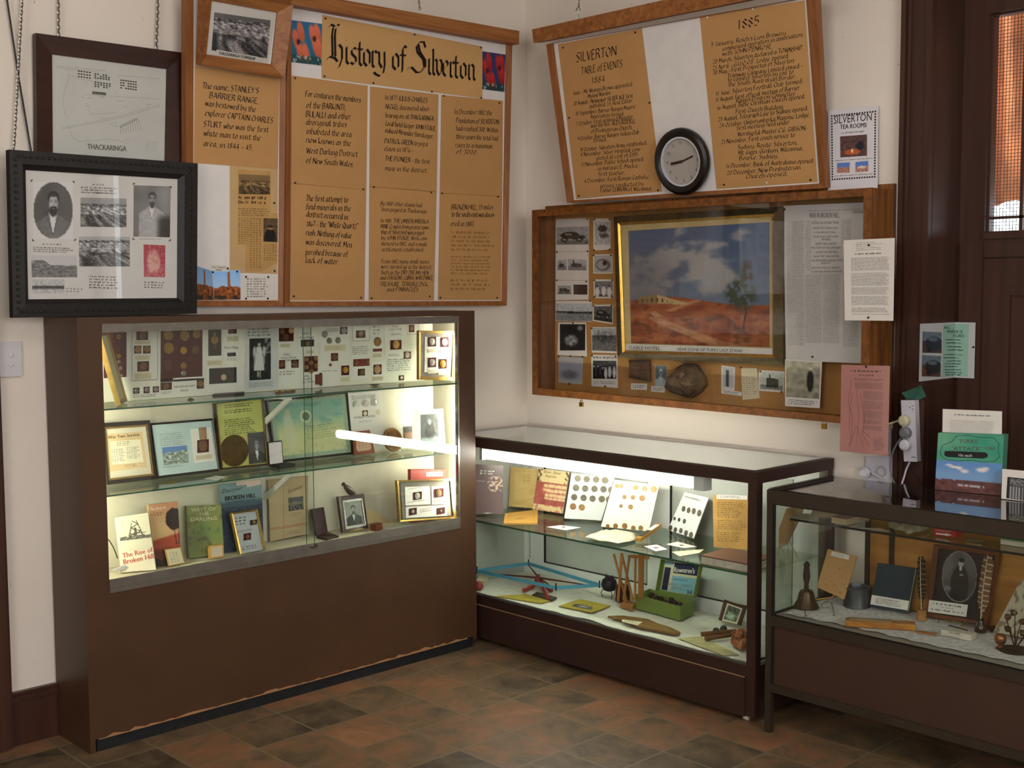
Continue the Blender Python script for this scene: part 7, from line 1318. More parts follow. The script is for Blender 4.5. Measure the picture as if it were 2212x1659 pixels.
for k in range(4): y = 1060+k*20; L(mb, pl, [(1322-k*6.2, y), (1418-k*5, y+10)], .0012, M('b3ab92', .6, name='pocket_line'), .0005)
mb.build('pocket_seam', o)
o, pl, qq = stx('coin_sheet', 'tilted grey coin card with a printed label along its top edge', 'coin sheet', (1441.6, 1147.3), (1497.3, 1167.5), (1478.8, 1062.9, 1530.3, 1075.5, 1497.3, 1167.5, 1441.6, 1147.3), PLK, .003, 14); coins(o, pl, [(1310+x/5.925, 900+y/5.925, r) for x, y, r in ((990, 1180, 6.5), (1055, 1200, 6.5), (1120, 1210, 7), (1190, 1235, 7.5), (875, 1305, 4), (932, 1320, 4.5), (1000, 1340, 5.5), (823, 1425, 6.5), (885, 1450, 6), (955, 1460, 6), (1022, 1490, 6.5), (1085, 1515, 7))])
q = Q(pl, 1479, 1066, 1518, 1076, 1513, 1090, 1474, 1078); MB().slab(pl, q, .0002, .0007, WHITE).build('label', o); mb = MB(); T(mb, pl.off(.001), 'COINS of the COMMONWEALTH', 1479, 1074, 1513, 1083.5, 4); mb.build('lettering', o)
o, pl, qq = stx('old_document', 'brown stained page of old print beside the cabinet corner post', 'paper', (1541.5, 1184), (1616, 1190), (1539.5, 1068.8, 1616, 1071, 1616, 1190, 1541.5, 1184), M('b08a4c', .75, 0, .2, .2, 9, name='stained_page'), .002, 6); NKB = M('5f4524', .8, name='brown_old_ink')
mb = MB(); MB().slab(pl, Q(pl, 1548, 1068.5, 1614.6, 1070.5, 1614, 1079.5, 1548, 1077.5), .0002, .0008, WHITE).build('label', o); words(mb, pl.off(.001), Q(pl, 1551, 1070, 1610, 1072, 1610, 1077.5, 1551, 1075.5), 2, INK, 2, .45)
for y, n in ((1083, 3), (1096, 5), (1122, 5), (1148, 5)): words(mb, pl, Q(pl, 1550, y, 1612, y+2, 1612, y+4.4*n+2, 1550, y+4.4*n), n, NKB, y, .45)
mb.build('print', o)
# harmonica box, papers, cards, flat book
a, b = onZ(1378, 1170, ZA+.004), onZ(1424, 1138, ZA+.035); a.x = max(a.x, -.46); e = (b-a); pl = Pl(a, e, e.cross(V((0, 0, 1))).cross(e)*1.0)
r = root('harmonica_box', a, 'narrow black and cream box tilted at the shelf edge', 'box'); sd = V((e.y, -e.x, 0)).normalized()*.012; upv = V((0, 0, .014)); ov = lambda t, k, h: a+e*t+sd*k+upv*h
MB().hexa([ov(0, -1, 0), ov(1, -1, 0), ov(1, 1, 0), ov(0, 1, 0)], [ov(0, -1, 1), ov(1, -1, 1), ov(1, 1, 1), ov(0, 1, 1)], M('a5792f', .4, .3, .5, .1, name='gilt_box')).build('body', r)
MB().hexa([ov(.12, -.8, 1), ov(.5, -.8, 1), ov(.5, .8, 1), ov(.12, .8, 1)], [ov(.12, -.8, 1.08), ov(.5, -.8, 1.08), ov(.5, .8, 1.08), ov(.12, .8, 1.08)], BLACK).build('black_panel', r); MB().hexa([ov(.55, -.8, 1), ov(.9, -.8, 1), ov(.9, .8, 1), ov(.55, .8, 1)], [ov(.55, -.8, 1.08), ov(.9, -.8, 1.08), ov(.9, .8, 1.08), ov(.55, .8, 1.08)], WHITE).build('label', r)
def crumple(name, label, fp, pts, m, amp, z0, n=18):
    q = [V(fp.uv(*p)) for p in pts]; c = sum(q, V((0, 0)))/len(q); vs = [fp.w(c, z0+amp)]; fs = []; K = 6; N = len(q)*3; ring = []
    for k in range(N): a_, b_ = q[k//3], q[(k//3+1) % len(q)]; ring.append(a_+(b_-a_)*((k % 3)/3))
    for j in range(1, K+1):
        for p_ in ring: t = j/K; w = c+(p_-c)*t*(1+.06*nz(p_.x*40, p_.y*40, j)); vs.append(fp.w(w, z0+amp*(.5+.9*nz(w.x*45, w.y*45, 2))*(1 if j < K else .4)+.0005))
    for k in range(N): fs.append((0, 1+k, 1+(k+1) % N))
    for j in range(K-1):
        for k in range(N): fs.append((1+j*N+k, 1+(j+1)*N+k, 1+(j+1)*N+(k+1) % N, 1+j*N+(k+1) % N))
    o = MB().add(vs, fs, m, smooth=True).build(name); md = o.modifiers.new('thickness', 'SOLIDIFY'); md.thickness = .0006; md.offset = 1; tag(o, label, 'paper'); return o
crumple('crumpled_paper', 'crumpled white paper with coins lying below the cream coin sheet', FA, [(1262, 1165), (1300, 1150), (1345, 1150), (1374, 1157), (1372, 1170), (1335, 1179), (1295, 1172)], M('b9b49e', .7, 0, .3, .15, 30, name='creased_paper'), .014, .006)
for k, (q, lab) in enumerate((((1392, 1180.7, 1418.5, 1177, 1442, 1187, 1416.7, 1191.6), 'small white card with a red brown square lying at the shelf edge'), ((1438.4, 1176.2, 1463.7, 1170.8, 1505.3, 1181.6, 1478, 1184.4), 'plain white card with a dark coin lying below the tilted coin card'), ((1451, 1192.5, 1520.7, 1187, 1510.7, 1195, 1468, 1202.4), 'yellowed paper slip lying beside the flat old book'), ((1180.5, 1138.9, 1210, 1135, 1255, 1140, 1222, 1146), 'white paper slip with a dark coin lying in front of the red town booklet'))):
    o = MB().slab(FA, Q(FA, *q), .0004, .0014, (WHITE, WHITE, CREAM, WHITE)[k]).build('small_card'); tag(o, lab, 'card'); c = V(FA.uv((q[0]+q[4])/2, (q[1]+q[5])/2))
    if k == 0: MB().slab(FA, [c+V(d) for d in ((-.009, -.009), (.009, -.009), (.009, .009), (-.009, .009))], .0014, .002, COPF).build('print', o)
    elif k != 2: MB().disc(FA, c, .008, .008, .0014, .003, COIN, 14).build('coin', o)
a = onZ(1514, 1220, ZA); xx = max(-.488, a.x); pf = wallR(xx); y0, y1 = pf.uv(1513, 1210)[0], pf.uv(1616, 1210)[0]; r = root('book', (xx+.08, -(y0+y1)/2, ZA), 'thick brown covered old book lying flat against the corner post', 'book')
MB().box(xx+.002, xx+.17, -y1, -y0-.003, ZA+.003, ZA+.030, M('c3bba9', .8, 0, .2, .15, 60, name='old_page_edges')).build('pages', r); MB().box(xx, xx+.173, -y1, -y0, ZA+.0301, ZA+.034, M('6e4a33', .6, name='worn_brown_cover')).box(xx, xx+.173, -y1, -y0, ZA+.0004, ZA+.003, M('6e4a33', .6, name='worn_brown_cover')).build('cover', r)
# ---- lower level: white cloth and curios
mb = MB(); vs = []; fs = []; nx_, ny_ = 16, 64
for j in range(ny_+1):
    for i in range(nx_+1):
        x = -.494+i*.44/nx_; y = -1.612+j*1.55/ny_; z = .2025+.0035*(1+nz(x*9, y*6, 3))+(.009*max(0, nz(.3, y*7, 8)+.25) if i < 2 else 0); vs.append((x, y, z))
for j in range(ny_):
    for i in range(nx_): fs.append((j*(nx_+1)+i, j*(nx_+1)+i+1, (j+1)*(nx_+1)+i+1, (j+1)*(nx_+1)+i))
o = mb.add(vs, fs, M('cfccbf', .85, 0, .2, .06, 30, .3, name='white_cloth'), smooth=True).build('cloth'); tag(o, 'rumpled white cloth covering the floor of the counter cabinet', 'cloth')
FB = floorpl(ZB).lim(umin=-.5); BLU = M('4f93ad', .6, 0, .3, .1, 12, name='pale_blue_strip'); RDP = M('8a2f28', .5, 0, .4, .15, name='red_paint'); DKR = M('4a1d1c', .5, 0, .4, .15, name='dark_red_paint')
zf = .262; cs = [onZ(x, y, zf) for x, y in ((1026, 1232), (1141.7, 1217.5), (1295, 1264), (1200.8, 1270))]; cs = [V((min(-.05, max(-.49, p.x)), min(-.06, p.y), p.z)) for p in cs]
r = root('wool_winder', onZ(1163, 1290, ZB), 'pale blue diamond frame on a small red wooden stand', 'winder')
for k in range(4):
    p, q = cs[k], cs[(k+1) % 4]; n = (q-p).cross(V((0, 0, 1))).normalized()*.0012; h = V((0, 0, .0075)); MB().hexa([p-n-h, q-n-h, q+n-h, p+n-h], [p-n+h, q-n+h, q+n+h, p+n+h], BLU).build('strip', r); MB().tube([p-V((0, 0, .012)), p+V((0, 0, .02))], .003, BLACK, 8).build('peg', r)
ct = onZ(1164, 1248, zf-.004)
for p in cs: MB().tube([ct, p-V((0, 0, .008))], .0045, DKR, 8, r1=.002).build('arm', r)
MB().lathe(ct-V((0, 0, .02)), [(.012, 0), (.02, .006), (.016, .018), (.006, .024), (.005, .034), (.001, .038)], RDP, 16).build('hub', r)
fl = [onZ(x, y, ZB+.004) for x, y in ((1133, 1276), (1148, 1270), (1190, 1276), (1184, 1293))]
for p in fl: MB().tube([ct-V((0, 0, .012)), p], .006, RDP, 8, r1=.008).lathe(p-V((0, 0, .003)), [(.009, 0), (.011, .004), (.009, .012), (.002, .016)], RDP, 12).build('foot', r)
pl = FB; r2 = MB().slab(FB, Q(FB, 1150, 1287, 1160, 1281, 1203, 1293, 1192, 1299), 0, .006, M('35312d', .5, name='dark_board')).build('base', r)
MB().lathe(onZ(1034, 1272, ZB), [(.018, 0), (.021, .006), (.019, .02), (.01, .03), (.003, .034)], RDP, 14).build('red_ornament'); tag(bpy.data.objects['red_ornament'], 'red rounded knob lying next to the tall brown cabinet', 'ornament'); o = MB().hexa([onZ(x, y, ZB)+V((0, -.02, 0)) for x, y in ((1022, 1262), (1040, 1264), (1048, 1256), (1030, 1252))], [onZ(x, y, ZB)+V((0, -.02, .022)) for x, y in ((1022, 1262), (1040, 1264), (1048, 1256), (1030, 1252))], CREAM).build('cream_block'); tag(o, 'small cream block behind the red knob in the counter cabinet', 'block')
YEL = M('a8943a', .6, 0, .3, .1, 8, name='yellow_cover')
for k, (q, lab) in enumerate((((1066, 1288, 1135, 1282.5, 1196, 1296, 1169, 1303), 'yellow pamphlet partly under the red wooden stand'), ((1206.7, 1309.5, 1253, 1294.3, 1319, 1308.7, 1278.4, 1324), 'yellow pamphlet with a grey picture lying at the front of the cloth'))):
    o = MB().slab(FB, Q(FB, *q), -.0005-.002*(1-k), .0008-.002*(1-k)+.0006, YEL).build('pamphlet'); tag(o, lab, 'pamphlet'); mb = MB(); qb = Q(FB, *q)
    if k: mb.pic(FB, [bil(qb, *x) for x in ((.22, .25), (.5, .2), (.5, .75), (.22, .85))], .0016, lambda s, t: .28+.3*ell(s, t, .5, .5, .25, .3)+.2*nz(s*6, t*6), 14, 10)
    words(mb, FB, [bil(qb, *x) for x in ((.55, .3), (.85, .3), (.85, .7), (.55, .7))], 3, NKB, 6, .4, .0017-.002*(1-k)); mb.build('print', o)
IRON = M('241f2b', .4, .3, .5, .2, 14, name='dark_purple_iron'); c = onX(1316, 1261, -.17); r = root('iron_pot', V((c.x, c.y, ZB)), 'small dark purple round pot with ear lugs on wire legs', 'pot')
MB().lathe(c-V((0, 0, .034)), [(.008, 0), (.026, .008), (.036, .03), (.03, .052), (.012, .064), (.002, .067)], IRON, 20).build('body', r)
for s_ in (-1, 1): MB().lathe(c+V((0, s_*.018, .024)), [(.006, 0), (.002, .016)], IRON, 8).build('lug', r)
for a_ in (0, 2.1, 4.2): d = V((math.cos(a_), math.sin(a_), 0)); MB().tube([c+d*.024-V((0, 0, .02)), c+d*.036-V((0, 0, .04)), V((c.x, c.y, ZB))+d*.03], .0018, BLACK, 6).build('leg', r)
bk_ = onX(1334, 1303, -.2); o = MB().box(bk_.x, bk_.x+.045, bk_.y-.03, bk_.y+.012, ZB, ZB+.07, M('3f1618', .5, 0, .4, .1, name='maroon_block')).build('maroon_box'); tag(o, 'upright maroon box behind the crossed wooden slats', 'box')
SL = wood('8f5f30', 'ab7640', .5, 2, 9, .1, 'slat_wood'); px_ = wallR(-.235); r = root('slat_rack', px_.w(px_.uv(1360, 1300)), 'tan folding rack of crossed wooden slats standing on the white cloth', 'rack')
for k, (x0, y0, x1, y1, w) in enumerate(((1323.6, 1197, 1352, 1302, 5.5), (1342.5, 1195, 1334.4, 1299, 6.5), (1344, 1199, 1368, 1297, 5.5), (1362, 1199, 1349, 1296, 5.5), (1376, 1204, 1375, 1296, 5), (1390, 1197, 1389, 1290, 15))):
    a_, b_ = [V(px_.uv(*p)) for p in ((x0, y0), (x1, y1))]; e = (b_-a_).normalized(); n = V((-e.y, e.x))*(w*.00095); d = .004*k-.008; MB().slab(px_, [a_+n, a_-n, b_-n, b_+n], d, d+.0035, SL).build('slat', r)
MB().slab(px_, Q(px_, 1360, 1199, 1398, 1202, 1398, 1209, 1360, 1206), -.014, -.0085, SL).build('cross_bar', r)
o = MB().hexa([onZ(x, y, ZB) for x, y in ((1340, 1312), (1366, 1320), (1374, 1310), (1350, 1303))], [onZ(x, y, ZB)+V((0, 0, .016)) for x, y in ((1340, 1312), (1366, 1320), (1374, 1310), (1350, 1303))], SL).build('wooden_block'); tag(o, 'small tan wooden block lying by the green chocolate box', 'block')
# green chocolate box with open lid
A, B, C_ = onZ(1373, 1315, ZB), onZ(1469, 1342, ZB), onZ(1498, 1328, ZB); D_ = A+(C_-B); hB = (hit(1465.5, 1309, B, V((-1, 0, 0))).z-ZB); GRN = M('6f7f3f', .55, 0, .3, .06, 8, name='green_card_box'); up3 = V((0, 0, hB))
r = root('chocolate_box', (A+C_)/2, 'green cardboard chocolate box with raised blue labelled lid and dark contents', 'box'); fp = Pl(A, B-A, (0, 0, 1))
def wall4(p, q, nm):
    n = V((0, 0, 1)).cross(q-p).normalized()*.003; MB().hexa([p, q, q+n, p+n], [p+up3, q+up3, q+n+up3, p+n+up3], GRN).build(nm, r)
for p, q in ((A, B), (B, C_), (C_, D_), (D_, A)): wall4(p, q, 'box_side')
MB().hexa([A+V((0, 0, .0005)), B+V((0, 0, .0005)), C_+V((0, 0, .0005)), D_+V((0, 0, .0005))], [p+V((0, 0, .003)) for p in (A, B, C_, D_)], GRN).build('box_base', r)
R = random.Random(3); CHOC = M('2c1d14', .5, 0, .4, .3, 30, name='dark_brown_seed')
for k in range(9):
    f, g = R.uniform(.15, .85), R.uniform(.2, .8); p = A+(B-A)*f+(D_-A)*g; o = MB().lathe(p+V((0, 0, .004)), [(.008, 0), (.016, .006), (.017, .014), (.010, hB-.008), (.002, hB-.004)], CHOC, 10).build('seed_pod'); tag(o, 'dark brown pod lying in the green chocolate box', 'pod', 'pods in the chocolate box')
ld = Pl(D_+up3, (C_-D_), V((.03, 0, 1))); ql = Q(ld, 1427, 1207, 1513, 1216, 1498, 1292.5, 1415, 1278.5)
lid = MB().slab(ld, ql, -.02, -.017, GRN).frame(ld, ql, [bil(ql, *x) for x in ((.02, .02), (.98, .02), (.98, .98), (.02, .98))], -.017, 0, GRN).build('lid', r)
lp = ld.off(-.0168); qi_ = [bil(ql, *x) for x in ((.06, .05), (.96, .05), (.96, .95), (.06, .95))]
MB().slab(lp, qi_, 0, .0004, M('c9c0a0', .6, name='label_cream')).build('lid_label', lid); NAVY = M('1c2440', .5, name='navy_print'); SKY = M('7fb0c2', .5, name='light_blue_print'); lq = lp.off(.0006); sb = lambda *b: [bil(qi_, *x) for x in ((b[0], b[1]), (b[2], b[1]), (b[2], b[3]), (b[0], b[3]))]
mb = MB().slab(lq, sb(.28, .04, .99, .38), 0, .0002, NAVY).slab(lq, sb(0, .02, .25, .14), 0, .0002, SKY).slab(lq, sb(.03, .22, .2, .98), 0, .0002, NAVY).slab(lq, sb(.28, .46, .99, .98), 0, .0002, SKY); l2 = lq.off(.0004)
T(mb, l2, "Rowntree's", 1456, 1235.5, 1500, 1238.5, 11, WHITE, .0004, .3, .03); T(mb, l2, 'CHOCOLATE', 1454, 1253, 1485, 1256, 4.5, NAVY); T(mb, l2, 'SMALL CREAM', 1444, 1264, 1494, 1269, 6, M('8a7a4c', .6, name='gold_print')); T(mb, l2, 'KERNELS', 1452, 1272.5, 1479, 1275.5, 6, M('8a7a4c', .6, name='gold_print')); T(mb, l2, '3d', 1484, 1283, 1494, 1284.5, 10, NAVY, bold=.05); mb.build('lettering', lid)
# small frame, balls, rods, glove, club, map
pl = lean(ZB, (1550.5, 1347), (1595.7, 1358), 25, -.46, -.15, 'x'); r = fr_('framed_sketch', 'small brown framed picture propped at an angle near the corner post', pl, (1565, 1295, 1611, 1311, 1596, 1358, 1550.5, 1347), (1570.5, 1302.5, 1604, 1314.5, 1592, 1349.5, 1559, 1341), WALN, CREAM, -.01, .003); photo(r, pl.off(.0003), Q(pl, 1573.5, 1306.5, 1600.5, 1316.5, 1590, 1344, 1563, 1337), lambda s, t: tuple(x*(.3+.3*nz(s*6, t*6, 3)+.4*ell(s, t, .45, .7, .35, .25, .6)) for x in (.9, 1, .85)), 22, 22)
for k, (x, y) in enumerate(((1547, 1361), (1563, 1356.5))): c = onZ(x, y+3, ZB+.013); o = MB().lathe(c-V((0, 0, .0135)), [(.003, 0), (.009, .002), (.0135, .009), (.0145, .0145), (.0125, .022), (.007, .0275), (.001, .029)], M('201a17', .4, 0, .5, .1, name='dark_ball'), 16).build('dark_ball'); tag(o, ('dark ball lying before the small propped picture, farther from the post', 'dark ball tucked against the lower edge of the small propped picture')[k], 'ball')
RODM = wood('5a3a22', '74502f', .5, 1, 9, .1, 'worn_stick')
for k, (a_, b_, lab) in enumerate((((1518, 1370), (1590, 1363), 'brown wooden stick lying behind the darker tipped stick'), ((1526, 1379), (1584, 1371), 'darker tipped brown stick lying in front beside the leather scrap'))):
    p, q = onZ(*a_, ZB+.011), onZ(*b_, ZB+.011); o = MB().tube([p-(q-p)*.03, p, p+(q-p)*.3, q], .0095, RODM, 10, r1=.0085).build('wooden_stick'); tag(o, lab, 'stick')
crumple('leather_scrap', 'crumpled orange brown leather scrap beside the corner post', FB, [(1580, 1372), (1600, 1366), (1613, 1372), (1613, 1405), (1600, 1410), (1578, 1395)], M('9a5c34', .7, 0, .3, .25, 12, .5, name='orange_leather'), .03, .004)
o = MB().slab(FB, Q(FB, 1311.8, 1336, 1345, 1335, 1400.4, 1342.6, 1422, 1352.5, 1447.4, 1359.8, 1471, 1371.5, 1458, 1374, 1433, 1368.8, 1400, 1362, 1377, 1358, 1350, 1345), .001, .012, wood('6e5027', '8a6633', .5, 1, 9, .1, 'club_wood')).build('wooden_club'); tag(o, 'long curved brown wooden club lying along the front of the cloth', 'club'); md = o.modifiers.new('round', 'BEVEL'); md.width = .004; md.segments = 2
o = MB().slab(FB, Q(FB, 1344, 1345, 1388, 1350.5, 1377, 1358, 1343, 1350), .0125, .0135, CREAM).build('paper_tag'); tag(o, 'pale paper tag lying on the wooden club', 'tag'); mb = MB(); words(mb, FB, Q(FB, 1350, 1347, 1378, 1351, 1373, 1355, 1349, 1350), 2, INK, 3, .4, .0138); mb.build('print', o)
o = MB().slab(FB, Q(FB, 1462, 1378, 1514, 1375, 1596, 1414, 1556, 1418), -.0006, .0006, M('a99f74', .8, 0, .2, .25, 14, name='faded_map_paper')).build('faded_map'); tag(o, 'faded greenish map lying flat in the front corner of the cloth', 'map')
# ================================================================== IN THE BRONZE CABINET
ZC, ZD = .749, .4125; FC, FD = floorpl(ZC).lim(umin=-.5), floorpl(ZD).lim(umin=-.535); S3 = lambda x, y: (1640+x/3.858, 1020+y/3.858)
def S(*v): return sum((S3(v[i], v[i+1]) for i in range(0, len(v), 2)), ())
def flat(name, label, cat, fp, q, m, h, d=.0005):
    o = MB().slab(fp, Q(fp, *q), d, d+h, m).build(name); return tag(o, label, cat)
BRC = M('6e5234', .75, 0, .2, .12, 8, name='brown_cardboard')
pl = wallR(-.13, -8); pl.o = V((-.13, 0, .60)); o = MB().slab(pl, Q(pl, *S(228, 300, 385, 258, 340, 380, 232, 600, 160, 640, 165, 470)), -.004, 0, BRC).build('cardboard_folder'); tag(o, 'brown cardboard folder seen through the end glass beside the bronze cabinet post', 'folder')
pe_ = wallR(-.18); o = MB().tube([pe_.w(pe_.uv(*S3(*p))) for p in ((160, 690), (175, 600), (235, 745), (240, 545), (325, 720))], .0014, CHROME, 6).build('wire_easel'); tag(o, 'bent wire easel under the brown cardboard folder', 'easel')
OLDP = M('9b8a6a', .8, 0, .2, .2, 12, name='old_map_paper')
flat('paper_sheet', 'pale creased paper at the end of the bronze cabinet shelf', 'paper', FC, S(200, 385, 330, 345, 520, 355, 470, 400, 250, 412), M('a39b84', .8, 0, .2, .1, name='pale_grey_paper'), .001)
o = flat('old_map', 'brown old map sheet lying behind the dark red book', 'map', FC, S(450, 300, 935, 352, 915, 412, 425, 372), OLDP, .001, .0018); mb = MB(); words(mb, FC, [bil(Q(FC, *S(450, 300, 935, 352, 915, 412, 425, 372)), *x) for x in ((.1, .1), (.5, .1), (.5, .6), (.1, .6))], 4, NKB, 3, .4, .0032); mb.build('print', o)
a = onZ(*S3(548, 440), ZC+.003); b = onZ(*S3(722, 445), ZC+.003); a.x = max(a.x, -.5); b.x = max(b.x, -.5); e = (b-a); e.z = 0; bkv = V((-e.y, e.x, 0)).normalized()*.075; up_ = V((0, 0, .02)); r = root('red_book', a+e*.5+bkv*.5, 'small dark red book lying on the bronze cabinet shelf', 'book'); z4 = V((0, 0, .001))
MB().hexa([a+z4, b+z4, b+bkv+z4, a+bkv+z4], [p+up_ for p in (a, b, b+bkv, a+bkv)], M('a08d6a', .8, name='brown_page_edges')).build('pages', r); MB().hexa([p+up_+V((0, 0, .0002)) for p in (a, b, b+bkv, a+bkv)], [p+up_+V((0, 0, .003)) for p in (a, b, b+bkv, a+bkv)], M('5c2420', .6, name='dark_red_cover')).build('cover', r)
flat('paper_sheet', 'white paper slip lying at the shelf front beyond the dark red book', 'paper', FC, S(835, 465, 1010, 470, 1085, 495, 930, 500), M('a9a18f', .8, name='off_white_paper'), .001)
crumple('crumpled_newspaper', 'crumpled heap of old newspaper on the bronze cabinet shelf', FC, [S3(1065, 455), S3(1150, 410), S3(1330, 425), S3(1470, 450), S3(1400, 500), S3(1240, 530), S3(1130, 500)], M('8f8770', .8, 0, .2, .3, 25, name='old_newspaper'), .028, .003)
a = onX(*S3(1455, 540), -.44); pf = wallR(-.44); r = root('red_packet', V((-.42, a.y-.03, ZC)), 'bright red packet with a white arrow on the bronze cabinet shelf', 'packet'); q = Q(pf, *S(1455, 470, 1638, 490, 1635, 548, 1452, 530)); zb_ = min(q[2][1], q[3][1]); q = [(u, v-zb_+ZC+.001) for u, v in q]; MB().slab(pf, q, -.05, 0, M('a32a24', .5, 0, .4, .06, name='red_packet')).build('body', r)
ar = lambda s_, t: bil(q, s_, t); mb = MB().slab(pf, [ar(.12, .62), ar(.55, .62), ar(.55, .52), ar(.85, .72), ar(.55, .92), ar(.55, .82), ar(.12, .82)], .0003, .0008, WHITE); words(mb, pf.off(.0003), [ar(.08, .12), ar(.9, .12), ar(.9, .4), ar(.08, .4)], 2, CREAM, 3, .5); mb.build('print', r)
p, q = onZ(*S3(1722, 560), ZC+.005), onZ(*S3(1862, 578), ZC+.005); o = MB().tube([p, p+(q-p)*.85, q], .0038, CHROME, 8, r1=.002).build('pen'); tag(o, 'silver pen lying beyond the red packet', 'pen')
p, q = onZ(*S3(1640, 545), ZC+.004), onZ(*S3(1715, 556), ZC+.004); o = MB().tube([p, q], .003, M('7a2a1e', .5, name='red_pencil'), 6).build('pencil'); tag(o, 'short red pencil between the red packet and silver pen', 'pencil')
a = onX(*S3(2012, 545), -.42); o = MB().box(-.42, -.34, a.y-.10, a.y, ZC+.001, ZC+.016, M('c0bba8', .7, name='card_side')).build('green_box'); tag(o, 'flat box with a green lid at the far end of the bronze cabinet shelf', 'box'); MB().box(-.421, -.339, a.y-.101, a.y+.001, ZC+.0161, ZC+.026, M('3f7a3c', .5, name='green_lid')).build('lid', o)
# lace cloth
mb = MB(); vs = []; fs = []; N = 90
for k in range(N+1):
    y = -1.76-k*1.40/N
    for i in range(7): x = -.505+i*.055+(.012*abs(math.sin(y*38))-.02*nz(y*3, 1) if i == 0 else 0)+.05*(nz(y*2.1, 5) if i == 0 else 0); vs.append((max(-.53, x), y, ZD+.001+.003*(1+nz(x*14, y*14, 2))))
for k in range(N):
    for i in range(6): fs.append((k*7+i, (k+1)*7+i, (k+1)*7+i+1, k*7+i+1))
o = mb.add(vs, fs, M('cbc8c4', .85, 0, .2, .25, 60, .6, name='white_lace'), smooth=True).build('lace_cloth'); tag(o, 'white lace edged cloth laid along the floor of the bronze cabinet', 'cloth')
ZL = ZD+.006; FL = floorpl(ZL).lim(umin=-.53)
# hand bell
c = onZ(*S3(366, 1122), ZL); c.y = min(c.y, -1.777); hb_ = onX(*S3(360, 735), c.x).z-ZL; r = root('hand_bell', c, 'dark bronze hand bell with turned handle near the glass end', 'bell'); BELL = M('4a3a24', .38, .6, .5, .3, 20, name='dark_bell_bronze')
MB().lathe(c, [(.042, 0), (.045, .003), (.040, .012), (.031, .028), (.027, .048), (.022, .06), (.009, .066), (.006, .072)], BELL, 28).build('bell_body', r); MB().lathe(c+V((0, 0, .068)), [(.007, 0), (.009, .006), (.007, .014), (.011, .03), (.013, .044), (.009, hb_-.088), (.012, hb_-.08), (.005, hb_-.07), (.001, hb_-.067)], M('33251b', .35, 0, .5, .1, name='dark_handle_wood'), 18).build('handle', r)
def stc(name, label, cat, bl, br, q, m, th=.004, deg=12, xlo=-.5, xhi=-.31): pl = lean(ZL, bl, br, deg, xlo, xhi, 'x'); o = MB().slab(pl, Q(pl, *q), -th, 0, m).build(name); tag(o, label, cat); return o, pl, Q(pl, *q)
o, pl, qq = stc('notebook', 'tan paper notebook with a white label propped behind the hand bell', 'notebook', S3(450, 950), S3(700, 1060), S(572, 640, 815, 700, 706, 1060, 480, 958), M('b08a5a', .75, 0, .2, .06, name='tan_notebook')); q = Q(pl, *S(606, 659, 752, 692, 745, 730, 598, 694)); MB().slab(pl, q, .0002, .001, WHITE).build('label', o); mb = MB(); words(mb, pl.off(.0012), [bil(q, *x) for x in ((.15, .2), (.85, .2), (.85, .8), (.15, .8))], 2, INK, 3, .4)
R = random.Random(5); BRI = M('8a4a34', .8, name='red_brown_ink')
for k in range(34):
    s_, t = R.uniform(.15, .85), R.uniform(.3, .92); b_ = [bil(qq, s_+R.uniform(-.05, .05), t+R.uniform(-.03, .03)) for _ in range(3)]
    for u, v in zip(b_, b_[1:]): e = V(v)-V(u); n = V((-e.y, e.x)).normalized()*.0005; mb.add([pl.w(x, .0004) for x in (V(u)+n, V(u)-n, V(v)-n, V(v)+n)], [(0, 1, 2, 3)], BRI)
mb.build('drawing', o)
# spectacles
p = lambda x, y, d=0: onZ(*S3(x, y), ZL+d); r = root('spectacles', p(500, 1150), 'old wire rimmed spectacles lying in front of the hand bell', 'spectacles')
mb = MB().tube([p(430, 1060, .012), p(560, 1050, .014), p(690, 1030, .012)], .0011, BRASS, 6).build('temple', r); mb = MB().tube([p(375, 1100, .014), p(385, 1200, .002), p(395, 1195, .001)], .0016, CHROME, 6).tube([p(605, 1080, .014), p(625, 1190, .002), p(615, 1195, .001)], .0016, CHROME, 6).build('temple', r)
c1_, c2_ = p(420, 1115, .012), p(560, 1105, .012); d_ = (c2_-c1_).normalized(); n_ = V((d_.y, -d_.x, 0))*.4+V((0, 0, .9))
for cc_ in (c1_, c2_): MB().tube([cc_+d_*(.019*math.cos(t))+n_*(.014*math.sin(t)) for t in [2*math.pi*j/16 for j in range(16)]], .0015, CHROME, 6, True).build('rim', r)
# tin pot
TIN = M('55575a', .38, .7, .5, .2, 14, name='dull_tin'); c = onZ(*S3(812, 1115), ZL); r = root('tin_pot', c, 'dull grey tin pot with a dark open top and thin handle', 'pot'); h = onX(*S3(812, 950), c.x).z-ZL
MB().lathe(c, [(.046, 0), (.047, .002), (.046, .006), (.045, h-.006), (.0475, h-.004), (.0475, h), (.044, h), (.043, h-.004), (.043, .006), (.001, .005)], TIN, 30).build('body', r); MB().tube([c+V((-.02, .041, h-.012)), p(600, 1045, .03), p(440, 1065, .018)], .002, BRASS, 6).build('handle', r)
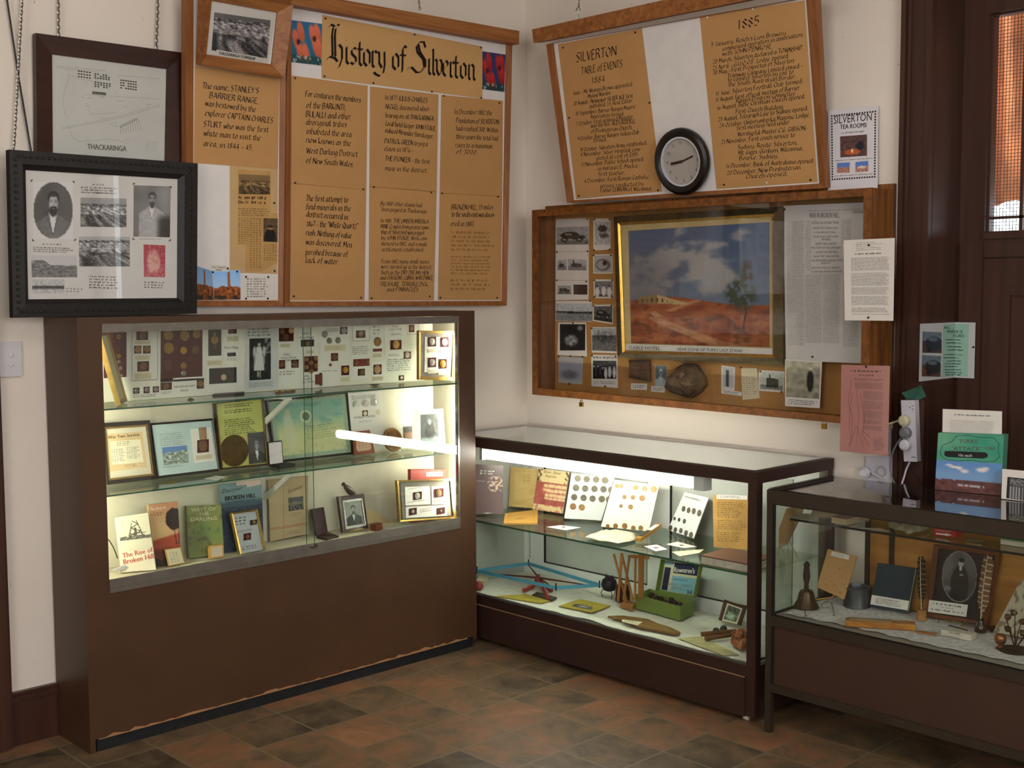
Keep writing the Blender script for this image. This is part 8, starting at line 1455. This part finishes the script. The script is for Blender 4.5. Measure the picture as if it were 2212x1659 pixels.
# navy book
r, pl, qq = None, lean(ZL, S3(920, 1140), S3(1230, 1190), 12, -.5, -.24, 'x'), None; qq = Q(pl, *S(990, 755, 1300, 800, 1230, 1190, 920, 1140)); r = root('book', pl.w(bil(qq, .5, 1)), 'worn navy cloth book with a white typed strip across its foot', 'book'); MB().slab(pl, qq, -.003, 0, M('1f3038', .6, 0, .3, .15, 20, .2, name='navy_cloth')).slab(pl, qq, -.028, -.025, M('1f3038', .6, 0, .3, .15, 20, .2, name='navy_cloth')).build('cover', r); MB().slab(pl, [bil(qq, *x) for x in ((.02, .02), (.97, .02), (.97, .98), (.02, .98))], -.0248, -.0032, CREAM).build('pages', r); q = [bil(qq, *x) for x in ((.0, .73), (1, .73), (1, .94), (.0, .94))]; MB().slab(pl, q, .0002, .001, WHITE).build('label', r); mb = MB(); words(mb, pl.off(.0012), [bil(q, *x) for x in ((.12, .15), (.88, .15), (.88, .85), (.12, .85))], 4, INK, 3, .45); mb.build('print', r)
# feathers in holders
def feather(lab, base, pts, w, m1, m2, hold):
    c = onZ(*base, ZL); r = root('quill', c, lab, 'quill'); pf = wallR(c.x); P_ = [V(pf.uv(*x)) for x in pts]; L_ = len(P_)-1; mb = MB(); vs = []; fs = []; n = 46; mm = []
    for k in range(n+1):
        t = k/n*L_; i = min(L_-1, int(t)); q = P_[i]+(P_[i+1]-P_[i])*(t-i); e = (P_[i+1]-P_[i]).normalized(); nn = V((-e.y, e.x)); f = k/n; ww = w*(.15+.85*sm(.08, .35, f))*(1-sm(.88, 1.05, f)*.6); jag = .0025*math.sin(k*2.4)
        vs += [pf.w(q-nn*(ww+jag), -.004), pf.w(q, .0), pf.w(q+nn*(ww*.75-jag), -.004)]
    for side in (0, 1):
        for k in range(n): mb.add([vs[k*3+side], vs[k*3+side+1], vs[k*3+3+side+1], vs[k*3+3+side]], [(0, 1, 2, 3)], m2 if (k+2*side) % 4 == 0 else m1)
    o = mb.build('vane', r); md = o.modifiers.new('thickness', 'SOLIDIFY'); md.thickness = .0008; MB().tube([V((c.x, c.y, ZL+.01))]+[pf.w(q, .0006) for q in P_], .0016, CREAM, 6, r1=.0008).build('shaft', r); hold(c, r); return r
DB, LB_ = M('33241a', .8, 0, .2, .2, 30, name='dark_brown_feather'), M('6b553f', .8, 0, .2, .2, 30, name='pale_brown_feather'); WB = M('a3937d', .8, 0, .2, .15, 30, name='white_brown_feather'); MBR = M('6a4e38', .8, 0, .2, .2, 30, name='mid_brown_feather')
feather('dark barred feather quill standing in a small cork base', S3(1352, 1230), [S3(1352, 1130), S3(1345, 950), S3(1345, 700)], .017, DB, LB_, lambda c, r: MB().lathe(c, [(.018, 0), (.0165, .002), (.0155, .03), (.0145, .034), (.001, .034)], wood('8a5d2e', 'a8763c', .6, 2, 20, .4, 'cork'), 18).build('cork_base', r))
feather('pale brown barred feather quill standing in a dark bottle before the portrait', S3(1845, 1330), [S3(1845, 1240), S3(1862, 1000), S3(1905, 690)], .021, MBR, WB, lambda c, r: MB().lathe(c, [(.018, 0), (.019, .003), (.0175, .022), (.011, .03), (.010, .04), (.012, .042), (.001, .042)], M('2a1c17', .2, 0, .6, .1, name='dark_bottle'), 18).build('bottle', r))
# oval portrait frame
pl = lean(ZL, S3(1390, 1200), S3(1890, 1270), 7, -.44, -.222, 'x'); r = fr_('framed_portrait', 'large brown framed oval portrait of a standing man behind the feather quills', pl, S(1460, 600, 2010, 670, 1890, 1270, 1390, 1200), S(1500, 632, 1970, 695, 1858, 1240, 1427, 1175), wood('55301a', '704022', .4, 2, 10, .1, 'brown_portrait_frame'), M('221c19', .5, 0, .4, .1, name='dark_mount'), -.014, .006)
c = pl.uv(*S3(1668, 870)); ra = abs(pl.uv(*S3(1668, 655))[1]-c[1]); rb = abs(pl.uv(*S3(1520, 870))[0]-c[0])*.98; q = [(c[0]-rb, c[1]+ra), (c[0]+rb, c[1]+ra), (c[0]+rb, c[1]-ra), (c[0]-rb, c[1]-ra)]
def gent(s, t):
    if math.hypot((s-.5)/.5, (t-.5)/.5) > 1: return (.16, .14, .13)
    if math.hypot((s-.5)/.5, (t-.5)/.5) > .965: return (.55, .52, .5)
    g = .38+.08*nz(s*3, t*3)-.1*t; g += (.14-g)*ell(s, t, .52, .68, .26, .40, .12); g += (.12-g)*ell(s, t, .50, .93, .34, .12, .2); g += (.62-g)*ell(s, t, .52, .235, .075, .075, .15); g += (.1-g)*ell(s, t, .53, .175, .085, .045, .2); g += (.7-g)*ell(s, t, .52, .335, .04, .05, .3); g += (.6-g)*ell(s, t, .56, .46, .06, .015, .3); g += (.5-g)*ell(s, t, .2, .76, .1, .04, .4)*.7
    return (g, g*.97, g*.96)
photo(r, pl.off(.0004), q, gent, 52, 72, 'portrait'); q = Q(pl, *S(1412, 1062, 1745, 1105, 1730, 1205, 1400, 1160)); MB().slab(pl, q, .004, .005, WHITE).build('label', r); mb = MB(); words(mb, pl.off(.0052), [bil(q, *x) for x in ((.12, .12), (.85, .12), (.85, .35), (.12, .35))], 1, GREY, 3, .7, .0003, 0); words(mb, pl.off(.0052), [bil(q, *x) for x in ((.3, .42), (.65, .42), (.65, .54), (.3, .54))], 1, GREY, 3, .5, .0003, 0); words(mb, pl.off(.0052), [bil(q, *x) for x in ((.1, .62), (.92, .62), (.92, .85), (.1, .85))], 1, GREY, 4, .6, .0003, 0); mb.build('print', r)
# pencil box, eraser box, gilt clip, ornament, paper
a, b = onZ(*S3(720, 1287), ZL), onZ(*S3(1305, 1325), ZL); e = b-a; bkv = V((-e.y, e.x, 0)).normalized()*.045; up_ = V((0, 0, .021)); r = root('pencil_box', (a+b)/2, 'long varnished wooden pencil box lying at the front of the lace cloth', 'box'); PBX = wood('8a5420', 'b57a34', .3, 1, 9, .08, 'honey_varnished_wood', .5)
o = MB().hexa([a, b, b+bkv, a+bkv], [x+up_ for x in (a, b, b+bkv, a+bkv)], PBX).build('body', r); md = o.modifiers.new('round', 'BEVEL'); md.width = .003; md.segments = 2; t1 = up_+V((0, 0, .0003)); t2 = up_+V((0, 0, .003)); k0, k1 = e*.06+bkv*.2, e*.66+bkv*.2; MB().hexa([a+k0+t1, a+k1+t1, a+k1+bkv*.6+t1, a+k0+bkv*.6+t1], [a+k0+t2, a+k1+t2, a+k1+bkv*.6+t2, a+k0+bkv*.6+t2], M('8f7a5a', .6, 0, .3, .2, 20, name='worn_slide_lid')).build('slide_lid', r)
a, b = onZ(*S3(1515, 1358), ZL), onZ(*S3(1765, 1408), ZL); e = b-a; bkv = V((-e.y, e.x, 0)).normalized()*.04; up_ = V((0, 0, .019)); r = root('white_box', (a+b)/2, 'small white labelled box beside the dark bottle', 'box'); MB().hexa([a, b, b+bkv, a+bkv], [x+up_ for x in (a, b, b+bkv, a+bkv)], M('bdb7a6', .6, name='off_white_card')).build('body', r); pf = Pl(a, e, (0, 0, 1)); mb = MB(); T(mb, pf.off(.0004), 'A.W. FABER', *S3(1580, 1340), *S3(1675, 1357), 3.5); words(mb, pf.off(.0004), Q(pf, *S(1550, 1350, 1700, 1378, 1700, 1390, 1550, 1362)), 2, GREY, 3, .4); mb.build('lettering', r)
o = MB().tube([p(1492, 1250, .006), p(1495, 1228, .012), p(1600, 1236, .016), p(1680, 1262, .012), p(1682, 1285, .004)], .0018, BRASS, 6).build('gilt_clip'); tag(o, 'thin gilt wire clip lying behind the small white box', 'clip')
p_, q_ = onZ(*S3(1580, 1275), ZL+.021), onZ(*S3(1735, 1318), ZL+.021); o = MB().tube([p_, q_], .0022, DB, 6).build('thin_pen'); tag(o, 'thin dark pen resting on the small white box', 'pen')
c = onZ(*S3(2040, 1475), ZL); r = root('copper_ornament', c, 'copper ornament with an egg shaped cup and leafy branch', 'ornament'); COP = M('8a5a38', .35, .7, .5, .25, 20, name='aged_copper'); h = .042
MB().lathe(c+V((0, .012, 0)), [(.014, 0), (.012, .003), (.005, .01), (.015, .018), (.0185, .032), (.015, h), (.012, h+.002), (.001, h)], COP, 20).build('cup', r); MB().lathe(c+V((.01, -.03, 0)), [(.05, 0), (.052, .003), (.035, .006), (.001, .007)], DB, 24).build('base', r)
for k, (dx, dy, dz) in enumerate(((0, -.02, .06), (.01, -.045, .085), (0, -.005, .1), (.005, -.06, .05), (-.01, -.035, .115), (0, -.075, .075), (.01, .03, .012))):
    q = c+V((dx, dy, dz)); MB().tube([c+V((.01, -.03, .006)), c+V((dx*.4+.005, dy*.6-.01, dz*.6)), q], .0025, DB, 6, r1=.0012).lathe(q, [(.002, 0), (.011, .008), (.008, .018), (.001, .024)], M('5a4232', .4, .5, .5, .3, 20, name='dark_copper_leaf'), 8, (math.sin(k*2.1), math.cos(k*1.7), .6)).build('leaf', r)
o, pl, qq = stc('floral_sheet', 'pale sheet with faded flowers leaning at the far end of the bronze cabinet', 'paper', S3(1950, 1340), S3(2330, 1400), S(2180, 900, 2420, 940, 2330, 1400, 1950, 1340), M('a39b84', .7, name='pale_sheet'), .002, 14, -.4, -.26); photo(o, pl.off(.0004), qq, lambda s, t: mixc((.66, .63, .54), (.42, .34, .28), .8*(nz(s*8, t*8, 3) > .22)), 30, 30, 'flower_print')
flat('wooden_ruler', 'flat brown ruler lying before the gilt clip', 'ruler', FL, S(1310, 1325, 1480, 1345, 1480, 1362, 1310, 1340), PBX, .003, .0005)
flat('round_coaster', 'dark round mat standing at the foot of the portrait frame', 'mat', FL, S(1900, 1300, 1960, 1290, 1990, 1320, 1930, 1335), DB, .004, .0005)
